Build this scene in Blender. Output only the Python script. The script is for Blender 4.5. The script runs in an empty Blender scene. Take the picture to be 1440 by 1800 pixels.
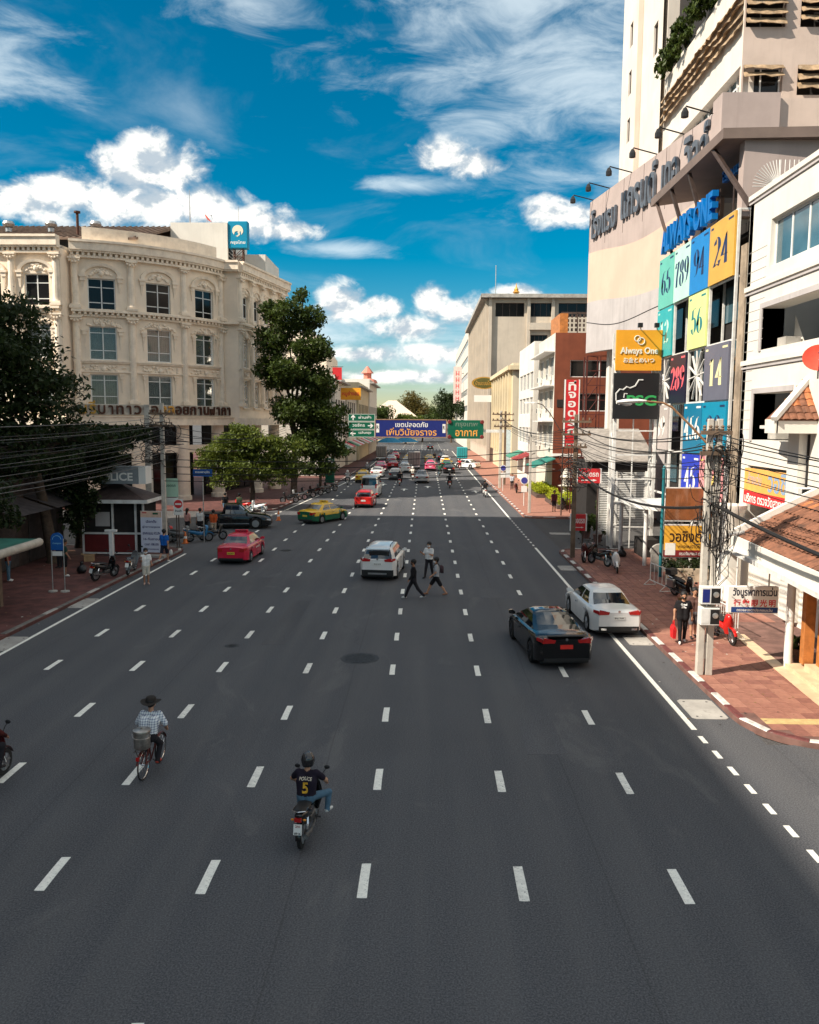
import bpy, math, random
import numpy as np
from mathutils import Matrix, Vector
rad = math.radians
scene = bpy.context.scene
COL = scene.collection
# ------------------------------------------------------------------ camera
cd = bpy.data.cameras.new('camera')
cam = bpy.data.objects.new('camera', cd)
COL.objects.link(cam)
cd.sensor_fit = 'HORIZONTAL'
cd.sensor_width = 36.0
cd.lens = 36.0 * 1442 / 1440
cd.clip_start = 0.1
cd.clip_end = 6000
cam.matrix_world = Matrix.Translation((0, 0, 7.7)) @ Matrix.Rotation(rad(1.05), 4, 'Z') @ Matrix.Rotation(rad(90 - 6.34), 4, 'X') @ Matrix.Rotation(rad(0.4), 4, 'Z')
scene.camera = cam
# ------------------------------------------------------------------ sun and sky
SUN_EL = rad(42)
SUN_DIR = Vector((-.89, -.456, math.tan(SUN_EL))).normalized()      # towards the sun: behind the viewer, to the left
sl = bpy.data.lights.new('sun', 'SUN')
sl.energy = 4.0
sl.angle = rad(0.6)
sl.color = (1.0, .90, .76)
so = bpy.data.objects.new('sun', sl)
COL.objects.link(so)
so.rotation_euler = SUN_DIR.to_track_quat('Z', 'Y').to_euler()
so.location = (-40, -20, 60)

world = bpy.data.worlds.new('World')
scene.world = world
world.use_nodes = True
WT = world.node_tree
for n in list(WT.nodes):
    WT.nodes.remove(n)


class NT:
    """tiny helper for building node graphs"""
    def __init__(s, tree):
        s.t = tree

    def n(s, kind, ins=(), **kw):
        nd = s.t.nodes.new(kind)
        for k, v in kw.items():
            setattr(nd, k, v)
        for k, v in (ins.items() if isinstance(ins, dict) else enumerate(ins)):
            if v is None:
                continue
            if isinstance(v, bpy.types.NodeSocket):
                s.t.links.new(v, nd.inputs[k])
            else:
                nd.inputs[k].default_value = v
        return nd

    def m(s, op, a, b=None, c=None, clamp=False):
        return s.n('ShaderNodeMath', (a, b, c), operation=op, use_clamp=clamp).outputs[0]

    def v(s, op, a, b=None, out=0):
        return s.n('ShaderNodeVectorMath', (a, b), operation=op).outputs[out]

    def mix(s, f, a, b, blend='MIX'):
        nd = s.n('ShaderNodeMix', data_type='RGBA', blend_type=blend)
        for k, x in ((0, f), (6, a), (7, b)):
            if isinstance(x, bpy.types.NodeSocket):
                s.t.links.new(x, nd.inputs[k])
            else:
                nd.inputs[k].default_value = x if k == 0 else (*x[:3], 1)
        return nd.outputs[2]

    def ss(s, x, a, b, lo=0.0, hi=1.0):
        return s.n('ShaderNodeMapRange', (x, a, b, lo, hi), interpolation_type='SMOOTHSTEP').outputs[0]

    def noise(s, vec, scale, detail=6, rough=.55, dist=0.0, out=0):
        return s.n('ShaderNodeTexNoise', {'Vector': vec, 'Scale': scale, 'Detail': detail, 'Roughness': rough, 'Distortion': dist}).outputs[out]


W = NT(WT)
sky = W.n('ShaderNodeTexSky', sky_type='NISHITA', sun_disc=False)
sky.sun_elevation = SUN_EL
sky.sun_rotation = math.atan2(SUN_DIR.x, SUN_DIR.y)
sky.air_density = 1.0
sky.dust_density = 0.15
sky.ozone_density = 3.0
skycol = W.n('ShaderNodeHueSaturation', {'Hue': .480, 'Saturation': 1.7, 'Value': .49, 'Fac': 1.0, 'Color': sky.outputs[0]}).outputs[0]
tc = W.n('ShaderNodeTexCoord').outputs['Generated']
dirn = W.v('NORMALIZE', tc)
sx = W.n('ShaderNodeSeparateXYZ', (dirn,)).outputs
az = W.m('ARCTAN2', sx[0], sx[1])
el = W.m('ARCSINE', sx[2])
ae = W.n('ShaderNodeCombineXYZ', (az, el, 0.0)).outputs[0]
# heaped clouds: (azimuth, elevation, half width, half height) in degrees, the wide last ones out of view, added to brighten the shade
PUFFS = [(-18.0, 16.3, 2.2, 1.5), (-16.9, 15.4, 3.0, 1.8), (-19.6, 15.3, 2.6, 1.5), (-22.5, 13.9, 3.9, 1.7), (-26.0, 13.0, 4.0, 1.5), (-18.6, 13.5, 6.0, 1.9),
         (-14.6, 13.9, 3.2, 1.6), (-12.0, 12.8, 3.8, 1.4), (-9.4, 12.4, 2.8, .8),
         (1.0, 17.2, 1.9, 1.2), (3.2, 16.7, 2.8, .9), (8.2, 13.7, 2.2, 1.1), (10.2, 13.5, 1.8, .8),
         (-5.9, 7.8, 2.1, 1.5), (-3.2, 7.6, 2.0, .9), (.4, 8.0, 1.6, 1.4), (-1.0, 6.3, 3.0, 1.1), (2.6, 7.4, 2.6, 1.3),
         (-4.0, 4.5, 3.6, .8), (.6, 4.6, 3.8, .9), (3.6, 5.2, 2.2, .8), (6.6, 8.6, 2.0, .7), (-1.6, 3.0, 5.5, .6),
         (44, 15, 9, 6), (58, 18, 18, 9), (84, 30, 28, 17), (120, 22, 28, 15), (160, 35, 32, 21), (-165, 20, 26, 13), (-130, 32, 30, 19), (-90, 22, 28, 15), (-54, 22, 16, 10), (-60, 40, 22, 12),
         (0, 60, 60, 15), (45, 46, 26, 12), (-32, 48, 24, 9), (0, 88, 400, 22), (100, 58, 60, 16), (-110, 58, 60, 16), (180, 62, 60, 14)]
fld = None
for a, e, w, h in PUFFS:
    q = W.v('MULTIPLY', W.v('SUBTRACT', ae, (rad(a), rad(e), 0)), (1 / rad(w), 1 / rad(h), 0))
    d = W.m('SUBTRACT', 1.0, W.v('LENGTH', q, out=1))
    fld = d if fld is None else W.m('MAXIMUM', fld, d)
cv = W.v('MULTIPLY', ae, (1.0, 1.35, 1.0))
n1 = W.noise(cv, 16.0, 9, .60, .25)
n1b = W.noise(W.v('ADD', cv, (-.012, .022, 0)), 16.0, 5, .60, .25)
dens = W.m('ADD', fld, W.m('MULTIPLY', W.m('SUBTRACT', n1, .52), 2.3))
cum = W.ss(dens, -.12, .62)
lit = W.m('ADD', W.m('MULTIPLY', W.m('SUBTRACT', n1, n1b), 5.0), W.ss(dens, -.2, 1.1, .60, .88))
# thin high cloud; large banks out of view are added for neutral ambient light
cz = W.m('ADD', W.m('MAXIMUM', sx[2], 0.0), .12)
pl = W.n('ShaderNodeCombineXYZ', (W.m('DIVIDE', sx[0], cz), W.m('DIVIDE', sx[1], cz), 0.0)).outputs[0]
VEILS = [(10, 22, 17, 8), (13, 16.5, 11, 4), (-26, 20.5, 7, 3.2), (5, 25.5, 12, 4), (-6, 11.3, 6, .8), (-1, 15.4, 5, .7), (-12, 25, 6, 2), (-8, 6, 9, 2), (2, 4.5, 9, 3),
         (45, 34, 30, 22), (85, 30, 40, 24), (130, 34, 40, 26), (180, 30, 40, 24), (-130, 32, 40, 26), (-85, 30, 40, 24), (-48, 36, 24, 18), (0, 52, 60, 16), (0, 85, 200, 34)]
vf = None
for a, e, w, h in VEILS:
    q = W.v('MULTIPLY', W.v('SUBTRACT', ae, (rad(a), rad(e), 0)), (1 / rad(w), 1 / rad(h), 0))
    d = W.m('SUBTRACT', 1.0, W.v('LENGTH', q, out=1))
    vf = d if vf is None else W.m('MAXIMUM', vf, d)
n2 = W.noise(W.v('MULTIPLY', pl, (.8, 1.0, 1.0)), 1.5, 8, .58, .9)
n3 = W.noise(W.v('MULTIPLY', ae, (1.0, 2.8, 1.0)), 9.0, 8, .62, .6)
veil = W.m('ADD', W.ss(W.m('ADD', vf, W.m('MULTIPLY', W.m('SUBTRACT', n3, .5), 2.6)), .05, 1.25, 0, .66),
           W.ss(n2, .50, .85, 0, .28), clamp=True)
c1 = W.mix(veil, skycol, (.70 * 6.5, .79 * 6.5, .83 * 6.5))
tone = W.ss(lit, .25, 1.12)
ccol = W.mix(tone, (.42 * 6.5, .49 * 6.5, .55 * 6.5), (1.0 * 6.5, .97 * 6.5, .90 * 6.5))
c2 = W.mix(cum, c1, ccol)
bg = W.n('ShaderNodeBackground', (c2, 0.1))
W.n('ShaderNodeOutputWorld', (bg.outputs[0],))
scene.view_settings.view_transform = 'Standard'
scene.view_settings.look = 'None'
scene.view_settings.exposure = 1.02
scene.view_settings.gamma = 1.0
scene.view_settings.use_curve_mapping = False
world.cycles.sampling_method = 'MANUAL'
world.cycles.sample_map_resolution = 256
scene.cycles.max_bounces = 6
scene.cycles.use_denoising = True
# ------------------------------------------------------------------ materials
random.seed(7)
RNG = np.random.default_rng(7)
_MC = {}


def mat(name, col, rough=.7, metal=0.0, var=.12, scale=3.0, bump=0.0, bscale=60.0, streak=0.0, spec=.4, coat=0.0, dirt=None, emit=None, trans=0.0):
    """principled material: colour broken up by noise, optional vertical streaks, dirt patches and fine relief"""
    if name in _MC:
        return _MC[name]
    m = bpy.data.materials.new(name)
    m.use_nodes = True
    T = NT(m.node_tree)
    p = m.node_tree.nodes['Principled BSDF']
    co = T.n('ShaderNodeTexCoord').outputs['Object']
    c = None
    if var > 0:
        n = T.noise(co, scale, 5, .6)
        lo, hi = [x * (1 - var) for x in col], [min(1, x * (1 + var)) for x in col]
        c = T.mix(T.ss(n, .3, .7), lo, hi)
    if streak > 0:
        n = T.noise(T.v('MULTIPLY', co, (1.0, 1.0, .07)), 2.6, 6, .65)
        c = T.mix(T.ss(n, .48, .78, 0, streak), c if c is not None else col, [x * .45 for x in col])
    if dirt:
        n = T.noise(co, dirt[1], 7, .65)
        c = T.mix(T.ss(n, .52, .72, 0, dirt[2]), c if c is not None else col, dirt[0])
    if c is not None:
        T.t.links.new(c, p.inputs['Base Color'])
    else:
        p.inputs['Base Color'].default_value = (*col, 1)
    p.inputs['Roughness'].default_value = rough
    p.inputs['Metallic'].default_value = metal
    p.inputs['Specular IOR Level'].default_value = spec
    if coat:
        p.inputs['Coat Weight'].default_value = coat
        p.inputs['Coat Roughness'].default_value = .04
    if trans:
        p.inputs['Transmission Weight'].default_value = trans
    if emit:
        p.inputs['Emission Color'].default_value = (*emit[0], 1)
        p.inputs['Emission Strength'].default_value = emit[1]
    if bump:
        b = T.n('ShaderNodeBump', {'Strength': bump, 'Distance': .02, 'Height': T.noise(co, bscale, 4, .6)})
        T.t.links.new(b.outputs[0], p.inputs['Normal'])
    _MC[name] = m
    return m


def paint(name, col, rough=.25, flake=0.0):
    return mat(name, col, rough, .0, .04, 1.5, coat=.45, spec=.4)


def flat(name, col, rough=.6):
    return mat(name, col, rough, var=.0)


# ------------------------------------------------------------------ mesh building
class B:
    """collects geometry and links it as ONE mesh object; fm maps local (u, d, z) to the mesh frame"""
    def __init__(s, fm=None):
        s.v, s.f, s.m, s.mi, s.fm = [], [], [], 0, fm

    def add(s, vs, fs):
        n = len(s.v)
        s.v += [s.fm(*p) for p in vs] if s.fm else [tuple(p) for p in vs]
        s.f += [[i + n for i in f] for f in fs]
        s.m += [s.mi] * len(fs)
        return s

    def box(s, x0, x1, y0, y1, z0, z1, seg=1):
        vs, fs = [], []
        for i in range(seg + 1):
            x = x0 + (x1 - x0) * i / seg
            vs += [(x, y0, z0), (x, y1, z0), (x, y1, z1), (x, y0, z1)]
        for i in range(seg):
            a, b = 4 * i, 4 * i + 4
            fs += [[a, b, b + 3, a + 3], [a + 3, b + 3, b + 2, a + 2], [a + 2, b + 2, b + 1, a + 1], [a + 1, b + 1, b, a]]
        fs += [[0, 3, 2, 1], [4 * seg, 4 * seg + 1, 4 * seg + 2, 4 * seg + 3]]
        return s.add(vs, fs)

    def quad(s, a, b, c, d):
        return s.add([a, b, c, d], [[0, 1, 2, 3]])

    def loft(s, rings, closed=True, cap=True):
        n = len(rings[0])
        vs = [p for r in rings for p in r]
        fs = []
        for i in range(len(rings) - 1):
            for j in range(n if closed else n - 1):
                k = (j + 1) % n
                fs.append([i * n + j, i * n + k, (i + 1) * n + k, (i + 1) * n + j])
        if cap and closed:
            fs += [list(range(n))[::-1], [(len(rings) - 1) * n + j for j in range(n)]]
        return s.add(vs, fs)

    def tube(s, pts, r, n=6, cap=True):
        pts = [Vector(p) for p in pts]
        rs = r if isinstance(r, (list, tuple)) else [r] * len(pts)
        rings, up = [], None
        for i, p in enumerate(pts):
            t = (pts[min(i + 1, len(pts) - 1)] - pts[max(i - 1, 0)])
            t = t.normalized() if t.length > 1e-9 else Vector((0, 0, 1))
            if up is None:
                up = t.cross(Vector((0, 0, 1)) if abs(t.z) < .9 else Vector((1, 0, 0))).normalized()
            up = (up - t * up.dot(t))
            up = up.normalized() if up.length > 1e-6 else t.orthogonal().normalized()
            w = t.cross(up)
            rings.append([tuple(p + (up * math.cos(2 * math.pi * k / n) + w * math.sin(2 * math.pi * k / n)) * rs[i]) for k in range(n)])
        return s.loft(rings, True, cap)

    def lathe(s, prof, n=12, c=(0, 0, 0), axis='z'):
        rings = []
        for r, z in prof:
            ring = []
            for k in range(n):
                a = 2 * math.pi * k / n
                x, y = r * math.cos(a), r * math.sin(a)
                ring.append((c[0] + x, c[1] + y, c[2] + z) if axis == 'z' else ((c[0] + z, c[1] + x, c[2] + y) if axis == 'x' else (c[0] + y, c[1] + z, c[2] + x)))
            rings.append(ring)
        return s.loft(rings)

    def prism(s, poly, d0, d1, axis='y'):
        """extrude a polygon; axis y: poly is (x, z); axis z: poly is (x, y); axis x: poly is (y, z)"""
        f = {'y': lambda a, b, d: (a, d, b), 'z': lambda a, b, d: (a, b, d), 'x': lambda a, b, d: (d, a, b)}[axis]
        return s.loft([[f(a, b, d0) for a, b in poly], [f(a, b, d1) for a, b in poly]])

    def bar(s, a, b, w, h=None):
        """rectangular beam between two points"""
        a, b = Vector(a), Vector(b)
        t = (b - a).normalized()
        x = t.cross(Vector((0, 0, 1)) if abs(t.z) < .95 else Vector((0, 1, 0))).normalized()
        y = x.cross(t)
        h = h or w
        o = [x * w / 2 + y * h / 2, -x * w / 2 + y * h / 2, -x * w / 2 - y * h / 2, x * w / 2 - y * h / 2]
        return s.loft([[tuple(a + q) for q in o], [tuple(b + q) for q in o]])

    def ball(s, c, r, n=8, m=5, sc=(1, 1, 1)):
        rings = []
        for i in range(m + 1):
            t = math.pi * (.04 + .92 * i / m)
            rings.append([(c[0] + sc[0] * r * math.sin(t) * math.cos(2 * math.pi * k / n), c[1] + sc[1] * r * math.sin(t) * math.sin(2 * math.pi * k / n), c[2] - sc[2] * r * math.cos(t)) for k in range(n)])
        return s.loft(rings)

    def mesh(s, name, mats, smooth=False, angle=None):
        me = bpy.data.meshes.new(name)
        me.from_pydata(s.v, [], s.f)
        for m in (mats if isinstance(mats, (list, tuple)) else [mats]):
            me.materials.append(m)
        if max(s.m, default=0) > 0:
            me.polygons.foreach_set('material_index', s.m)
        if smooth:
            me.polygons.foreach_set('use_smooth', [True] * len(me.polygons))
            if angle:
                me.set_sharp_from_angle(angle=rad(angle))
        me.update()
        return me

    def build(s, name, mats, parent=None, smooth=False, angle=40, loc=None, rz=0, bevel=0):
        o = bpy.data.objects.new(name, s.mesh(name, mats, smooth, angle))
        COL.objects.link(o)
        if parent is not None:
            o.parent = parent
        if loc is not None:
            o.location = loc
        if rz:
            o.rotation_euler = (0, 0, rz)
        if bevel:
            md = o.modifiers.new('edges', 'BEVEL')
            md.width, md.segments, md.limit_method = bevel, 2, 'ANGLE'
        return o


def inst(name, mesh, parent=None, loc=(0, 0, 0), rot=(0, 0, 0), sc=None):
    o = bpy.data.objects.new(name, mesh)
    COL.objects.link(o)
    if parent is not None:
        o.parent = parent
    o.location, o.rotation_euler = loc, rot
    if sc:
        o.scale = sc
    return o


def tag(o, label=None, cat=None, group=None, kind=None):
    for k, v in (('label', label), ('category', cat), ('group', group), ('kind', kind)):
        if v:
            o[k] = v
    return o


def thing(name, label, cat, loc=(0, 0, 0), rz=0, group=None):
    o = bpy.data.objects.new(name, None)
    COL.objects.link(o)
    o.empty_display_size = .2
    o.location, o.rotation_euler = loc, (0, 0, rz)
    return tag(o, label, cat, group)


def struct(o, kind='structure'):
    o['kind'] = kind
    return o


def copy_tree(o, parent=None):
    c = o.copy()
    COL.objects.link(c)
    if parent is not None:
        c.parent = parent
    for ch in o.children:
        copy_tree(ch, c)
    return c


def recolor(o, names, m):
    """give a copied thing's painted parts their own colour (material on the object, mesh data stays shared)"""
    for ch in [o] + list(o.children_recursive):
        if ch.type == 'MESH' and ch.name.split('.')[0] in names:
            ch.material_slots[0].link = 'OBJECT'
            ch.material_slots[0].material = m


_TC = {}


def text_mesh(body, bold=0.0, depth=0.0, spacing=1.0):
    key = (body, bold, depth, spacing)
    if key not in _TC:
        c = bpy.data.curves.new('lettering', 'FONT')
        c.body, c.offset, c.extrude, c.space_character = body, bold, depth, spacing
        c.resolution_u = 4
        o = bpy.data.objects.new('lettering', c)
        COL.objects.link(o)
        bpy.context.view_layer.update()
        me = bpy.data.meshes.new_from_object(o.evaluated_get(bpy.context.evaluated_depsgraph_get()))
        v = np.empty(len(me.vertices) * 3, 'f')
        me.vertices.foreach_get('co', v)
        fs = [list(p.vertices) for p in me.polygons]
        bpy.data.objects.remove(o)
        _TC[key] = (v.reshape(-1, 3), fs)
    return _TC[key]


def text(body, w, h, m, parent, org, right, up=(0, 0, 1), bold=.012, depth=0.0, name='lettering', fit=True, spacing=1.0):
    """lettering stretched into a w x h box whose centre is org, spanned by the right and up vectors"""
    v, fs = text_mesh(body, bold, 0.0, spacing)
    if not len(v):
        return None
    lo, hi = v.min(0), v.max(0)
    q = (v - (lo + hi) / 2)
    s = np.array([w / max(hi[0] - lo[0], 1e-6), h / max(hi[1] - lo[1], 1e-6)])
    if not fit:
        s[:] = s.min()
    R_, U_ = Vector(right).normalized(), Vector(up).normalized()
    N_ = R_.cross(U_)
    P = np.array(org) + q[:, :1] * s[0] * np.array(R_) + q[:, 1:2] * s[1] * np.array(U_)
    b = B()
    if depth:
        F = P + np.array(N_) * depth
        n = len(P)
        b.add([tuple(x) for x in P] + [tuple(x) for x in F], [])
        cnt = {}
        for f in fs:
            for i in range(len(f)):
                e = (f[i], f[(i + 1) % len(f)])
                cnt[tuple(sorted(e))] = (cnt.get(tuple(sorted(e)), (0, e))[0] + 1, e)
        b.f = [[i + n for i in f] for f in fs] + [[e[0], e[1], e[1] + n, e[0] + n] for c_, e in cnt.values() if c_ == 1]
        b.m = [0] * len(b.f)
    else:
        b.add([tuple(x) for x in P], fs)
    return b.build(name, m, parent)


def plane_fm(o, ang):
    """facade frame: u runs along the wall at angle ang (0 = +X), d points out to its right-hand side, z up"""
    ca, sa = math.cos(ang), math.sin(ang)
    return lambda u, d, z: (o[0] + u * ca + d * sa, o[1] + u * sa - d * ca, (o[2] if len(o) > 2 else 0) + z)


def arc_fm(c, R, a0, sgn=1):
    """curved facade: centre c, radius R, u measured along the arc from angle a0, d outwards"""
    return lambda u, d, z: (c[0] + (R + d) * math.cos(a0 + sgn * u / R), c[1] + (R + d) * math.sin(a0 + sgn * u / R), z)


def wall(fm, u0, u1, z0, z1, holes, name, m, parent, depth=.35, step=None):
    """a wall skin with real openings and their reveals; holes are (u0, u1, z0, z1)"""
    us = sorted({u0, u1, *[h[0] for h in holes], *[h[1] for h in holes]})
    zs = sorted({z0, z1, *[h[2] for h in holes], *[h[3] for h in holes]})
    if step:
        us = sorted({*us, *[u0 + step * i for i in range(1, int((u1 - u0) / step) + 1) if u0 + step * i < u1 - .02]})
    us = [u for i, u in enumerate(us) if i == 0 or u - us[i - 1] > 1e-4]
    b = B(fm)
    for a, c in zip(us, us[1:]):
        for p, q in zip(zs, zs[1:]):
            mu, mz = (a + c) / 2, (p + q) / 2
            if any(h[0] < mu < h[1] and h[2] < mz < h[3] for h in holes):
                continue
            b.quad((a, 0, p), (c, 0, p), (c, 0, q), (a, 0, q))
    for h in holes:
        A, C, P, Q = h
        b.quad((A, 0, P), (A, 0, Q), (A, -depth, Q), (A, -depth, P))
        b.quad((C, 0, Q), (C, 0, P), (C, -depth, P), (C, -depth, Q))
        b.quad((A, 0, Q), (C, 0, Q), (C, -depth, Q), (A, -depth, Q))
        b.quad((C, 0, P), (A, 0, P), (A, -depth, P), (C, -depth, P))
    return b.build(name, m, parent)


def window(fm, u0, u1, z0, z1, parent, mf, mg, cols=2, rows=(.0, .68, 1.0), d=-.22, fw=.09, curtain=None, split=True):
    """a window set in its opening: frame with mullions, and one pane of glass for each light"""
    b = B(fm)
    b.box(u0, u0 + fw, d - .05, d + .05, z0, z1)
    b.box(u1 - fw, u1, d - .05, d + .05, z0, z1)
    b.box(u0 + fw, u1 - fw, d - .048, d + .052, z0, z0 + fw)
    b.box(u0 + fw, u1 - fw, d - .048, d + .052, z1 - fw, z1)
    us = [u0 + fw / 2 + (u1 - u0 - fw) * i / cols for i in range(cols + 1)]
    zz = [z0 + fw / 2 + (z1 - z0 - fw) * r for r in rows]
    for u in us[1:-1]:
        b.box(u - fw * .5, u + fw * .5, d - .04, d + .045, z0 + fw, z1 - fw)
    for z in zz[1:-1]:
        b.box(u0 + fw, u1 - fw, d - .038, d + .043, z - fw * .4, z + fw * .4)
    o = b.build('window', mf, parent)
    cells = [(a, c, p, q) for a, c in zip(us, us[1:]) for p, q in zip(zz, zz[1:])] if split else [(u0 + fw / 2, u1 - fw / 2, z0 + fw / 2, z1 - fw / 2)]
    for a, c, p, q in cells:
        B(fm).box(a + .01, c - .01, d - .012, d + .012, p + .01, q - .01).build('pane', mg, o)
    if curtain:
        cb, n = B(fm), max(6, int((u1 - u0) / .09))
        prev = None
        for i in range(n + 1):
            u = u0 + (u1 - u0) * i / n
            dd = d - .16 + .035 * (i % 2)
            if prev:
                cb.quad((prev[0], prev[1], z0), (u, dd, z0), (u, dd, z1), (prev[0], prev[1], z1))
            prev = (u, dd)
        cb.build('curtain', curtain, o)
    return o


# didone-style numerals drawn with a broad nib: thick uprights, hair-thin cross strokes
def _arc(cx, cy, rx, ry, a0, a1, n=14):
    return [(cx + rx * math.cos(rad(a0 + (a1 - a0) * i / n)), cy + ry * math.sin(rad(a0 + (a1 - a0) * i / n))) for i in range(n + 1)]


DIG = {'0': [_arc(.5, .5, .34, .46, 0, 360, 28)], '1': [[(.25, .78), (.5, .95), (.5, .04)], [(.25, .03), (.75, .03)]],
       '2': [_arc(.48, .70, .28, .25, 170, -40) + [(.2, .12), (.18, .05)], [(.18, .07), (.5, .1), (.8, .04), (.82, .2)]],
       '3': [_arc(.45, .73, .26, .22, 160, -90), _arc(.45, .27, .32, .24, 90, -160)],
       '4': [[(.62, .04), (.62, .95), (.14, .30), (.85, .30)], [(.45, .03), (.8, .03)]],
       '5': [[(.78, .95), (.3, .9), (.26, .55)] + _arc(.48, .32, .32, .29, 120, -160)],
       '6': [_arc(.5, .30, .31, .27, 0, 360, 24), [(.74, .92), (.45, .88), (.24, .62), (.19, .3)]],
       '7': [[(.2, .75), (.22, .92), (.5, .88), (.82, .95), (.5, .4), (.44, .04)]],
       '8': [_arc(.5, .73, .25, .22, 0, 360, 20), _arc(.5, .27, .32, .25, 0, 360, 22)],
       '9': [_arc(.5, .70, .31, .27, 0, 360, 24), [(.26, .08), (.55, .12), (.76, .38), (.81, .7)]]}


def numerals(s, fm, u0, z0, w, h, d, m, parent, thick=.2):
    """draw a number into the box (u0, z0, w, h) of a facade"""
    b = B(fm)
    k = w / len(s)
    for i, ch in enumerate(s):
        for st in DIG[ch]:
            L, Rr = [], []
            for j, (x, y) in enumerate(st):
                x0, y0 = st[max(j - 1, 0)]
                x1, y1 = st[min(j + 1, len(st) - 1)]
                dx, dy = (x1 - x0) * k, (y1 - y0) * h
                ln = math.hypot(dx, dy) or 1
                wd = k * thick * (.22 + .9 * abs(dy / ln)) / 2
                px, pz = u0 + i * k + x * k, z0 + y * h
                L.append((px - wd * max(abs(dy / ln), .3), d, pz - wd * .35 * abs(dx / ln)))
                Rr.append((px + wd * max(abs(dy / ln), .3), d, pz + wd * .35 * abs(dx / ln)))
            for j in range(len(st) - 1):
                b.quad(L[j], Rr[j], Rr[j + 1], L[j + 1])
    return b.build('lettering', m, parent)


# ------------------------------------------------------------------ implicit surfaces for bodies
def surfnet(D, org, h):
    s = D < 0
    nx, ny, nz = D.shape
    c = np.zeros((nx - 1, ny - 1, nz - 1), int)
    offs = [(i, j, k) for i in (0, 1) for j in (0, 1) for k in (0, 1)]
    for i, j, k in offs:
        c += s[i:nx - 1 + i, j:ny - 1 + j, k:nz - 1 + k]
    act = (c > 0) & (c < 8)
    I = np.argwhere(act)
    idx = -np.ones(act.shape, int)
    idx[act] = np.arange(len(I))
    acc, cnt = np.zeros((len(I), 3)), np.zeros(len(I))
    for a in offs:
        for ax in range(3):
            if a[ax]:
                continue
            e = list(a)
            e[ax] = 1
            p, q = I + a, I + e
            d0, d1 = D[p[:, 0], p[:, 1], p[:, 2]], D[q[:, 0], q[:, 1], q[:, 2]]
            x = (d0 < 0) != (d1 < 0)
            t = np.where(x, d0 / np.where(x, d0 - d1, 1), 0)
            pos = np.array(a, float)[None] + 0 * acc
            pos[:, ax] += t
            acc += np.where(x[:, None], pos, 0)
            cnt += x
    V = (I + acc / cnt[:, None]) * h + org
    F = []
    for ax in range(3):
        sl0, sl1 = [slice(None)] * 3, [slice(None)] * 3
        sl0[ax], sl1[ax] = slice(0, -1), slice(1, None)
        A, Bs = s[tuple(sl0)], s[tuple(sl1)]
        E = np.argwhere(A != Bs)
        u, v = [(1, 2), (2, 0), (0, 1)][ax]
        ok = (E[:, u] > 0) & (E[:, v] > 0) & (E[:, u] < D.shape[u] - 1) & (E[:, v] < D.shape[v] - 1)
        E = E[ok]
        flip = A[E[:, 0], E[:, 1], E[:, 2]]
        q = []
        for du, dv in ((-1, -1), (0, -1), (0, 0), (-1, 0)):
            e = E.copy()
            e[:, u] += du
            e[:, v] += dv
            q.append(idx[e[:, 0], e[:, 1], e[:, 2]])
        q = np.stack(q, 1)
        q[~flip] = q[~flip][:, ::-1]
        F.append(q)
    return V, np.concatenate(F)


def blob(prims, vox=.022, k=.03):
    """smooth union of round cones (a, b, ra, rb, material index) -> verts, faces, material per face"""
    P = np.array([[*p[0], *p[1]] for p in prims], float)
    rmax = np.array([max(p[2], p[3]) for p in prims])
    lo = np.minimum(P[:, :3], P[:, 3:]).T - rmax
    hi = np.maximum(P[:, :3], P[:, 3:]).T + rmax
    lo, hi = lo.min(1) - 2.5 * vox, hi.max(1) + 2.5 * vox
    n = np.ceil((hi - lo) / vox).astype(int) + 1
    axs = [lo[i] + vox * np.arange(n[i]) for i in range(3)]

    def dist(g, p):
        a, b = np.array(p[0], float), np.array(p[1], float)
        ba = b - a
        t = np.clip(((g - a) @ ba) / max(ba @ ba, 1e-9), 0, 1)
        return np.linalg.norm(g - a - t[..., None] * ba, axis=-1) - (p[2] + (p[3] - p[2]) * t)
    D = np.full(n, .25)
    for p in prims:
        pad = max(p[2], p[3]) + k + 3 * vox
        s = tuple(slice(max(0, int((min(p[0][i], p[1][i]) - pad - lo[i]) / vox)), int((max(p[0][i], p[1][i]) + pad - lo[i]) / vox) + 2) for i in range(3))
        g = np.stack(np.meshgrid(*[axs[i][s[i]] for i in range(3)], indexing='ij'), -1)
        d, D0 = dist(g, p), D[s]
        hh = np.clip(k - np.abs(D0 - d), 0, None) / k
        D[s] = np.minimum(D0, d) - hh * hh * k * .25
    V, F = surfnet(D, lo, vox)
    C = V[F].mean(1)
    mi = np.array([p[4] for p in prims])[np.argmin(np.stack([dist(C, p) for p in prims], 0), 0)]
    return V, F, mi


def blob_obj(name, prims, mats, parent=None, vox=.022, k=.03, extra=None):
    V, F, mi = blob(prims, vox, k)
    b = B()
    b.v, b.f, b.m = [tuple(x) for x in V], F.tolist(), mi.tolist()
    if extra:
        n = len(b.v)
        b.v += extra.v
        b.f += [[i + n for i in f] for f in extra.f]
        b.m += extra.m
    return b.build(name, mats, parent, smooth=True, angle=80)
# ------------------------------------------------------------------ ground, road, markings, pavements


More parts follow.
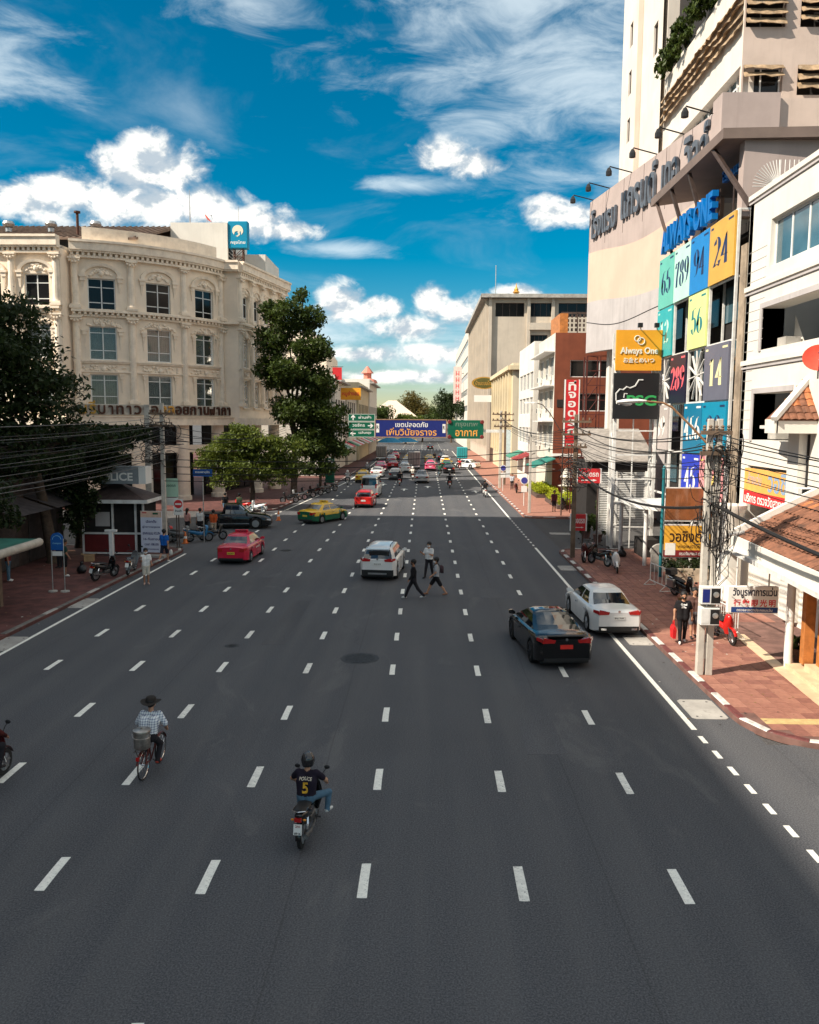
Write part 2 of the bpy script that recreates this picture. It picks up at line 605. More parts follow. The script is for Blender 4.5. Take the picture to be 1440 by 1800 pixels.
def asphalt(name, base, warm):
    m = bpy.data.materials.new(name)
    m.use_nodes = True
    T = NT(m.node_tree)
    p = m.node_tree.nodes['Principled BSDF']
    co = T.n('ShaderNodeTexCoord').outputs['Object']
    big = T.noise(co, .12, 5, .6, .4)
    lane = T.noise(T.v('MULTIPLY', co, (1.0, .045, 1.0)), 1.6, 5, .6)
    grit = T.noise(co, 34.0, 3, .75)
    fine = T.noise(co, 150.0, 2, .8)
    stain = T.noise(T.v('MULTIPLY', co, (1.0, .35, 1.0)), .8, 8, .72, .5)
    c = T.mix(T.ss(big, .3, .7), [x * .86 for x in base], [x * 1.13 for x in base])
    c = T.mix(T.ss(lane, .38, .70, 0, .40), c, warm)
    c = T.mix(T.ss(stain, .60, .80, 0, .45), c, [x * .55 for x in base])
    c = T.mix(T.ss(grit, .34, .70), T.mix(.30, c, (0, 0, 0)), T.mix(.11, c, (.55, .55, .58)))
    c = T.mix(T.ss(fine, .66, .82, 0, .22), c, (.55, .53, .50))
    crack = T.n('ShaderNodeTexVoronoi', {'Vector': T.v('ADD', co, T.v('MULTIPLY', T.noise(co, .7, 5, .7, 0, 1), (2.2, 2.2, 0))), 'Scale': .11}, feature='DISTANCE_TO_EDGE').outputs[0]
    mask = T.ss(T.noise(co, .06, 3), .52, .60)
    c = T.mix(T.m('MULTIPLY', T.ss(crack, .0, .0022, .55, 0), mask), c, (.015, .014, .014))
    sxa = T.n('ShaderNodeSeparateXYZ', (co,)).outputs
    trk = T.m('COSINE', T.m('MULTIPLY', T.m('ADD', sxa[0], .95), 2 * math.pi / 1.327))
    c = T.mix(T.m('MULTIPLY', T.ss(trk, -.6, .9, .16, 0), T.ss(T.noise(T.v('MULTIPLY', co, (1, .08, 1)), .9, 4), .35, .65)), c, (.15, .145, .14))
    wear = T.ss(T.noise(T.v('MULTIPLY', co, (1.0, .5, 1.0)), .33, 9, .72, 1.0), .56, .66, 0, .30)
    c = T.mix(wear, c, (.16, .155, .15))
    seam = T.m('FRACT', T.m('DIVIDE', T.m('ADD', T.m('ADD', sxa[0], 2.1), T.m('MULTIPLY', T.noise(T.v('MULTIPLY', co, (0, .25, 0)), 1.0, 5), .12)), 5.3))
    c = T.mix(T.ss(seam, .0, .008, .5, 0), c, (.035, .034, .035))
    T.t.links.new(c, p.inputs['Base Color'])
    T.t.links.new(T.ss(grit, .3, .8, .92, .70), p.inputs['Roughness'])
    p.inputs['Specular IOR Level'].default_value = .35
    b = T.n('ShaderNodeBump', {'Strength': .22, 'Distance': .012, 'Height': T.m('ADD', grit, T.m('MULTIPLY', fine, .5))})
    T.t.links.new(b.outputs[0], p.inputs['Normal'])
    return m


M_ASPH = asphalt('asphalt', (.060, .062, .069), (.080, .079, .082))
M_ASPH2 = asphalt('asphalt_side', (.055, .052, .05), (.075, .068, .062))
M_LINE = mat('road_paint', (.86, .84, .76), .65, var=.08, scale=9, dirt=((.16, .15, .15), 26, .65))
M_LINE2 = mat('road_paint_worn', (.78, .76, .69), .65, var=.14, scale=6, dirt=((.12, .115, .11), 14, .95))
M_CONC = mat('concrete', (.36, .34, .31), .85, var=.2, scale=1.2, bump=.3, bscale=40, dirt=((.12, .11, .10), 2.2, .6))
M_KW = mat('kerb_white', (.55, .53, .49), .8, var=.15, scale=4, dirt=((.16, .13, .12), 5, .75))
M_KR = mat('kerb_red', (.12, .032, .030), .8, var=.2, scale=4, dirt=((.22, .17, .15), 6, .6))
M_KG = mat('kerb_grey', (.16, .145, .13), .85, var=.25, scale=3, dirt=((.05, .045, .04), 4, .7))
M_TILE = [mat('paving_red_a', (.29, .128, .092), .75, var=.16, scale=5, bump=.3, bscale=30, dirt=((.16, .085, .07), 3, .6)),
          mat('paving_red_b', (.33, .152, .108), .75, var=.16, scale=5, bump=.3, bscale=30, dirt=((.18, .10, .08), 3, .6)),
          mat('paving_red_c', (.235, .098, .074), .75, var=.18, scale=5, bump=.3, bscale=30, dirt=((.15, .08, .07), 3, .7))]
M_YEL = mat('paving_yellow', (.52, .38, .17), .75, var=.15, scale=5, dirt=((.3, .2, .12), 4, .5))
M_BED = mat('paving_bed', (.16, .085, .07), .9, var=.3, scale=2)
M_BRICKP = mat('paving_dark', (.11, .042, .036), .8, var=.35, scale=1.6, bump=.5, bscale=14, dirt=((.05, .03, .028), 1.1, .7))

struct(B().box(-900, 900, -120, 2500, -1.0, -.05).build('ground', M_ASPH2))
road = struct(B().box(-14.9, 8.3, -60, 900, -.04, 0).build('road', M_ASPH))
side = struct(B().box(-80, -14.88, 47.4, 74, -.046, -.004).build('road_side_left', M_ASPH2))
side = struct(B().box(8.28, 40, 49.0, 65.5, -.046, -.004).build('road_side_right', M_ASPH2))
side = struct(B().box(8.28, 40, -40, 19.2, -.046, -.004).build('road_side_near', M_ASPH))
# lane dashes
ROW0, STEP = 13.06, 3.93
LX = [-11.62, -8.97, -6.27, -3.60, -.95, 1.69, 4.34]
dashes = [B().prism([(-.082 + random.uniform(-.006, .006), -.52), (0, -.52 + random.uniform(-.01, .01)), (.082, -.52 + random.uniform(-.015, .01)), (.082 + random.uniform(-.008, .004), 0), (.08, .52), (.02, .52 + random.uniform(-.015, .01)), (-.08, .51), (-.084, .1)], .001, .006, 'z').mesh('lane_dash', m) for m in (M_LINE, M_LINE, M_LINE2, M_LINE, M_LINE2)]
far = B()
nd = 0
for i, x in enumerate(LX):
    for k in range(-4, 75):
        y = ROW0 + STEP * k + (-.12, -.1, -.08, -.04, 0, .1, .25)[6 - i if i > 3 else i] * (1 if i > 3 else -1) * .3
        if (i == 0 and (y > 60)) or (i == 1 and y > 108):
            continue
        if 215 < y < 232:
            continue
        xx = x + random.uniform(-.015, .015)
        if y < 130:
            inst('lane_dash', random.choice(dashes), road, (xx, y, 0), (0, 0, random.uniform(-.004, .004)))
            nd += 1
        else:
            far.box(xx - .062, xx + .062, y - .52, y + .52, .001, .006)
tag(far.build('lane_dashes_distant', M_LINE, road), kind='stuff')


for i, (x, y, w, l) in enumerate(((-9.8, 13.6, 1.4, 2.6), (2.9, 20.5, .9, 4.2), (-5.2, 31.0, .8, 7.0), (3.3, 36.5, 1.6, 2.2), (-8.0, 38.0, 1.2, 3.2), (.4, 47.5, 1.0, 5.0))):
    pm_ = asphalt('asphalt_patch_%d' % i, tuple(k * (.80, 1.12, .84, 1.1, .86, .9)[i] for k in (.060, .062, .069)), (.085, .08, .08))
    B().prism([(-w / 2, -l / 2), (w / 2 + .03, -l / 2 + .02), (w / 2, l / 2), (-w / 2 + .04, l / 2 - .03)], .0005, .003, 'z').build('road_patch', pm_, road, loc=(x, y, 0))


def strip(path, w, z0, z1, name, m, parent=None):
    """flat ribbon following a ground path"""
    b = B()
    L, Rr = [], []
    for i, p in enumerate(path):
        t = Vector(path[min(i + 1, len(path) - 1)]) - Vector(path[max(i - 1, 0)])
        n = Vector((t.y, -t.x)).normalized() * w / 2
        L.append((p[0] - n.x, p[1] - n.y))
        Rr.append((p[0] + n.x, p[1] + n.y))
    b.loft([[(a[0], a[1], z0), (c[0], c[1], z0), (c[0], c[1], z1), (a[0], a[1], z1)] for a, c in zip(L, Rr)])
    return b.build(name, m, parent)


EDGE_L2 = [(-11.9, 70), (-10.6, 88), (-9.75, 104), (-9.3, 125), (-9.2, 214)]
strip([(-13.95, -40), (-13.85, 30), (-13.75, 46.5)], .13, .001, .006, 'edge_line', M_LINE, road)
strip(EDGE_L2, .13, .001, .006, 'edge_line', M_LINE, road)
strip([(6.86, 20.1), (6.84, 50)], .14, .001, .006, 'edge_line', M_LINE, road)
strip([(6.82, 64.6), (6.9, 110), (7.0, 214)], .14, .001, .006, 'edge_line', M_LINE, road)
sd = B().box(-.06, .06, -.22, .22, .001, .006).mesh('edge_dash', M_LINE)
for y in list(np.arange(51, 64, 1.25)) + [19.45, 18.55, 17.65, 16.75, 15.85, 14.95, 14.05, 13.2, 12.4]:
    inst('edge_dash', sd, road, (6.84 if y > 30 else 6.84 + (20 - y) * .035, y, 0), (0, 0, 0))
for y in np.arange(62, 70, 1.3):
    inst('edge_dash', sd, road, (-12.9 + (y - 62) * .12, y, 0), (0, 0, -.1))
b = B()
for i in range(18):
    b.box(-8.6 + .85 * i, -8.2 + .85 * i, 219, 222.5, .001, .007)
b.build('crosswalk_bars', M_LINE, road)
# turn arrows far down the road
for (x, y) in ((-2.3, 92), (.35, 96), (5.6, 90), (3.0, 104), (-5, 99)):
    a = B()
    a.prism([(-.1, -1.4), (.1, -1.4), (.1, .4), (.45, .4), (0, 1.5), (-.45, .4), (-.1, .4)], .001, .007, 'z')
    a.build('lane_arrow', M_LINE, road, loc=(x, y, 0))
# covers
M_IRON = mat('cast_iron', (.045, .045, .047), .6, .4, var=.3, scale=8, bump=.6, bscale=30)


def manhole(x, y, r):
    t = thing('manhole_cover', 'large round iron manhole cover in the middle lane' if r > .5 else ('small round cover with worn patch near the motorcycle rider' if y < 20 else {-6.55: 'small round iron cover on the left half of the road near the cyclist', -8.2: 'dark round cover in the road ahead of the white car', -10.0: 'worn round cover in the road beside the red taxi'}[x]), 'manhole cover', (x, y, 0))
    B().lathe([(r + .08, .001), (r + .07, .006), (r, .007)], 28).build('rim', M_IRON, t)
    b = B().lathe([(r - .03, .002), (r - .03, .011)], 28)
    b.build('lid', M_IRON, t)
    g = B()
    for i in range(-4, 5):
        w = math.sqrt(max(0, (r - .07) ** 2 - (i * r * .2) ** 2))
        g.box(-w, w, i * r * .2 - .025, i * r * .2 + .025, .011, .016)
    g.build('grip_ribs', M_IRON, t)


manhole(-2.06, 26.0, .55)
manhole(-6.55, 27.3, .17)
manhole(-8.2, 48.0, .33)
manhole(-10.0, 43.9, .3)
for i, (x, y, w, l) in enumerate(((7.55, 21.6, .95, 1.5), (7.62, 28.6, .85, 1.3), (7.55, 37.0, .9, 1.4), (7.6, 43.0, .9, 1.4), (-14.3, 27.2, .8, 1.8), (-14.25, 33.5, .7, 1.8), (9.4, 56.5, 1.4, 1.0), (7.95, 13.4, 1.0, 1.5))):
    t = thing('drain_cover', 'pale concrete drain cover in the %s gutter, %s' % ('right' if x > 0 else 'left', ['beside the tall utility pole', 'behind the white parked sedan', 'between the parked sedan and the scooters', 'beside the red scooter', 'nearest the viewer', 'beside the bus stop sign', 'in the mouth of the side lane', 'at the right picture edge'][i]), 'drain cover', (x, y, 0))
    B().prism([(-w / 2 + .1, -l / 2), (w / 2 - .1, -l / 2), (w / 2, -l / 2 + .1), (w / 2, l / 2 - .1), (w / 2 - .1, l / 2), (-w / 2 + .1, l / 2), (-w / 2, l / 2 - .1), (-w / 2, -l / 2 + .1)], .002, .014, 'z').build('slab', M_CONC, t)
    for sx_ in (-1, 1):
        for sy_ in (-1, 1):
            B().lathe([(.035, .013), (.035, .018)], 8, (sx_ * w * .33, sy_ * l * .38, 0)).build('lifting_hole', M_IRON, t)


def kerb(path, mats, parent, h=.14, w=.22, seg=1.0, inner=1):
    """a row of separate kerb stones along a path (inner = side on which the pavement lies)"""
    pts = [Vector(p) for p in path]
    d, out, i = 0.0, [], 0
    acc = [0.0]
    for a, c in zip(pts, pts[1:]):
        acc.append(acc[-1] + (c - a).length)

    def at(s):
        for k in range(len(pts) - 1):
            if s <= acc[k + 1] or k == len(pts) - 2:
                t = (s - acc[k]) / max(acc[k + 1] - acc[k], 1e-6)
                return pts[k].lerp(pts[k + 1], t), (pts[k + 1] - pts[k]).normalized()
    n = max(1, round(acc[-1] / seg))
    for k in range(n):
        (p, t), (q, t2) = at(acc[-1] * k / n + .008), at(acc[-1] * (k + 1) / n - .008)
        nn, n2 = Vector((t.y, -t.x)) * inner, Vector((t2.y, -t2.x)) * inner
        hh = h + random.uniform(-.008, .008)
        b = B()
        r = []
        for P, N in ((p, nn), (q, n2)):
            r.append([(P.x, P.y, -.02), (P.x + N.x * .03, P.y + N.y * .03, hh - .03), (P.x + N.x * .06, P.y + N.y * .06, hh), (P.x + N.x * w, P.y + N.y * w, hh), (P.x + N.x * w, P.y + N.y * w, -.02)])
        b.loft(r)
        b.build('kerb_stone', mats[k % len(mats)], parent)


def arc_pts(cx, cy, r, a0, a1, n=8):
    return [(cx + r * math.cos(rad(a0 + (a1 - a0) * i / n)), cy + r * math.sin(rad(a0 + (a1 - a0) * i / n))) for i in range(n + 1)]


# right pavement, near block
PATH_RN = [(16, 18.8)] + arc_pts(10.2, 20.9, 2.1, 270, 180) + [(8.05, 30), (7.95, 47.8)] + arc_pts(9.4, 47.8, 1.45, 180, 90) + [(12.0, 49.25)]
pav = struct(B().prism([(x, y) for x, y in PATH_RN] + [(40, 49.25), (40, 18.8)], -.03, .118, 'z').build('pavement_right', M_BED))
kerb(PATH_RN[1:], [M_KW, M_KR], pav, inner=1)
tl = .40
tiles = [B().prism([(-tl / 2 + .006, -tl / 2 + .006), (tl / 2 - .006, -tl / 2 + .006), (tl / 2 - .006, tl / 2 - .006), (-tl / 2 + .006, tl / 2 - .006)], .112, .127, 'z').mesh('paving_tile', m) for m in M_TILE]
rest = B()
n = 0
for j in range(0, 78):
    for i in range(0, 14):
        x, y = 8.52 + tl * i, 19.25 + tl * j
        if x > 11.0 + (0 if y < 31 else 2.6) or y > 48.8:
            continue
        if (x - 10.2) ** 2 + (y - 20.9) ** 2 > 1.58 ** 2 and x < 10.2 and y < 20.9:
            continue
        if 20.2 < y < 20.65:
            rest.mi = 2
        else:
            rest.mi = random.choice((0, 0, 1))
        if y < 32.5 and n < 300 and rest.mi != 2:
            o = inst('paving_tile', random.choices(tiles, (5, 4, 2) if y > 20.6 else (2, 3, 5))[0], pav, (x, y, random.uniform(-.003, .003)), (random.uniform(-.004, .004), random.uniform(-.004, .004), 0))
            n += 1
        else:
            rest.box(x - tl / 2 + .006, x + tl / 2 - .006, y - tl / 2 + .006, y + tl / 2 - .006, .112, .126)
tag(rest.build('paving_tiles_further', [M_TILE[0], M_TILE[2], M_YEL], pav), kind='stuff')
# right pavement, far block
PATH_RF = [(12.5, 65.2)] + arc_pts(9.3, 66.5, 1.3, 270, 180, 6) + [(7.95, 110), (8.2, 214)]
pav2 = struct(B().prism(PATH_RF + [(40, 214), (40, 65.2)], -.03, .118, 'z').build('pavement_right_far', M_TILE[1]))
kerb(PATH_RF[:-1], [M_KW, M_KR], pav2, inner=1)
# left pavement with the bus stop, then the far block
PATH_LN = [(-14.75, -40), (-14.7, 28), (-14.45, 38), (-14.05, 46.8)] + arc_pts(-15.85, 46.8, 1.8, 0, 90, 6) + [(-24, 48.6)]
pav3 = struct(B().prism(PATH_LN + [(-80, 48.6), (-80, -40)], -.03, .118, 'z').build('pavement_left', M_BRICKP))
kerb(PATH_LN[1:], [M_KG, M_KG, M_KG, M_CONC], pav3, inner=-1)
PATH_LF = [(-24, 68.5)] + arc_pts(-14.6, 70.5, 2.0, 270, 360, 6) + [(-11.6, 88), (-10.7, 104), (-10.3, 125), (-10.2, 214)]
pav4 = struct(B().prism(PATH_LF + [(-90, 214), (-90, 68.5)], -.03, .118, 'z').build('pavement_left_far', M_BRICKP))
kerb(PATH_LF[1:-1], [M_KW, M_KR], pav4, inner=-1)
# ------------------------------------------------------------------ cream corner building on the left
M_CREAM = mat('cream_stucco', (.87, .735, .585), .85, var=.08, scale=.5, streak=.14, bump=.15, bscale=20, dirt=((.60, .48, .37), .35, .22))
M_CREAM2 = mat('cream_trim', (.86, .735, .59), .8, var=.10, scale=1.5, streak=.16, dirt=((.50, .39, .30), 1.2, .30))
M_WFR = mat('white_frame', (.72, .72, .70), .5, var=.06)
M_GLD = mat('dark_glass', (.012, .012, .012), .10, var=.0, spec=.32)
M_GLB = mat('blue_glass', (.06, .12, .15), .06, var=.2, scale=.6, spec=.8)
M_GLC = mat('clear_glass', (.55, .62, .62), .05, var=0, spec=.6, trans=.92)
M_CURT = mat('curtain_cloth', (.52, .49, .44), .9, var=.15, scale=2)
M_CURG = mat('curtain_green', (.40, .46, .40), .9, var=.15, scale=2)
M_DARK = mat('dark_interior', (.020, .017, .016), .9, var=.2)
M_ROOFB = mat('brown_roof', (.16, .105, .075), .8, var=.25, scale=1.5, dirt=((.30, .25, .2), .8, .4))
M_STEEL = mat('galvanised', (.48, .48, .47), .4, .8, var=.2, scale=6)
M_GOLD = mat('gold_letter', (.60, .33, .07), .4, .5, var=.25, scale=4, dirt=((.12, .06, .03), 2.5, .7))
M_RUST = mat('rusted_letter', (.085, .035, .022), .7, .3, var=.35, scale=5)
M_WHITE = mat('white_wall', (.68, .65, .59), .8, var=.05, scale=.6, streak=.16, bump=.1, bscale=18, dirt=((.5, .45, .38), .4, .22))

LB = (-26.0, 78.0)
bl = thing('corner_building', 'cream ornate corner building with curved front, columns and arched windows', 'building', (*LB, 0))


def lrel(f):
    return lambda u, d, z: (lambda p: (p[0] - LB[0], p[1] - LB[1], p[2]))(f(u, d, z))


fA = lrel(plane_fm((-56.0, 70.4), 0))                    # flat wing towards the side street
fC = lrel(arc_fm((-34.92, 87.74), 16.3, rad(-75)))       # rounded corner
fD = lrel(plane_fm((-19.92, 81.37), 0))                  # narrow pier
fE = lrel(plane_fm((-18.4, 81.37), rad(78.6)))           # wing along the main road
FACES = [(fA, 25.1, [25.1 - 4.1 * i for i in range(5)], 2.1), (fC, 14.8, [0, 4.93, 9.86, 14.8], 2.3), (fE, 13.0, [.4 + 2.7 * i for i in range(5)], 1.45)]
ZR = [(17.05, 19.85), (12.85, 15.75), (8.9, 11.6)]


def column(fm, u, z0, z1, r, parent, m):
    b = B(fm)
    ring = lambda rr, z: [(u + rr * math.cos(a), .02 + rr * math.sin(a), z) for a in [2 * math.pi * k / 12 for k in range(12)]]
    H = z1 - z0
    b.loft([ring(r * 1.12, z0 + .35), ring(r, z0 + .5), ring(r * .98, z0 + H * .5), ring(r * .88, z1 - .55), ring(r * .92, z1 - .5)])
    b.box(u - r * 1.5, u + r * 1.5, -.05, r * 1.5, z0, z0 + .22)
    b.box(u - r * 1.3, u + r * 1.3, -.05, r * 1.3, z0 + .22, z0 + .35)
    b.loft([ring(r * .95, z1 - .5), ring(r * 1.25, z1 - .25), ring(r * 1.5, z1 - .14)])
    b.box(u - r * 1.55, u + r * 1.55, -.05, r * 1.55, z1 - .14, z1)
    for s in (-1, 1):
        b.ball((u + s * r * 1.1, r * 1.15, z1 - .28), .12, 6, 4)
        b.ball((u + s * r * .4, r * 1.35, z1 - .40), .11, 6, 4)
    return b.build('column', m, parent)


def hood(fm, u, z, w, parent, m, n=12):
    """segmental arch over a window with relief, key and side brackets"""
    b = B(fm)
    h = w * .36
    outer = [(u + w * .72 * math.cos(math.pi - math.pi * k / n), z + .12 + h * 1.25 * math.sin(math.pi * k / n)) for k in range(n + 1)]
    inner = [(u + w * .58 * math.cos(math.pi - math.pi * k / n), z + .12 + h * .95 * math.sin(math.pi * k / n)) for k in range(n + 1)]
    for k in range(n):
        o0, o1, i0, i1 = outer[k], outer[k + 1], inner[k], inner[k + 1]
        for dd, a, c, e, f in ((.26, o0, o1, i1, i0),):
            b.add([(a[0], 0, a[1]), (c[0], 0, c[1]), (e[0], 0, e[1]), (f[0], 0, f[1]), (a[0], dd, a[1]), (c[0], dd, c[1]), (e[0], dd - .06, e[1]), (f[0], dd - .06, f[1])],
                  [[4, 5, 6, 7], [0, 1, 5, 4], [2, 3, 7, 6]])
    for s in (-1, 1):
        a = u + s * w * .66
        b.box(a - .28, a + .28, 0, .30, z - .05, z + .13)
        b.box(a - .2, a + .2, 0, .22, z - .38, z - .05)
        b.loft([[(a - .13, 0, z - .38), (a + .13, 0, z - .38), (a + .13, .16, z - .38), (a - .13, .16, z - .38)], [(a - .05, 0, z - 1.25), (a + .05, 0, z - 1.25), (a + .05, .05, z - 1.25), (a - .05, .05, z - 1.25)]])
    return b.build('arched_hood', m, parent)


def relief(fm, u, z, w, h, parent, m, n=26, arch=True):
    b = B(fm)
    for i in range(n):
        t = random.uniform(-1, 1)
        zz = z + (h * (1 - t * t) * random.uniform(.45, 1.0) if arch else h * random.uniform(0, 1))
        r = random.uniform(.07, .15)
        b.ball((u + t * w / 2, .04, zz), r, 6, 4, (1.2, .8, .9))
    b.ball((u, .08, z + h * .35), .22, 8, 5, (1, .7, 1.1))
    return b.build('floral_relief', m, parent)


def cornice(fm, u0, u1, prof, name, seg, parent=bl, m=M_CREAM2):
    b = B(fm)
    for d, z0, z1 in prof:
        b.box(u0, u1, -.1, d, z0, z1, seg)
    return b.build(name, m, parent)


for fi, (fm, L, cols, ww) in enumerate(FACES):
    seg = 18 if fi == 1 else 1
    cols = sorted(cols)
    holes, cen = [], []
    for a, c in zip(cols, cols[1:]):
        cen.append((a + c) / 2)
    for u in cen:
        for z0, z1 in ZR:
            holes.append((u - ww / 2, u + ww / 2, z0, z1))
    wall(fm, 0, L, 7.2, 22.2, holes, 'wall', M_CREAM, bl, .4, .8 if fi == 1 else None)
    for ui, u in enumerate(cen):
        for r, (z0, z1) in enumerate(ZR):
            mg = M_GLD if r == 0 else M_GLC
            window(fm, u - ww / 2, u + ww / 2, z0, z1, bl, M_WFR, mg, 2, (0, .26, .74, 1) if r == 0 else (0, .28, .82, 1), d=-.25, curtain=None if r == 0 else (M_CURG if (ui == 1 and r == 1) else M_CURT))
            B(fm).box(u - ww / 2 - .2, u + ww / 2 + .2, -.05, .2, z0 - .16, z0 - .003).build('window_sill', M_CREAM2, bl)
            B(fm).quad((u - ww / 2 - .1, -.7, z0 - .1), (u + ww / 2 + .1, -.7, z0 - .1), (u + ww / 2 + .1, -.7, z1 + .1), (u - ww / 2 - .1, -.7, z1 + .1)).build('room_backing', M_DARK, bl)
        hood(fm, u, 19.95, ww, bl, M_CREAM2)
        relief(fm, u, 20.05, ww * .8, .62, bl, M_CREAM2)
        relief(fm, u, 15.6, ww * 1.5, .75, bl, M_CREAM2, 44)
        for zt in (15.3, 11.5):
            b = B(fm)
            for s in (-1, 1):
                a = u + s * (ww / 2 + .32)
                b.box(a - .26, a + .26, 0, .26, zt, zt + .14)
                b.box(a - .17, a + .17, 0, .2, zt - .3, zt)
                b.loft([[(a - .1, 0, zt - .3), (a + .1, 0, zt - .3), (a + .1, .13, zt - .3), (a - .1, .13, zt - .3)], [(a - .04, 0, zt - 1.5), (a + .04, 0, zt - 1.5), (a + .04, .04, zt - 1.5), (a - .04, .04, zt - 1.5)]])
            b.build('window_bracket', M_CREAM2, bl)
        relief(fm, u, 11.85, ww * 1.6, .55, bl, M_CREAM2, 30, False)
    for u in cols:
        if 0 <= u <= L:
            column(fm, max(.34, min(L - .34, u)), 17.2, 21.5, .32, bl, M_CREAM2)
            column(fm, max(.34, min(L - .34, u)), 9.0, 16.55, .32, bl, M_CREAM2)
    cornice(fm, 0, L, [(.35, 21.5, 21.68), (.5, 21.95, 22.1), (.62, 22.1, 22.75), (.74, 22.75, 22.95)], 'roof_cornice', seg)
    cornice(fm, 0, L, [(.22, 16.55, 16.72), (.5, 16.93, 17.12), (.38, 17.12, 17.2)], 'belt_cornice', seg)
    cornice(fm, 0, L, [(.16, 11.75, 11.86), (.16, 12.55, 12.68), (.24, 12.68, 12.8)], 'sill_band', seg)
    for zz in (21.68, 16.72):
        b = B(fm)
        k = .1
        while k < L - .2:
            b.box(k, k + .22, -.05, .40, zz, zz + .26)
            k += .44
        b.build('dentil_course', M_CREAM2, bl)
# pier between curve and street wing
B(fD).box(-.35, 1.55, -1.5, 0, 7.2, 22.0).build('wall', M_CREAM, bl)
cornice(fD, -.4, 1.75, [(.5, 21.95, 22.1), (.62, 22.1, 22.75), (.74, 22.75, 22.95)], 'roof_cornice', 1)
cornice(fD, -.4, 1.7, [(.5, 16.93, 17.12)], 'belt_cornice', 1)
# return between the flat wing and the curve, raised curved parapet, roof slab
B().box(-30.9 - LB[0] - .6, -30.9 - LB[0], 70.42 - LB[1], 72.6 - LB[1], 7.2, 22.0).build('wall', M_CREAM, bl)
cornice(fC, 1.0, 14.2, [(-.6, 22.95, 23.3), (-.5, 23.3, 23.42), (-.42, 23.42, 23.75), (-.28, 23.75, 24.0), (-.2, 24.0, 24.15)], 'curved_parapet', 18)
B().prism([(-56 - LB[0], 70.9 - LB[1]), (-31 - LB[0], 70.9 - LB[1])] + [tuple(fC(u, -.5, 0)[:2]) for u in np.arange(0, 14.9, 1.2)] + [tuple(fE(12.9, -.4, 0)[:2]), (-40 - LB[0], 96 - LB[1]), (-56 - LB[0], 96 - LB[1])], 21.9, 22.3, 'z').build('roof_slab', M_CONC, bl)
# first-floor slab with rusting letters, colonnade and deep arcade
cornice(fA, 0, 25.4, [(.9, 7.15, 7.85)], 'slab_edge', 1)
cornice(fC, -.4, 15.6, [(.9, 7.15, 7.85), (1.0, 7.85, 7.95)], 'slab_edge', 18)
cornice(fE, -.2, 13, [(.9, 7.15, 7.85)], 'slab_edge', 1)
for fm, us in ((fC, (1.2, 5.2, 9.6, 14.0)), (fA, (6, 12, 18, 24)), (fE, (4.5, 9.5))):
    for u in us:
        b = B(fm)
        ring = lambda rr, z: [(u + rr * math.cos(a), -.2 + rr * math.sin(a), z) for a in [2 * math.pi * k / 14 for k in range(14)]]
        b.loft([ring(.75, .1), ring(.75, .5), ring(.62, .55), ring(.60, 7.2)])
        b.build('arcade_column', M_CREAM2, bl, smooth=True)
for fm, L in ((fA, 25), (fC, 14.8), (fE, 13)):
    b = B(fm)
    n = 14 if fm is fC else 1
    b.box(0, L, -4.1, -3.9, .1, 7.2, n)
    b.build('arcade_back_wall', M_DARK, bl)
    cornice(fm, 0, L, [(-.05, 4.6, 5.3)], 'mezzanine_beam', n, m=M_CREAM2)
    w = B(fm)
    for k in range(int(L / 1.6)):
        w.box(k * 1.6 + .1, k * 1.6 + 1.45, -3.88, -3.82, .3, 4.2)
    w.build('shop_glazing', M_GLD, bl)
M_PAN = mat('sign_backing', (.50, .45, .38), .8, var=.2, scale=2, dirt=((.12, .08, .06), 1.5, .7))
b = B(fC)
b.box(.2, 14.6, .82, .88, 8.05, 8.95, 18)
b.build('sign_backing', M_PAN, bl)
WORD = ['ป', 'รี', 'ม', 'า', 'ท', 'า', 'ว', 'เ', 'อ', 'ล', 'ล', 'อ', 'ย', 'ก', 'า', 'น', 'ฟ', 'า', 'ก', 'า']
for i, ch in enumerate(WORD):
    u = .7 + 13.6 * (i / (len(WORD) - 1))
    p, q = fC(u, .92, 8.5), fC(u + .1, .92, 8.5)
    text(ch, .62 if ch not in 'าเ' else .4, .78 if len(ch) == 1 else 1.15, M_GOLD if i in (0, 1, 9, 10) else M_RUST, bl, (p[0], p[1], 8.5 + (.2 if len(ch) > 1 else 0)), (q[0] - p[0], q[1] - p[1], 0), bold=.02, depth=.14, name='letter')
text('CLAIR', 3.6, .75, M_WFR, bl, fA(18.6, .95, 6.0), (1, 0, 0), bold=.01, depth=.08, name='letter')
# roof: brown sheet roof with turbine vents, penthouses
rf = B()
x0, x1, y0, y1 = -58 - LB[0], -21.6 - LB[0], 74 - LB[1], 96 - LB[1]
rf.prism([(y0, 23.4), (y0, 23.6), (85 - LB[1], 27.0), (y1, 23.6), (y1, 23.4), (85 - LB[1], 26.7)], x0, x1 - 4, 'x')
ro = rf.build('roof', M_ROOFB, bl)
rr = B()
for k in range(56):
    x = x0 + .2 + k * (x1 - 4 - x0 - .4) / 55
    rr.bar((x, y0 + .02, 23.66), (x, 85 - LB[1], 27.05), .1, .08)
rr.build('roof_rib', M_ROOFB, ro)
B().box(x0, x1 - 4, y0 + .5, y0 + .7, 22.3, 23.5).build('roof_wall', M_DARK, bl)
for x in (-43.2, -39.1, -35.1, -30.9):
    b = B()
    b.lathe([(.28, 0), (.28, .35), (.2, .38), (.42, .45), (.55, .7), (.45, .95), (.1, 1.02)], 12, (x - LB[0], 78.4 - LB[1], 25.0))
    b.build('turbine_vent', M_STEEL, bl, smooth=True)
b = B().lathe([(.13, 0), (.13, 2.2), (.3, 2.25), (.3, 2.4)], 8, (-31.6 - LB[0], 76 - LB[1], 23.9))
b.build('flue_pipe', M_RUST, bl)
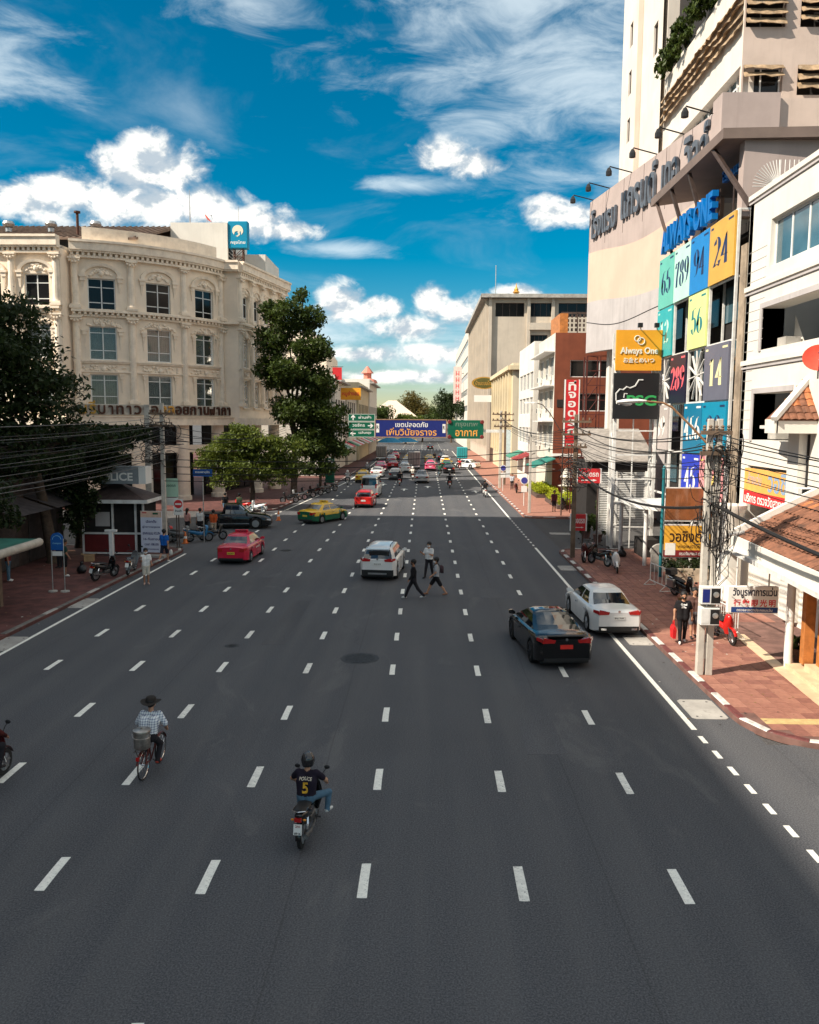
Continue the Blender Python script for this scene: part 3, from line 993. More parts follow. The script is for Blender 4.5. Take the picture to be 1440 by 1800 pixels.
ph = B().box(-25.6 - LB[0], -19.9 - LB[0], 84 - LB[1], 93 - LB[1], 22.2, 27.2).build('penthouse', M_WHITE, bl)
b = B()
for k in range(11):
    b.box(-19.895 - LB[0], -19.84 - LB[0], 84.4 - LB[1], 86 - LB[1], 23.4 + .37 * k, 23.62 + .37 * k)
b.build('louvre', M_DARK, ph)
B().box(-19.85 - LB[0], -16.9 - LB[0], 88 - LB[1], 96 - LB[1], 22.2, 24.9).build('penthouse', M_WHITE, bl)
b = B().tube([(-23.9 - LB[0], 85 - LB[1], 27.1), (-23.9 - LB[0], 85 - LB[1], 29), (-23.9 - LB[0], 85 - LB[1], 30.6)], [.08, .05, .02], 5)
b.build('antenna', M_STEEL, bl)


def dish(loc, r, mred, aim, label, cat='satellite dish'):
    t = thing('satellite_dish', label, cat, loc)
    q = Vector(aim).to_track_quat('Z', 'Y').to_matrix()
    P = lambda x, y, z: tuple(q @ Vector((x, y, z)) + Vector((0, 0, r * 1.25)))
    rings = [[P(r * s * math.cos(a), r * .92 * s * math.sin(a), .28 * r * s * s) for a in [2 * math.pi * k / 24 for k in range(24)]] for s in (.02, .25, .5, .75, 1.0)]
    B().loft(rings, cap=False).build('reflector', mred, t, smooth=True)
    B().tube([P(0, -r * .95, .25 * r), P(0, -r * .5, r * .8), P(0, -.05, r * 1.0)], .018 * max(1, r), 5).build('feed_arm', M_IRON, t)
    B().ball(P(0, 0, r * 1.0), .06 * max(1, r), 6, 4).build('receiver', M_IRON, t)
    B().tube([(0, 0, 0), (0, 0, r * .7), P(0, 0, -.02)], .03 * max(1, r), 6).build('mast', M_STEEL, t)
    return t


M_RED = mat('red_plastic', (.62, .075, .045), .45, var=.1, scale=5)
dish((-22.3, 85.5, 27.2), .55, M_RED, (.8, .1, .7), 'small red satellite dish on the white rooftop box')
# blue rooftop bank sign
M_BANK = mat('bank_blue', (.0, .235, .40), .4, var=.06, scale=1)
M_SIGNW = flat('sign_white', (.80, .79, .75))
t = thing('bank_sign', 'blue box sign with white bird emblem on a lattice tower on the roof', 'sign', (-18.9, 84.6, 22.3))
B().box(-1.0, 1.0, -.45, .45, 2.45, 5.1).build('sign_box', M_BANK, t, bevel=.08)
b = B()
for sx_ in (-.45, .45):
    for sy_ in (-.3, .3):
        b.bar((sx_, sy_, 0), (sx_, sy_, 2.47), .09)
    for z in np.arange(.1, 2.2, .78):
        b.bar((sx_, -.3, z), (sx_, .3, z + .8), .05)
for z in np.arange(.1, 2.2, .78):
    for sy_ in (-.3, .3):
        b.bar((-.45, sy_, z), (.45, sy_, z + .8), .05)
        b.bar((-.45, sy_, z), (.45, sy_, z), .05)
b.build('lattice_tower', M_RUST, t)
em = B()
pts = _arc(0, 4.15, .55, .55, -20, 200, 20)
em.prism([(x, z) for x, z in pts] + [(-.38, 3.77), (-.28, 4.05), (-.05, 4.13), (.12, 4.0), (.3, 4.1), (.36, 3.75)], -.47, -.453, 'y')
em.prism([(-.05, 4.05), (.2, 4.0), (.22, 3.75), (0, 3.57), (-.22, 3.65), (0, 3.7), (.08, 3.85)], -.47, -.453, 'y')
em.build('emblem', flat('emblem_cream', (.78, .70, .55)), t)
text('กรุงไทย', 1.5, .42, M_SIGNW, t, (0, -.455, 3.0), (1, 0, 0), bold=.02)
B().tube([(0, 0, 5.05), (0, 0, 6.6)], .025, 4).build('lightning_rod', M_STEEL, t)
# ------------------------------------------------------------------ right side of the road
def rel(f, o):
    return lambda u, d, z: (lambda p: (p[0] - o[0], p[1] - o[1], p[2]))(f(u, d, z))


M_BEIGE = mat('beige_render', (.56, .45, .385), .85, var=.08, scale=.4, streak=.22, dirt=((.40, .31, .26), .3, .35))
M_MAUVE = mat('mauve_render', (.40, .325, .30), .85, var=.08, scale=.5, streak=.30, dirt=((.28, .21, .19), .5, .3))
M_PINK = mat('pink_render', (.62, .425, .335), .85, var=.06, scale=.4, streak=.12, dirt=((.62, .43, .34), .5, .35))
M_GREYR = mat('grey_render', (.44, .41, .405), .85, var=.08, scale=.5, streak=.35, dirt=((.30, .28, .27), .4, .3))
M_HWHITE = mat('hotel_white', (.66, .60, .53), .85, var=.06, scale=.4, streak=.22, dirt=((.55, .45, .37), .35, .3))
M_AWN = mat('corrugated_brown', (.33, .23, .14), .75, .1, var=.35, scale=2.5, streak=.5, dirt=((.48, .42, .33), 1.2, .6))
M_SLATE = mat('slate_letter', (.13, .145, .17), .5, .3, var=.15, scale=3)
M_STRUT = mat('dark_steel', (.10, .07, .06), .5, .5, var=.2, scale=4)
M_BLACK = flat('black_metal', (.012, .012, .013), .45)
M_WMET = mat('white_steel', (.70, .69, .66), .45, .0, var=.10, scale=3, streak=.3, dirt=((.33, .24, .17), 2.0, .45))
M_LEAF = {}

# --- hotel
HO = (18.0, 58.0)
ho = thing('hotel', 'tall white hotel with curved banded podium wall and rusty awnings', 'building', (*HO, 0))
pa = math.atan2(-20.0, 3.3)
fP = rel(plane_fm((13.0, 68.0), pa), HO)
PL = math.hypot(20, 3.3)
b1 = lambda u: 20.75 + .38 * math.cos(u * .30 + .2) - .02 * u
b2 = lambda u: 16.85 + .42 * math.cos(u * .26 + .15)
top = lambda u: 25.1
bot = lambda u: 13.15 + .12 * math.cos(u * .3)
for nm, lo, hi, m in (('wall_band', bot, b2, M_GREYR), ('wall_band', b2, b1, M_PINK), ('wall_band', b1, top, M_MAUVE)):
    b, n = B(fP), 44
    b.loft([[(PL * i / n, 0, lo(PL * i / n)), (PL * i / n, 0, hi(PL * i / n)), (PL * i / n, -.4, hi(PL * i / n)), (PL * i / n, -.4, lo(PL * i / n))] for i in range(n + 1)])
    b.build(nm, m, ho)
b = B(fP)
for i in range(6):
    b.box(PL * i / 6 + .0, PL * i / 6 + .04, .0, .012, 21.3, 25.1)
b.build('panel_joint', M_STRUT, ho)
b = B(fP)
b.tube([(PL * i / 24, .01, b2(PL * i / 24) - 1.55 - .35 * math.sin(i * .3)) for i in range(25)], .03, 4)
b.build('loose_wire', M_BLACK, ho)
for nm, w, u, z, h in (('โรงแรม', 5.0, 3.3, 23.1, 2.2), ('แกรนด์', 5.6, 9.6, 23.4, 2.6), ('เดอ', 2.2, 14.4, 23.1, 1.9), ('วิลล์', 2.9, 17.7, 23.5, 2.7)):
    p, q = fP(u, .06, z), fP(u + 1, .06, z)
    text(nm, w, h, M_SLATE, ho, p, (q[0] - p[0], q[1] - p[1], 0), bold=.016, depth=.16, name='letter')
for u in (.6, 4.0, 8.0, 12.0, 15.8, 19.2):
    b = B(fP)
    b.tube([(u, -.2, 25.1), (u, 1.6, 25.45), (u, 1.65, 25.35)], .045, 5)
    b.lathe([(.10, 0), (.22, -.25), (.22, -.5), (.05, -.55)], 8, (u, 1.65, 25.35))
    b.build('spotlight', M_BLACK, ho)
# camera-side return of the podium and soffit
fR = rel(plane_fm((16.3, 48.0), 0), HO)
B(fR).box(0, 3.2, -1.5, 0, 20.8, 25.9).build('parapet_box', M_MAUVE, ho)
B(fR).box(3.2, 16, -1.5, -.3, 20.8, 25.7).build('parapet_box', M_BEIGE, ho)
B().prism([(13.1 - HO[0], 67.6 - HO[1]), (16.5 - HO[0], 48.2 - HO[1]), (32 - HO[0], 48.2 - HO[1]), (32 - HO[0], 67.6 - HO[1])], 13.4, 13.7, 'z').build('podium_soffit', M_GREYR, ho)
B().prism([(13.3 - HO[0], 67.4 - HO[1]), (16.7 - HO[0], 48.4 - HO[1]), (32 - HO[0], 48.4 - HO[1]), (32 - HO[0], 67.4 - HO[1])], 24.6, 24.9, 'z').build('podium_roof', M_GREYR, ho)
for y in (66.5,):
    B().box(14.5 - HO[0], 15.4 - HO[0], y - .5 - HO[1], y + .5 - HO[1], 0, 13.4).build('podium_column', M_WHITE, ho)
B().box(18.5 - HO[0], 32 - HO[0], 50 - HO[1], 67 - HO[1], 0, 13.35).build('ground_storey', M_GREYR, ho)
# wing
fW = rel(plane_fm((18.0, 66.0), rad(-90)), HO)
fF = rel(plane_fm((18.0, 50.0), 0), HO)
wall(fW, 0, 16, 24.9, 33.6, [(.3, 15.8, 26.4, 28.2)], 'wall', M_HWHITE, ho, .8)
b = B(fW)
for i in range(13):
    b.box(.4 + 1.25 * i, .47 + 1.25 * i, -.5, -.4, 26.4, 28.2)
b.box(.3, 15.8, -.52, -.48, 27.6, 27.7)
b.build('window_mullion', M_WFR, ho)
for i in range(12):
    B(fW).box(.5 + 1.25 * i, 1.62 + 1.25 * i, -.62, -.58, 26.4, 28.2).build('pane', M_GLB if i % 4 in (1, 2) else M_GLD, ho)


def awning(fm, u0, u1, z0, z1, n, parent, jag=.15):
    """rows of weathered corrugated sheet slats hung over an opening, each its own piece"""
    for k in range(n):
        za = z1 - (z1 - z0) * k / n
        b, N = B(fm), max(4, int((u1 - u0) / .35))
        h = (z1 - z0) / n
        rows = []
        for i in range(N + 1):
            u = u0 + (u1 - u0) * i / N
            s = random.uniform(-jag, jag) * .35
            w = .035 * (i % 2)
            rows.append([(u, .02 + w, za), (u, .20 + w, za - h * .45 + s * .3), (u, .34 + w + s * .4, za - h * .82 + s), (u, .30 + w + s * .4, za - h * .85 + s), (u, .05 + w, za - h * .4)])
        b.loft(rows)
        b.build('awning_slat', M_AWN, parent)


awning(fW, .2, 15.9, 30.1, 32.3, 4, ho, .35)
wall(fF, 0, 16, 20.9, 48, [(.1, 2.35, 30.2, 32.2), (3.2, 7.5, 30.2, 32.2), (.1, 2.35, 26.5, 28.15), (3.2, 7.5, 26.5, 28.15), (.4, 2.3, 36, 38), (3.2, 7.5, 36, 38), (8.6, 13, 30.2, 32.2), (8.6, 13, 26.5, 28.15)], 'wall', M_BEIGE, ho, .6)
for u0, u1, z0, z1, n in ((.1, 2.35, 30.2, 32.2, 4), (3.2, 7.5, 30.4, 32.2, 4), (.1, 2.35, 27.35, 28.15, 2), (3.2, 7.5, 26.7, 28.15, 3), (8.6, 13, 30.2, 32.2, 4), (8.6, 13, 26.5, 28.15, 3)):
    awning(fF, u0, u1, z0, z1, n, ho)
window(fF, .1, 2.35, 26.5, 28.15, ho, M_WFR, M_GLD, 2, (0, 1), d=-.4)
for u0, u1, z0, z1 in ((3.2, 7.5, 30.2, 32.2), (3.2, 7.5, 26.5, 28.15), (.1, 2.35, 30.2, 32.2)):
    B(fF).box(u0, u1, -.58, -.5, z0, z1).build('room_backing', M_DARK, ho)
B().box(18.9 - HO[0], 33 - HO[0], 51 - HO[1], 66 - HO[1], 24.9, 48).build('inner_core', M_DARK, ho)
B(fW).box(0, 16, -.85, -.45, 33.6, 34.5).build('planter_edge', M_HWHITE, ho)
wall(rel(plane_fm((19.6, 66.0), rad(-90)), HO), 0, 15.5, 33.4, 48, [], 'wall', M_BEIGE, ho, .2)
# tower
fT = rel(plane_fm((17.7, 79.2), rad(-90)), HO)
th = [(2.6, 3.6, z, z + 2.0) for z in (32.3, 36.3, 40.3, 44.5)] + [(10.6, 11.8, z, z + 2.4) for z in (36.2, 40.8, 45)]
wall(fT, 0, 13.2, 13, 62, th, 'wall', M_HWHITE, ho, .3)
for h in th:
    window(fT, *h, ho, M_STRUT, M_GLD, 2, (0, 1), d=-.2, fw=.07)
B(fT).box(5.6, 7.2, -.05, .05, 13, 62).build('pilaster_strip', M_PINK, ho)
B(fT).box(0, 13.2, -9, -.35, 13, 62).build('tower_core', M_HWHITE, ho)

# --- building with the numbered panels
AO = (17.0, 44.5)
ao = thing('panel_building', 'narrow building covered with coloured number panels on a white steel frame', 'building', (*AO, 0))
fO = rel(plane_fm((14.0, 50.6), rad(-90)), AO)
UC = [0, 3.0, 5.85, 8.75, 12.1]
ZC = [17.3, 14.35, 11.5, 8.75, 6.1, 3.55]
B(fO).box(.1, 12.0, -6, -.9, .1, 17.0).build('wall', M_DARK, ao)
for i in (0, 2, 4, 6, 8, 10):
    for z in (4.2, 7.2, 10.0, 12.6):
        B(fO).box(i + .3, i + 1.9, -.88, -.84, z, z + 1.7).build('pane', M_GLB if (i + int(z)) % 3 else M_GLD, ao)
b = B(fO)
for u in UC:
    b.bar((u, -.08, .2), (u, -.08, 17.3), .12)
    b.bar((u, -.75, .2), (u, -.75, 17.3), .1)
for z in ZC:
    b.bar((0, -.08, z), (12.1, -.08, z), .1)
    b.bar((12.1, -.08, z), (12.1, -.8, z), .08)
b.build('steel_frame', M_WMET, ao)
PCOL = {'teal': (.13, .46, .37), 'mint': (.46, .72, .60), 'blue': (.012, .20, .52), 'ochre': (.62, .35, .055), 'sea': (.03, .36, .37), 'lime': (.66, .74, .28), 'night': (.016, .014, .035),
        'slate': (.12, .125, .17), 'grey': (.45, .40, .38), 'petrol': (.005, .155, .28), 'cyan': (.0, .23, .38), 'royal': (.012, .035, .42), 'rose': (.72, .30, .31),
        'navy': (.012, .025, .09), 'white': (.75, .74, .70), 'cream': (.78, .72, .40), 'pinkred': (.78, .13, .16), 'deepteal': (.01, .19, .21), 'yellow': (.78, .62, .16)}
pm = lambda k: mat('panel_' + k, PCOL[k], .4, var=.05, scale=1.5, streak=.08)
PANELS = [(0, 0, '65', 'teal', 'navy'), (0, 1, '789', 'mint', 'navy'), (0, 2, '94', 'blue', 'navy'), (0, 3, '24', 'ochre', 'navy'),
          (1, 0, '12', 'sea', 'mint'), (1, 2, '56', 'lime', 'deepteal'), (2, 1, '289', 'night', 'pinkred'), (2, 3, '14', 'slate', 'cream'),
          (3, 0, '89', 'grey', 'white'), (3, 2, '456', 'petrol', 'white'), (3, 3, '20', 'cyan', 'navy'), (4, 2, '45', 'royal', 'white'), (4, 3, '54', 'rose', 'yellow')]
for r, c, s, bg_, fg in PANELS:
    u0, u1, z1, z0 = UC[c], UC[c + 1], ZC[r], ZC[r + 1]
    pn = B(fO).box(u0 + .03, u1 - .03, .0, .09, z0 + .04, z1 - .04).build('number_panel', pm(bg_), ao)
    W_ = (u1 - u0) * (.62 if len(s) == 2 else .86)
    numerals(s, fO, (u0 + u1) / 2 - W_ / 2, z0 + (z1 - z0) * .26, W_, (z1 - z0) * .5, .094, pm(fg), pn, .34)
    k = B(fO)
    k.box(u0 + .2, u0 + .55, .0905, .094, z1 - .3, z1 - .2)
    k.box(u1 - .85, u1 - .2, .0905, .094, z1 - .3, z1 - .2)
    k.build('small_print', pm(fg), pn)
for r, c in ((2, 0), (2, 2)):
    b = B(fO)
    cu, cz_ = (UC[c] + UC[c + 1]) / 2, (ZC[r] + ZC[r + 1]) / 2
    for k in range(12):
        a = 2 * math.pi * k / 12 + .1
        e = (cu + 1.35 * math.cos(a), -.05, cz_ + 1.3 * math.sin(a))
        b.bar((cu, -.05, cz_), e, .10, .05)
    b.build('star_lattice', M_WMET, ao)
M_BLUEL = mat('letter_blue', (.0, .13, .42), .4, var=.08)
p, q = fO(5.2, .0, 18.15), fO(6.2, .0, 18.15)
text('ALWAYS ONE', 8.6, 1.4, M_BLUEL, ao, p, (q[0] - p[0], q[1] - p[1], 0), bold=.035, depth=.3, name='letter')
text('โรงแรม', 3.2, .55, M_BLUEL, ao, fO(10.2, -.6, 19.6), (q[0] - p[0], q[1] - p[1], 0), bold=.03, depth=.2, name='letter')
b = B(fO)
for u in (1.6, 4.2, 6.8, 9.4, 11.2):
    b.bar((u, -.1, 17.3), (u, -.1, 18.9), .05)
b.build('letter_post', M_STRUT, ao)
M_CCOL = mat('stained_concrete', (.33, .26, .19), .9, var=.3, scale=1.2, streak=.6, bump=.4, bscale=12, dirt=((.12, .09, .07), .8, .7))
B(fO).box(12.45, 13.15, -.9, -.1, .1, 15.6).build('concrete_column', M_CCOL, ao)
# slab canopy over the panels
cs = B()
cs.prism([(13.15 - AO[0], 50.2 - AO[1]), (13.15 - AO[0], 38.4 - AO[1]), (27 - AO[0], 37.6 - AO[1]), (27 - AO[0], 48 - AO[1]), (16.2 - AO[0], 48.2 - AO[1])], 20.3, 20.75, 'z')
cs.build('canopy_slab', mat('canopy_brown', (.17, .125, .105), .6, var=.15, scale=.6), ao)
B().box(14.2 - AO[0], 27 - AO[0], 38.6 - AO[1], 39.2 - AO[1], 17, 20.3).build('canopy_wall', M_MAUVE, ao)
for u, v in ((1.2, .9), (4.0, 3.6), (7.0, 6.4), (10.6, 12.2)):
    B(fO).bar((u, .7, 20.3), (v + .8, -.2, 17.2), .2, .16).build('canopy_strut', M_STRUT, ao)
# fan grille at the near corner
b = B(rel(plane_fm((14.3, 38.3), 0), AO))
for k in range(13):
    a = math.pi * (.5 + .5 * k / 12)
    b.tube([(1.35 + .35 * math.cos(a), .05, 18.2 + .35 * math.sin(a)), (1.35 + 1.15 * math.cos(a), .05, 18.2 + 1.15 * math.sin(a))], .022, 4)
for k in range(8):
    b.tube([(1.4 + .2 * k, .05, 17.2), (1.4 + .2 * k, .05, 19.35)], .02, 4)
b.tube([(1.35 + .35 * math.cos(math.pi * (.5 + .5 * k / 12)), .05, 18.2 + .35 * math.sin(math.pi * (.5 + .5 * k / 12))) for k in range(13)], .025, 4)
b.build('window_grille', M_WMET, ao)

# --- white building at the right edge
WO = (18.0, 30.0)
wo = thing('white_building', 'white rendered building with deep loggias and a long glazed band', 'building', (*WO, 0))
fX = rel(plane_fm((14.0, 37.0), rad(-90)), WO)
hx = [(2.3, 15.5, 14.05, 15.95), (1.9, 8.6, 10.75, 12.45), (1.45, 5.2, 7.0, 8.95), (9.5, 15.5, 10.75, 12.45), (1.2, 6.0, 3.6, 5.9)]
wall(fX, 0, 16, .1, 17.4, hx, 'wall', M_WHITE, wo, .9)
window(fX, *hx[0], wo, M_WFR, M_GLB, 9, (0, 1), d=-.25, fw=.1)
for i in range(2, 9):
    B(fX).box(2.4 + 1.46 * i, 3.7 + 1.46 * i, -.52, -.48, 14.15, 15.85).build('blind', M_CURT, wo)
for h in hx[1:4]:
    B(fX).box(h[0] - .1, h[1] + .1, -3.0, -2.9, h[2] - .1, h[3] + .1).build('loggia_back', M_DARK, wo)
    w = B(fX)
    w.box(h[0] - .22, h[0], -.9, .05, h[2] - .05, h[3] + .22)
    w.box(h[0], h[1], -.9, .05, h[3] + .003, h[3] + .22)
    w.build('loggia_surround', M_GREYR, wo)
    B(fX).add([(h[0] + .35, -1.2, h[2]), (h[0] + 1.5, -1.2, h[2]), (h[0] + .35, -1.2, h[3] - .3)], [[0, 1, 2]]).build('loggia_gable', M_WHITE, wo)
    B(fX).box(h[0] + .4, h[0] + 1.2, -1.1, -.5, h[2] + .05, h[2] + .45).build('window_box', M_CONC, wo)
for z in (17.2, 13.35, 10.2):
    B(fX).box(-.02, 16, -.02, .10, z, z + .2).build('string_course', M_WHITE, wo)
    B(fX).box(-.02, 16, -.02, .06, z - .16, z - .08).build('string_course', M_GREYR, wo)
for k in range(20):
    B(fX).box(.15, 2.0 if k > 9 else 1.1, .0, .012, 7.0 + .42 * k, 7.02 + .42 * k).build('board_joint', M_GREYR, wo)
B(fX).box(.0, 15.9, -8, -3.1, .1, 17.2).build('core', M_DARK, wo)
B().box(14.0 - WO[0], 22 - WO[0], 36.6 - WO[1], 36.98 - WO[1], .1, 17.4).build('wall', M_WHITE, wo)
M_ORS = mat('orange_sign', (.80, .40, .10), .5, var=.08, scale=2)
M_REDS = mat('red_sign', (.58, .025, .03), .5, var=.06, scale=2)
s_ = thing('shop_sign', 'pale orange and red optician sign set in the white wall', 'sign', (13.85, 33.4, 4.0))
f_ = plane_fm((0, 2.2), rad(-90))
B(f_).box(0, 4.5, -.06, .06, .85, 1.8).build('board', M_ORS, s_)
B(f_).box(0, 4.5, -.06, .065, .3, .85).build('board', M_REDS, s_)
dv = Vector(f_(1, 0, 0)) - Vector(f_(0, 0, 0))
text('ห้างแว่น', 1.4, .5, flat('sign_grey', (.45, .38, .36)), s_, f_(1.1, .066, 1.4), dv, bold=.02)
text('วอชิ', 1.7, .8, flat('sign_blue', (.25, .36, .50)), s_, f_(3.3, .066, 1.35), dv, bold=.02)
text('บริการ ตรวจวัดสายตา', 4.1, .4, M_SIGNW, s_, f_(2.2, .07, .57), dv, bold=.02)

# --- annex with a small tiled hip roof
AX = (13.6, 30.0)
ax = thing('annex_house', 'small annex with weathered red tile hip roof against the white building', 'building', (*AX, 0))
M_RT = mat('roof_tile_orange', (.40, .135, .05), .75, var=.28, scale=4, dirt=((.10, .045, .025), 1.8, .7))
M_RT2 = mat('roof_tile_brown', (.19, .080, .045), .8, var=.3, scale=4, dirt=((.05, .03, .022), 1.8, .8))
B().box(.05, 4, .3, 1.2, .3, 7.55).build('wall', M_WHITE, ax)
B().box(.35, 2.2, .2, .32, 4.4, 7.3).build('opening', M_DARK, ax)
B().prism([(-1.0, -.2), (5, -.2), (5, 2.3), (-.6, 2.3)], 7.5, 7.62, 'z').build('soffit', M_WHITE, ax)
B().box(-1.05, 5, -.3, -.2, 7.35, 7.85).build('fascia', M_WHITE, ax)
B().box(-1.1, -1.0, -.3, .6, 7.35, 7.85).build('fascia', M_WHITE, ax)
rfx = B()
rfx.add([(-1.15, -.35, 7.8), (5, -.35, 7.8), (5, 1.3, 10.0), (1.3, 1.3, 10.0), (-.4, 2.4, 7.8), (5, 2.4, 7.8)], [[0, 1, 2, 3], [0, 3, 4], [3, 2, 5, 4]])
rof = rfx.build('roof', M_RT2, ax)
for r in range(9):
    t0, t1 = r / 9, (r + 1.12) / 9
    n = 22
    for i in range(n):
        x0_ = -1.15 + 2.45 * t0 + (6.15 - 2.45 * t0) * i / n
        w = (6.15 - 2.45 * t0) / n
        P = lambda x, t, e: (x, -.35 + 1.65 * t - e * .6, 7.8 + 2.2 * t + e * .8)
        b = B()
        rows = []
        for t, e in ((t0, .05), (t1, .02)):
            rows.append([P(x0_ + w * s, t, e + .045 * math.sin(math.pi * s)) for s in (.0, .25, .5, .75, 1.0)])
        b.loft(rows, closed=False, cap=False)
        if r < 7:
            b.build('roof_tile', M_RT2 if r < 2 or random.random() < .25 else M_RT, rof)
b = B().bar((-1.2, -.4, 7.86), (1.3, 1.3, 10.1), .22, .16)
b.build('hip_board', M_WMET, ax)
dish((13.2, 28.2, 9.2), .52, M_RED, (-.35, -.85, .35), 'large red satellite dish beside the annex roof on the right')
# --- optician's shop with the tiled porch roof
SH = (11.3, 22.5)
sh = thing('tiled_shop', 'single-storey shop with orange tile roof, white fascia and brown timber posts', 'building', (*SH, 0), rad(-3.5))
M_TIMB = mat('orange_timber', (.46, .17, .045), .5, var=.25, scale=3, streak=.3)
M_MARB = mat('cream_step', (.62, .46, .30), .45, var=.12, scale=2.5, dirt=((.42, .29, .19), 3, .4))
M_PLINTH = mat('grey_plinth', (.40, .35, .31), .6, var=.12, scale=2)
YF, YN = 4.6, -6.0                                       # far and near end, local
EX, EZ, RX, RZ = -1.25, 3.95, 3.2, 6.4                   # eave and ridge
rf = B()
rf.add([(EX, YN, EZ - .02), (EX, YF, EZ - .02), (RX, YF, RZ - .02), (RX, YN, RZ - .02), (EX, YN, EZ - .12), (EX, YF, EZ - .12), (RX, YF, RZ - .12), (RX, YN, RZ - .12)],
       [[0, 3, 2, 1], [4, 5, 6, 7], [0, 1, 5, 4], [1, 2, 6, 5], [2, 3, 7, 6], [3, 0, 4, 7]])
roof = rf.build('roof', M_RT2, sh)
NR, NC = 12, 34
restt = B()
tms = {}
cnt = 0
for r in range(NR):
    for i in range(NC):
        y0_ = YF - (YF - YN) * i / NC
        w = (YF - YN) / NC
        rows = []
        jit = random.uniform(-.012, .012)
        for t, e in ((r / NR - .004, .055), ((r + 1.08) / NR, .02)):
            t = min(t, 1.0)
            rows.append([(EX + (RX - EX) * t - .45 * e, y0_ - w * s, EZ + (RZ - EZ) * t + (e + .04 * math.sin(math.pi * s)) + jit) for s in (0, .2, .4, .6, .8, 1.0)])
        lower = r < 5 or (r < 7 and random.random() < .5) or random.random() < .1  # weathered brown tiles, carried further up the lower rows to stand for shade
        if cnt < 300 and i < 27:
            b = B().loft(rows, closed=False, cap=False)
            b.build('roof_tile', M_RT2 if lower else M_RT, roof)
            cnt += 1
        else:
            restt.mi = 0 if lower else 1
            restt.loft(rows, closed=False, cap=False)
tag(restt.build('roof_tiles_further', [M_RT2, M_RT], roof), kind='stuff')
B().box(EX - .10, EX - .02, YN, YF + .1, EZ - .42, EZ + .06).build('fascia', M_WHITE, sh)
B().box(EX - .26, EX - .10, YN, YF + .1, EZ - .50, EZ - .36).build('gutter', M_WMET, sh)
B().bar((EX - .1, YF + .12, EZ + .02), (RX, YF + .12, RZ + .05), .22, .34).build('verge_board', M_WHITE, sh)
B().box(EX - .34, EX - .04, YF - .55, YF + .1, EZ - .95, EZ - .38).build('gutter_box', M_WHITE, sh)
B().box(EX, 3.0, YN, YF, EZ - .34, EZ - .27).build('porch_ceiling', M_WHITE, sh)
B().lathe([(.13, .12), (.13, 3.6)], 10, (-.05, 2.75, 0)).build('porch_post', M_WMET, sh, smooth=True)
for (x, y, w) in ((.35, 2.35, .3), (.62, 1.85, .26), (.38, -1.2, .3), (.38, -4.4, .3)):
    B().box(x - w / 2, x + w / 2, y - w / 2, y + w / 2, .35, 3.62).build('timber_post', M_TIMB, sh)
B().box(.75, 3.2, YN, 2.6, .12, 3.6).build('shop_interior', M_DARK, sh)
B().box(.55, .75, YN, 1.7, .3, 1.15).build('plinth', M_PLINTH, sh)
B().box(.60, .66, YN, 1.7, 1.15, 3.2).build('display_window', M_GLD, sh)
B().box(-.15, .9, YN, 2.7, .11, .26).build('step', M_MARB, sh)
B().box(.2, .9, YN, 2.1, .26, .42).build('step', M_MARB, sh)
B().box(-.55, -.15, YN, 6.6, .11, .15).build('step', M_MARB, sh)
b = B()
for (y, z) in ((1.2, 1.3), (.6, 1.45), (.1, 1.25), (-.6, 1.4)):
    for k in range(14):
        b.ball((.55 + random.uniform(-.18, .02), y + random.uniform(-.2, .2), z + random.uniform(-.15, .35)), random.uniform(.04, .09), 5, 3)
b.build('window_flowers', mat('pale_flowers', (.62, .66, .50), .8, var=.4, scale=14), sh)
# hanging sign of the shop
t = thing('hanging_sign', 'white hanging optician sign with black Thai and red Chinese lettering', 'sign', (10.35, 25.6, 1.75), rad(-2))
B().box(-.78, .78, -.09, .09, 0, .86).build('sign_box', M_SIGNW, t, bevel=.02)
B().box(-.66, .78, -.095, -.091, .03, .2).build('blue_band', flat('sign_navy', (.012, .05, .20)), t)
text('วังบูรพาการแว่น', 1.36, .36, flat('ink_navy', (.012, .014, .035)), t, (.05, -.094, .66), (1, 0, 0), bold=.03)
text('行鏡眼光明', 1.3, .24, flat('ink_red', (.62, .02, .025)), t, (.05, -.094, .335), (1, 0, 0), bold=.025, spacing=1.35)
text('ตรวจสายตาประกอบแว่น', 1.1, .1, M_SIGNW, t, (.06, -.097, .115), (1, 0, 0), bold=.02)
B().tube([(-.5, 0, .86), (-.5, 0, 1.75)], .025, 6).build('hanger', M_WMET, t)
B().tube([(.5, 0, .86), (.5, 0, 1.75)], .025, 6).build('hanger', M_WMET, t)
# air conditioner on the wall above
t = thing('air_conditioner', 'outdoor air conditioner unit on a bracket above the tiled porch', 'air conditioner', (12.85, 27.6, 4.95))
B().box(-.45, .45, -.16, .16, 0, .62).build('casing', M_WMET, t, bevel=.02)
B().box(-.30, .43, -.165, -.161, .04, .58).build('grille', M_BLACK, t)
b = B()
b.bar((-.4, -.2, -.02), (.5, -.2, -.02), .04)
b.bar((-.3, -.2, -.02), (.45, -.2, .5), .03)
b.bar((.48, -.2, -.02), (.48, -.2, .55), .03)
b.build('bracket', M_WMET, t)

# --- brown-fronted building, white building, beige office block and others going away down the right side
def face_windows(fm, us, zs, parent, mf, mg, cols=2, d=-.15, fw=.07, split=False, rows=(0, 1)):
    for (u0, u1) in us:
        for (z0, z1) in zs:
            window(fm, u0, u1, z0, z1, parent, mf, mg, cols, rows, d=d, fw=fw, split=split)


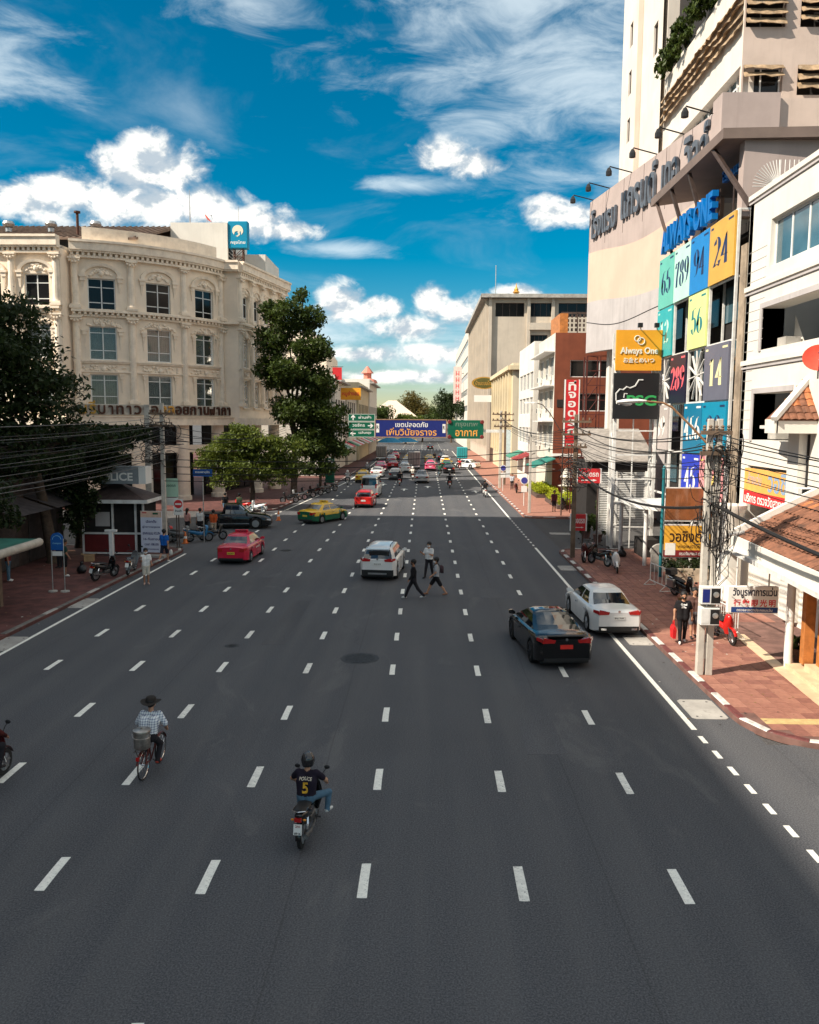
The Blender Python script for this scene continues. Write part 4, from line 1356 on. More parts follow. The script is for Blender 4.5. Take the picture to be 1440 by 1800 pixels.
M_BROWN = mat('brown_facade', (.185, .050, .024), .75, var=.12, scale=1.0, streak=.2)
M_TILEW = mat('white_old', (.60, .56, .49), .85, var=.08, scale=.8, streak=.3, dirt=((.4, .33, .26), .6, .4))
M_OFF = mat('beige_office', (.52, .45, .365), .85, var=.08, scale=.3, streak=.3, dirt=((.42, .35, .28), .25, .4))
M_YELW = mat('pale_yellow_wall', (.60, .51, .345), .85, var=.08, scale=.5, streak=.2)


def corner_block(name, label, X, Y0, Y1, depth, H, m_road, m_cam, hr, hc, mf=M_WFR, mg=M_GLD, side=1, cols=2, z0=0.1, cols_c=2, rd=.3):
    """building with a road face (side 1: right of the road) and a face towards the viewer, with real openings"""
    root = thing(name, label, 'building', (X + side * depth / 2, (Y0 + Y1) / 2, 0))
    o = root.location
    if side == 1:
        fr, fc = rel(plane_fm((X, Y1), rad(-90)), o), rel(plane_fm((X, Y0), 0), o)
    else:
        fr, fc = rel(plane_fm((X, Y0), rad(90)), o), rel(plane_fm((X - depth, Y0), 0), o)
    wall(fr, 0, Y1 - Y0, z0, H, hr, 'wall', m_road, root, rd)
    wall(fc, 0, depth, z0, H, hc, 'wall', m_cam, root, rd)
    for h in hr:
        window(fr, *h, root, mf, mg, cols, (0, 1), d=-rd * .6, fw=.08, split=False)
    for h in hc:
        window(fc, *h, root, mf, mg, cols_c, (0, 1), d=-rd * .6, fw=.08, split=False)
    hx_, hy_ = depth / 2, (Y1 - Y0) / 2
    B().box(-hx_ + .02, hx_ - .02, -hy_ + .02, hy_, H - .35, H - .05).build('roof', M_CONC, root)
    B().box(-hx_ + rd + .2, hx_ - .1, -hy_ + rd + .2, hy_ - .1, z0, H - .4).build('core', M_DARK, root)
    return root, fr, fc


br, fr, fc = corner_block('brown_building', 'brown-fronted building with white street side and pale window strips', 13.0, 84, 96, 12, 16.6, M_TILEW, M_BROWN,
                          [(1 + 3.6 * i, 4 + 3.6 * i, z, z + 2.0) for i in range(3) for z in (5.4, 9.0, 12.4)],
                          [(1.55, 6.0, 12.2, 13.9), (1.55, 6.0, 8.8, 10.6), (1.55, 6.0, 5.4, 7.2)], cols=4, cols_c=3)
for z in (7.7, 11.3, 14.7):
    B(fr).box(.5, 11.8, 0, 1.1, z, z + .12).build('sun_shade', M_WMET, br)
B(fc).box(0, 12, .0, .1, 4.2, 4.5).build('band', M_SIGNW, br)
B(fc).box(.3, 1.5, .0, .06, 9.2, 9.95).build('vent_panel', M_DARK, br)
b = B(fc)
for i in range(7):
    b.box(.6 + 1.6 * i, .7 + 1.6 * i, -.6, -.5, 16.6, 18.6)
b.box(.6, 11.8, -.62, -.5, 18.5, 18.7)
for i in range(28):
    for k in range(4):
        b.box(.8 + .4 * i, 1.0 + .4 * i, -.56, -.52, 16.8 + .45 * k, 17.1 + .45 * k)
b.build('roof_screen', M_STRUT, br)
B(fr).box(6, 12, -1.2, -.4, 16.6, 18.5).build('roof_hut', M_TIMB, br)
for z in (6.2, 9.8, 13.2):
    for u in (2.2, 9.4):
        ac_ = B(fr).box(u, u + .9, .05, .45, z - 1.2, z - .6).build('air_conditioner', M_WMET, br)
        B(fr).box(u + .15, u + .75, .452, .46, z - 1.15, z - .65).build('fan_grille', M_BLACK, ac_)
corner_block('white_shophouse', 'white three-storey shophouse with blank parapet beyond the brown building', 12.6, 97, 112, 9, 17.0, M_WHITE, M_WHITE,
             [(1 + 3.5 * i, 4 + 3.5 * i, z, z + 2.0) for i in range(4) for z in (5.0, 8.6, 11.6)], [], cols=4)
ob, fr, fc = corner_block('office_block', 'large beige office block with flat overhanging roof and fins', 12.2, 160, 222, 22, 31, M_OFF, M_OFF,
                          [(2.2 + 6 * i, 6.6 + 6 * i, z, z + 2.2) for i in range(10) for z in (6, 10, 14, 18, 22, 26)],
                          [(1.0, 6.5, 27.6, 30.2), (7.2, 12, 27.6, 30.2), (13, 20, 27.6, 30.2), (7.8, 11, 22.4, 24.2), (7.8, 11, 17.4, 19.0)], mf=M_STRUT, cols=3, cols_c=4, rd=.8)
B(fr).box(-1, 63, -10, 1.8, 31.0, 31.7).build('roof_overhang', M_CONC, ob)
B(fc).box(-1.8, 22.2, -.2, 1.4, 31.0, 31.69).build('roof_overhang', M_CONC, ob)
for i in range(22):
    B(fr).box(.4 + 2.9 * i, .75 + 2.9 * i, 0, .9, 3, 31).build('facade_fin', M_OFF, ob)
for u in (-.3, 7.0, 11.6):
    B(fc).box(u, u + .6, 0, .6, .1, 31).build('facade_rib', M_OFF, ob)
for (u, v) in ((7.4, 21.6), (7.4, 26.4)):
    B(fc).box(u, u + 4.4, 0, .8, v - 1.3, v).build('balcony', M_OFF, ob)
t = thing('roof_shrine', 'small gilded spirit-house spire on the office block roof', 'shrine', (17.4, 163, 31.7))
B().lathe([(.8, 0), (.8, .2), (.5, .3), (.5, .8), (.8, .9), (.4, 1.2), (.45, 1.4), (.15, 1.9), (.04, 2.6)], 8).build('spire', M_GOLD, t)
B().tube([(-4, 0, 0), (-4, 0, 6)], .08, 4).build('mast', M_STEEL, t)
cb, fr, fc = corner_block('cream_building', 'low cream building with blank side wall below the office block', 12.4, 118, 150, 10, 16.0, M_YELW, mat('cream_blank', (.60, .53, .40), .85, var=.06, scale=.3, streak=.25),
             [(1 + 4.2 * i, 3.8 + 4.2 * i, z, z + 3.2) for i in range(7) for z in (5.0, 9.6)], [], cols=2)
for i in range(8):
    B(fr).box(.1 + 4.2 * i, .8 + 4.2 * i, 0, .5, 3, 15).build('pilaster', M_YELW, cb)
B(fr).box(-.3, 32.4, -.1, .8, 15, 15.6).build('cornice', M_YELW, cb)
B(fc).box(-.5, 10, -.1, .6, 15.01, 15.6).build('cornice', M_YELW, cb)
corner_block('pale_block', 'pale grey striped block further along the right side', 11.5, 226, 320, 16, 33, M_TILEW, M_YELW,
             [(2, 92, z, z + 1.6) for z in (6, 10.5, 15, 19.5, 24, 28.5)], [(2, 6, z, z + 2) for z in (10, 15, 20, 25)], cols=30, mf=M_WFR)
corner_block('far_block', 'small distant grey building with banner at the end on the right', 13.5, 330, 380, 16, 30, M_GREYR, M_GREYR,
             [(4 + 8 * i, 9 + 8 * i, z, z + 2.5) for i in range(5) for z in (8, 14, 20)], [(2, 7, z, z + 3) for z in (8, 14, 20)], cols=2)
# --- left side beyond the trees
SHOP = []
for i, (X, Y0, Y1, H, mr, lab) in enumerate(((-14.2, 112, 124, 13.5, M_TILEW, 'old white shophouse behind the tall tree'), (-13.6, 124.3, 140, 14.5, M_WHITE, 'white shophouse with red awnings on the left'),
                                             (-13.2, 140.3, 158, 13, M_TILEW, 'grey-white shophouse row with deep eave on the left'), (-12.8, 158.3, 186, 15, M_YELW, 'yellowish shophouse past the orange sign'),
                                             (-12.6, 186.3, 214, 17, M_WHITE, 'white shophouse with pink turret roof at the far corner'))):
    n = int((Y1 - Y0) / 3.9)
    r_, fr, fc = corner_block('shophouse', lab, X, Y0, Y1, 10, H, mr, mr, [(.7 + 3.9 * k, 3.3 + 3.9 * k, z, z + 2.1) for k in range(n) for z in (5.2, 8.8)], [(1, 4, 8.8, 10.6)], side=-1, cols=3)
    B(fr).box(-.1, Y1 - Y0, 0, 1.0, H - 1.0, H - .75).build('eave', M_CONC, r_)
    for k in range(n):
        mm = [M_REDS, M_WMET, mat('green_awning', (.06, .2, .13), .7), M_CURT][(k + i) % 4]
        B(fr).add([(.2 + 3.9 * k, 0, 4.2), (3.9 + 3.9 * k, 0, 4.2), (3.9 + 3.9 * k, 1.8, 3.4), (.2 + 3.9 * k, 1.8, 3.4), (.2 + 3.9 * k, 0, 4.1), (3.9 + 3.9 * k, 0, 4.1), (3.9 + 3.9 * k, 1.8, 3.3), (.2 + 3.9 * k, 1.8, 3.3)],
                  [[0, 3, 2, 1], [4, 5, 6, 7], [2, 3, 7, 6], [1, 2, 6, 5], [3, 0, 4, 7]]).build('awning', mm, r_)
    SHOP.append((r_, fr))
B().prism([(-5, 0), (0, 0), (0, 3.4), (-1.2, 4.6), (-3.8, 4.6), (-5, 3.4)], -6, 6, 'y')
b = B().lathe([(2.6, 0), (2.2, .8), (1.0, 1.2), (1.0, 2.4), (1.6, 2.5), (.2, 4.2)], 8, (3, 8, 17))
b.build('turret_roof', mat('pink_roof', (.60, .22, .16), .8), SHOP[4][0])
gb = thing('gabled_block', 'tall cream block with chamfered top behind the left shophouses', 'building', (-22, 150, 0))
B().prism([(-9, 0), (5, 0), (5, 19), (2.6, 22.8), (-9, 22.8)], -8, 10, 'y').build('wall', M_CREAM, gb)
for k in range(2):
    B().box(-1.5 + 1.6 * k, -1.0 + 1.6 * k, -8.05, -7.99, 17.6, 18.4).build('vent', M_DARK, gb)
# pavilion roof and the far end of the street
t = thing('pavilion', 'low pavilion with pale hipped roof among trees at the street end', 'building', (-12, 300, 0))
B().box(-9, 9, -6, 6, 0, 7).build('wall', M_YELW, t)
B().loft([[(-12, -9, 7), (12, -9, 7), (12, 9, 7), (-12, 9, 7)], [(-1.5, -.5, 15), (1.5, -.5, 15), (1.5, .5, 15), (-1.5, .5, 15)]]).build('roof', mat('pale_roof', (.62, .50, .40), .8, var=.1), t)
# --- tall blocks left of the footbridge, out of frame, that shade the road
t = thing('apartment_block', 'tall apartment block beside the road behind the viewer', 'building', (-46.5, -10, 0))
B().box(-13.5, 13.5, -60, 18.2, 0, 40.3).build('wall', M_GREYR, t)
B().box(-13.5, 13.5, 18.2, 53.0, 0, 46.0).build('wall', M_GREYR, t)
# ------------------------------------------------------------------ vehicles (local frame: +Y is the front, origin on the ground)
M_TYRE = mat('tyre_rubber', (.014, .014, .014), .85, var=.2, scale=20)
M_RIM = mat('alloy_rim', (.42, .42, .43), .3, .9, var=.1)
M_RIMD = mat('dark_rim', (.05, .05, .055), .35, .7, var=.1)
M_TRIM = mat('black_plastic', (.016, .016, .017), .55, var=.15, scale=8)
M_CGLS = mat('car_glass', (.012, .016, .020), .03, var=0, spec=.9, coat=.5)
M_TAIL = mat('tail_lamp', (.42, .012, .012), .15, var=.1, scale=10, coat=.6)
M_HEAD = mat('head_lamp', (.62, .63, .64), .1, .1, var=.05, coat=.6)
M_PLATE = flat('plate_white', (.72, .72, .68))
M_PLATEY = flat('plate_yellow', (.70, .48, .05))
M_PLATER = mat('plate_red', (.72, .03, .02), .45, var=.1)
M_INK = flat('plate_ink', (.02, .02, .025))
M_CHROME = mat('chrome', (.65, .65, .66), .12, 1.0, var=0)


def lerp_tab(tab, y):
    if y <= tab[0][0]:
        return tab[0][1]
    for (a, p), (b, q) in zip(tab, tab[1:]):
        if y <= b:
            t = (y - a) / (b - a)
            t = t * t * (3 - 2 * t) * .35 + t * .65
            return p + (q - p) * t
    return tab[-1][1]


WHEEL = {}


def wheel_meshes(r, w, dark, spokes):
    key = (r, w, dark, spokes)
    if key not in WHEEL:
        prof = [(r * .66, -w / 2), (r * .9, -w / 2), (r * .985, -w * .38), (r, -w * .2), (r, w * .2), (r * .985, w * .38), (r * .9, w / 2), (r * .66, w / 2), (r * .62, 0)]
        t = B()
        rings = [[(z, rr * math.cos(a), rr * math.sin(a)) for rr, z in prof] for a in [2 * math.pi * k / 24 for k in range(24)]]
        t.loft(rings + [rings[0]], True, False)
        rim = B()
        rim.lathe([(r * .67, -w * .42), (r * .62, -w * .46), (r * .60, -w * .2), (r * .60, w * .2), (r * .62, w * .46), (r * .67, w * .42)], 24, axis='x')
        rim.lathe([(r * .15, -w * .48), (r * .15, w * .48)], 10, axis='x')
        for k in range(spokes):
            a = 2 * math.pi * k / spokes
            for s in (-1, 1):
                rim.bar((s * w * .44, r * .1 * math.cos(a), r * .1 * math.sin(a)), (s * w * .40, r * .63 * math.cos(a), r * .63 * math.sin(a)), r * .13, .03)
        d = B().lathe([(r * .58, -.02), (r * .58, .02)], 16, axis='x')
        WHEEL[key] = (t.mesh('tyre', M_TYRE, True, 50), rim.mesh('rim', M_RIMD if dark else M_RIM, True, 40), d.mesh('brake_disc', M_TRIM))
    return WHEEL[key]


def add_wheel(parent, x, y, r, w=.21, dark=False, spokes=5):
    t, rm, d = wheel_meshes(r, w, dark, spokes)
    o = inst('wheel', t, parent, (x, y, r))
    inst('rim', rm, o)
    inst('brake_disc', d, o)


def car(name, label, paintm, L, Wd, top, belt, cabin, wheels, r=.33, group=None, tailh=None, plate=M_PLATE, text_='', dark=False, deck=None, spoiler=False, low_trim=False, roofm=None, lights='bar', glass=M_CGLS, rackbar=False, two=None, upper=None):
    """lofted body with real wheel arches; cabin = (rear base y, roof rear y, roof front y, windscreen base y, roof z, belt width, roof width)"""
    t = thing(name, label, 'car', group=group)
    hw = Wd / 2
    yw = wheels
    Ra = r + .065
    ys = sorted(set([round(v, 3) for v in np.linspace(-L / 2 + .06, L / 2 - .06, 40)] + [round(w + Ra * math.cos(rad(a)), 3) for w in yw for a in range(0, 181, 15)] + [-L / 2, -L / 2 + .02, L / 2 - .02, L / 2]))
    rings = []
    for y in ys:
        e = min(1.0, (L / 2 - abs(y)) / .55)
        tap = (1 - .20 * (1 - e) ** 2.2) * (1 - .025 * abs(y) / (L / 2))
        w = hw * tap
        zt, zs = lerp_tab(top, y), lerp_tab(belt, y)
        zb = .20 + .10 * (1 - e) ** 2
        arch = False
        for q in yw:
            dd = abs(y - q)
            if dd < Ra:
                zb = max(zb, r + math.sqrt(Ra * Ra - dd * dd) - .0)
                arch = True
        zs = max(zs, zb + .10)
        zt = max(zt, zs + .01)
        zm = zb + (zs - zb) * .55
        sec = [(w * .90, zb - .01), (w * (.985), zb + .02), (w, zm), (w * .985, zs - .08), (w * .945, zs), (w * .80, zs + (zt - zs) * .55), (w * .45, zt - (zt - zs) * .12), (0, zt)]
        half = [(x, y, z) for x, z in sec]
        rings.append(half + [(-x, y, z) for x, y, z in half[-2::-1]])
    b = B()
    b.loft(rings, closed=False, cap=False)
    for k in (0, len(rings) - 1):
        n = len(rings[0])
        ring = rings[k]
        c = (0, ring[0][1] + (.0 if k else -.0), ring[0][2])
        b.add(list(ring), [list(range(n)) if k else list(range(n))[::-1]])
    if upper:
        for fi_, f_i in enumerate(b.f):
            zz_ = [b.v[i][2] for i in f_i]
            if sum(zz_) / len(zz_) > upper[1] and len(f_i) == 4:
                b.m[fi_] = 1
    body = b.build('body', [paintm, upper[0]] if upper else paintm, t, smooth=True, angle=50)
    u = B()
    u.box(-hw * .80, hw * .80, -L / 2 + .18, L / 2 - .18, .17, .55)
    u.build('underbody', M_TRIM, t)
    if low_trim:
        for k, s in ((0, -1), (1, 1)):
            y = s * (L / 2)
            B().prism([(-hw * .80, y), (hw * .80, y), (hw * .86, y - s * .25), (hw * .84, y + s * .012), (-hw * .84, y + s * .012), (-hw * .86, y - s * .25)], .28, .56, 'z').build('bumper_trim', M_TRIM, t)
    # cabin
    y0, y1, y2, y3, zr, wb, wr = cabin
    zb0 = min(lerp_tab(belt, (y0 + y3) / 2) - .02, lerp_tab(top, 0))
    tl = [0, .12, .5, .88, 1.0]
    par = []
    for s in tl:
        c = s ** .9
        yr, yf = y0 + (y1 - y0) * c, y3 + (y2 - y3) * c
        w = (wb + (wr - wb) * s ** 1.5) / 2
        z = zb0 + (zr - .07 - zb0) * s
        par.append((yr, yf, w, z))
    ring = []
    segs = []                                            # (tag) for each ring edge
    bp = .02                                             # B pillar position fraction
    for (yr, yf, w, z) in par:
        pts, tg = [], []
        for f in (-.9, -.5, 0, .5, .9):                  # windscreen, left to right
            pts.append((f * w, yf + .10 * (1 - (f / .9) ** 2), z)); tg.append('W')
        tg[-1] = 'A'
        for f, g in ((.03, 'F'), (.24, 'F'), (.46, 'P'), (.495, 'R'), (.68, 'R'), (.86, 'C')):
            pts.append((w, yf + (yr - yf) * f, z)); tg.append(g)
        for f in (.88, .45, 0, -.45, -.88):
            pts.append((f * w, yr - .06 * (1 - (f / .88) ** 2), z)); tg.append('B')
        tg[-1] = 'C'
        for f, g in ((.86, 'R'), (.68, 'R'), (.495, 'P'), (.46, 'F'), (.24, 'F'), (.03, 'A')):
            pts.append((-w, yf + (yr - yf) * f, z)); tg.append(g)
        ring.append(pts)
        segs = tg
    n = len(segs)
    parts = {}
    for i in range(len(tl) - 1):
        for j in range(n):
            k = (j + 1) % n
            g = segs[j]
            side = 1 if j < n / 2 else -1
            key = 'roof'
            if i in (1, 2) and g in 'WBFR':
                key = {'W': 'windscreen', 'B': 'rear_window', 'F': 'front_window', 'R': 'rear_door_window'}[g] + (str(side) if g in 'FR' else '')
            if two and g == 'R' and i in (1, 2):
                key = 'roof' if two == 'panel' else key
            parts.setdefault(key, []).append([ring[i][j], ring[i + 1][j], ring[i + 1][k], ring[i][k]])
    rb = B()
    for q in parts.pop('roof'):
        rb.quad(*q)
    tp = ring[-1]
    cy = (y1 + y2) / 2
    mid = [(x * .72, cy + (y - cy) * .82, zr - .012) for x, y, z in tp]
    ctr = [(x * .25, cy + (y - cy) * .4, zr + .0) for x, y, z in tp]
    rb.loft([tp, mid, ctr], True, False)
    rb.add(ctr, [list(range(len(ctr)))])
    rb.build('roof', roofm or paintm, t, smooth=True, angle=60)
    for key, qs in parts.items():
        gbld = B()
        for q in qs:
            gbld.quad(*q)
        gbld.build({'w': 'windscreen', 'r': 'rear_window', 'f': 'side_window'}[key[0]] if not key.startswith('rear_door') else 'side_window', glass, t, smooth=True, angle=70)
    # doors: shut lines and handles
    for s in (-1, 1):
        zl = lerp_tab(belt, 0)
        for fy in (.46, .86, .06):
            y = y3 + (y0 - y3) * fy
            B().box(s * hw * .985 - .006, s * hw * .985 + .006 + s * .006, y - .006, y + .006, .30 if fy < .8 else .62, zl - .06).build('door_seam', M_TRIM, t)
        for fy in (.40, .80):
            y = y3 + (y0 - y3) * fy
            B().box(s * (hw * .985 + .012) - .012, s * (hw * .985 + .012) + .012, y - .09, y + .09, zl - .16, zl - .13).build('door_handle', M_CHROME if not dark else M_TRIM, t)
        ym = y3 - .22
        mb = B()
        mb.loft([[(s * (wb / 2 + .03), ym - .04, zb0 + .02), (s * (wb / 2 + .03), ym + .05, zb0 + .02), (s * (wb / 2 + .03), ym + .05, zb0 + .1), (s * (wb / 2 + .03), ym - .04, zb0 + .1)],
                 [(s * (wb / 2 + .14), ym - .05, zb0 + .02), (s * (wb / 2 + .14), ym + .10, zb0 + .03), (s * (wb / 2 + .14), ym + .10, zb0 + .17), (s * (wb / 2 + .14), ym - .05, zb0 + .18)],
                 [(s * (wb / 2 + .27), ym - .05, zb0 + .05), (s * (wb / 2 + .27), ym + .05, zb0 + .06), (s * (wb / 2 + .27), ym + .05, zb0 + .15), (s * (wb / 2 + .27), ym - .05, zb0 + .16)]])
        mb.build('mirror', paintm, t, smooth=True, angle=50)
        for q in yw:
            add_wheel(t, s * (hw - .115), q, r, .22, dark)
    # lamps
    th = tailh or lerp_tab(belt, -L / 2) - .12
    for s in (-1, 1):
        if lights == 'bar':
            pr = [(s * hw * .80, th - .02), (s * hw * .40, th - .01), (s * hw * .36, th + .08), (s * hw * .74, th + .15)]
        elif lights == 'tall':
            pr = [(s * hw * .80, th - .30), (s * hw * .66, th - .30), (s * hw * .68, th + .12), (s * hw * .80, th + .12)]
        else:
            pr = [(s * hw * .80, th - .06), (s * hw * .50, th - .06), (s * hw * .54, th + .11), (s * hw * .78, th + .13)]
        B().prism(pr, -L / 2 - .022, -L / 2 + .06, 'y').build('tail_lamp', M_TAIL, t)
        B().loft([[(s * hw * .80, -L / 2 - .02, th), (s * hw * .80, -L / 2 - .02, th + .13), (s * hw * .78, -L / 2 + .02, th + .13), (s * hw * .78, -L / 2 + .02, th)],
                  [(s * hw * .945, -L / 2 + .24, th + .03), (s * hw * .935, -L / 2 + .24, th + .13), (s * hw * .91, -L / 2 + .24, th + .12), (s * hw * .92, -L / 2 + .24, th + .03)]]).build('tail_lamp', M_TAIL, t)
        hh = lerp_tab(belt, L / 2 - .1) - .08
        B().loft([[(s * hw * .50, L / 2 + .012, hh - .08), (s * hw * .50, L / 2 + .012, hh + .04), (s * hw * .52, L / 2 - .05, hh + .04), (s * hw * .52, L / 2 - .05, hh - .08)],
                  [(s * hw * .80, L / 2 - .00, hh - .06), (s * hw * .80, L / 2 - .00, hh + .07), (s * hw * .78, L / 2 - .06, hh + .07), (s * hw * .78, L / 2 - .06, hh - .06)],
                  [(s * hw * .945, L / 2 - .26, hh), (s * hw * .935, L / 2 - .26, hh + .10), (s * hw * .91, L / 2 - .26, hh + .1), (s * hw * .91, L / 2 - .26, hh)]]).build('head_lamp', M_HEAD, t)
    B().box(-hw * .55, hw * .55, L / 2 - .01, L / 2 + .014, .36, .50).build('grille', M_TRIM, t)
    zp = th - .14 if lights != 'tall' else th - .35
    pl_ = B().box(-.20, .20, -L / 2 - .022, -L / 2 + .01, zp - .06, zp + .07).build('licence_plate', plate, t)
    if text_:
        text(text_, .32, .06, M_INK, pl_, (0, -L / 2 - .0235, zp + .005), (1, 0, 0), bold=.02)
    B().box(-hw * .74, hw * .74, -L / 2 - .008, -L / 2 + .05, .27, .37).build('rear_valance', M_TRIM, t)
    B().lathe([(.045, 0), (.045, .012), (.03, .014)], 12, (0, -L / 2 - .022, th + .10), 'y').build('badge', M_CHROME, t)
    if spoiler:
        B().box(-hw * .62, hw * .62, y0 - .14 if spoiler == 'roof' else -L / 2 + .0, y0 + .1 if spoiler == 'roof' else -L / 2 + .16, *((zr - .10, zr - .05) if spoiler == 'roof' else (lerp_tab(top, -L / 2 + .1) + .005, lerp_tab(top, -L / 2 + .1) + .03))).build('spoiler', M_TRIM if spoiler != 'roof' else paintm, t)
    if rackbar:
        for s in (-1, 1):
            B().tube([(s * wr * .44, y1 + .2, zr - .02), (s * wr * .44, y1 + .3, zr + .04), (s * wr * .44, y2 - .3, zr + .04), (s * wr * .44, y2 - .2, zr - .02)], .02, 5).build('roof_rail', M_TRIM, t)
    return t


def place(o, x, y, head, z=0.0):
    """head in degrees: 0 = driving away from the viewer"""
    o.location = (x, y, z)
    o.rotation_euler = (0, 0, rad(head))
    return o


def taxi_sign(t, zr, y, m):
    s = B().box(-.36, .36, y - .1, y + .1, zr + .0, zr + .13)
    o = s.build('taxi_roof_sign', m, t, bevel=.03)
    text('TAXI', .5, .09, M_INK, o, (0, y - .101, zr + .065), (1, 0, 0), bold=.03)


SEDAN_TOP = [(-2.4, .93), (-2.25, 1.0), (-1.5, 1.06), (-.9, 1.02), (.7, .98), (1.2, .96), (1.9, .84), (2.25, .72), (2.4, .60)]
SEDAN_BELT = [(-2.4, .86), (-2.0, .93), (0, .92), (1.1, .90), (1.9, .76), (2.4, .56)]
sc_tab = lambda tab, f, dz=0: [(y * f, z + dz) for y, z in tab]
HATCH_TOP = [(-1.95, .96), (-1.7, 1.02), (-1.0, 1.02), (.6, 1.0), (1.0, .98), (1.6, .84), (1.95, .66)]
HATCH_BELT = [(-1.95, .92), (-1.5, .98), (0, .94), (1.0, .91), (1.6, .76), (1.95, .58)]
SUV_TOP = [(-2.2, 1.04), (-2.0, 1.10), (-1.0, 1.10), (.7, 1.08), (1.15, 1.06), (1.8, .98), (2.1, .86), (2.2, .74)]
SUV_BELT = [(-2.2, .98), (-1.8, 1.04), (0, 1.0), (1.1, .99), (1.8, .88), (2.2, .66)]

P_WHITE = paint('paint_white', (.78, .78, .76))
P_BLACK = paint('paint_black', (.006, .006, .007), .2)
P_RED = paint('paint_taxi_red', (.56, .012, .045))
P_RED2 = paint('paint_red', (.50, .015, .012))
P_YEL = paint('paint_yellow', (.76, .46, .03))
P_GREEN = paint('paint_green', (.012, .115, .055))
P_SILV = paint('paint_silver', (.42, .42, .42), .3)
P_GREY = paint('paint_grey', (.16, .165, .17), .3)
P_PINK = paint('paint_pink', (.72, .12, .22))
P_ORNG = paint('paint_orange', (.70, .17, .03))
P_BLUE = paint('paint_blue', (.02, .16, .34))

# black liftback, white sedan at the kerb, white crossover
c_ = car('car', 'glossy black liftback with red plate driving beside the white parked sedan', P_BLACK, 4.7, 1.92, [(-2.35, .98), (-2.2, 1.08), (-1.7, 1.10), (-.9, 1.02), (.8, .96), (1.3, .93), (1.9, .80), (2.2, .68), (2.35, .55)], [(-2.35, .90), (-1.9, 1.0), (0, .93), (1.1, .88), (1.9, .74), (2.35, .52)],
         (-2.0, -.35, .35, 1.55, 1.45, 1.62, 1.16), (-1.44, 1.43), r=.35, tailh=.87, plate=M_PLATER, dark=True, spoiler=True, glass=M_CGLS, roofm=M_CGLS)
place(c_, 4.22, 27.35, 6)
c_ = car('car', 'white sedan parked at the red and white kerb', P_WHITE, 4.93, 1.87, sc_tab(SEDAN_TOP, 1.027, .02), sc_tab(SEDAN_BELT, 1.027, .03), (-1.75, -.75, .45, 1.45, 1.47, 1.58, 1.16), (-1.45, 1.50), r=.345, tailh=.88, text_='8กฆ 7644')
place(c_, 6.86, 31.3, 3)
B().box(-.72, .72, -2.49, -2.44, .30, .44).build('diffuser', M_TRIM, c_)
for s in (-1, 1):
    B().box(s * .55 - .1, s * .55 + .1, -2.505, -2.46, .31, .38).build('exhaust_tip', M_CHROME, c_)
c_ = car('car', 'white crossover driving away beside the pedestrians in the road', P_WHITE, 4.46, 1.825, SUV_TOP, SUV_BELT, (-2.08, -1.75, .45, 1.35, 1.63, 1.58, 1.22), (-1.32, 1.32), r=.35, tailh=.98, low_trim=True, spoiler='roof', text_='3ขร 514', rackbar=True)
place(c_, -2.05, 41.1, -5)
B().box(-.45, .45, -2.265, -2.235, .34, .42).build('skid_plate', M_RIM, c_)
# red taxi, two-tone taxi
c_ = car('taxi', 'bright red taxi sedan in the left lane', P_RED, 4.55, 1.76, sc_tab(SEDAN_TOP, .948, .02), sc_tab(SEDAN_BELT, .948, .02), (-1.62, -.8, .42, 1.32, 1.48, 1.52, 1.14), (-1.28, 1.34), r=.31, plate=M_PLATEY, lights='box', text_='ทย 2431')
taxi_sign(c_, 1.48, .05, P_RED)
place(c_, -10.2, 45.2, -2)
for s in (-1, 1):
    text('TAXI-METER', .9, .1, M_SIGNW, c_, (s * .885, .1, .68), (0, s, 0), bold=.02)
tx = car('taxi', 'green and yellow taxi crossing lanes on the left', P_GREEN, 4.55, 1.76, sc_tab(SEDAN_TOP, .948, .02), sc_tab(SEDAN_BELT, .948, .02), (-1.62, -.8, .42, 1.32, 1.48, 1.52, 1.14), (-1.28, 1.34), r=.31, plate=M_PLATEY, lights='box', roofm=P_YEL, upper=(P_YEL, .72))
taxi_sign(tx, 1.48, .05, P_YEL)
place(tx, -7.75, 62.4, -30)
# small red hatchback and the white van ahead of it
hb = car('car', 'small red hatchback behind the white van', P_RED2, 3.98, 1.72, HATCH_TOP, HATCH_BELT, (-1.85, -1.45, .35, 1.25, 1.50, 1.50, 1.16), (-1.25, 1.25), r=.30, spoiler='roof', lights='box', text_='กก 3807')
place(hb, -5.35, 74.0, -2)
vn = car('van', 'white minivan ahead of the red hatchback', P_WHITE, 4.9, 1.88, [(-2.45, 1.15), (-2.3, 1.22), (1.2, 1.2), (1.8, 1.12), (2.45, .8)], [(-2.45, 1.10), (-2.2, 1.15), (1.2, 1.12), (2.45, .72)], (-2.4, -2.28, 1.0, 2.0, 2.15, 1.74, 1.5), (-1.5, 1.5), r=.33, lights='tall', tailh=1.25)
vn['category'] = 'van'
place(vn, -5.5, 84.5, -2)
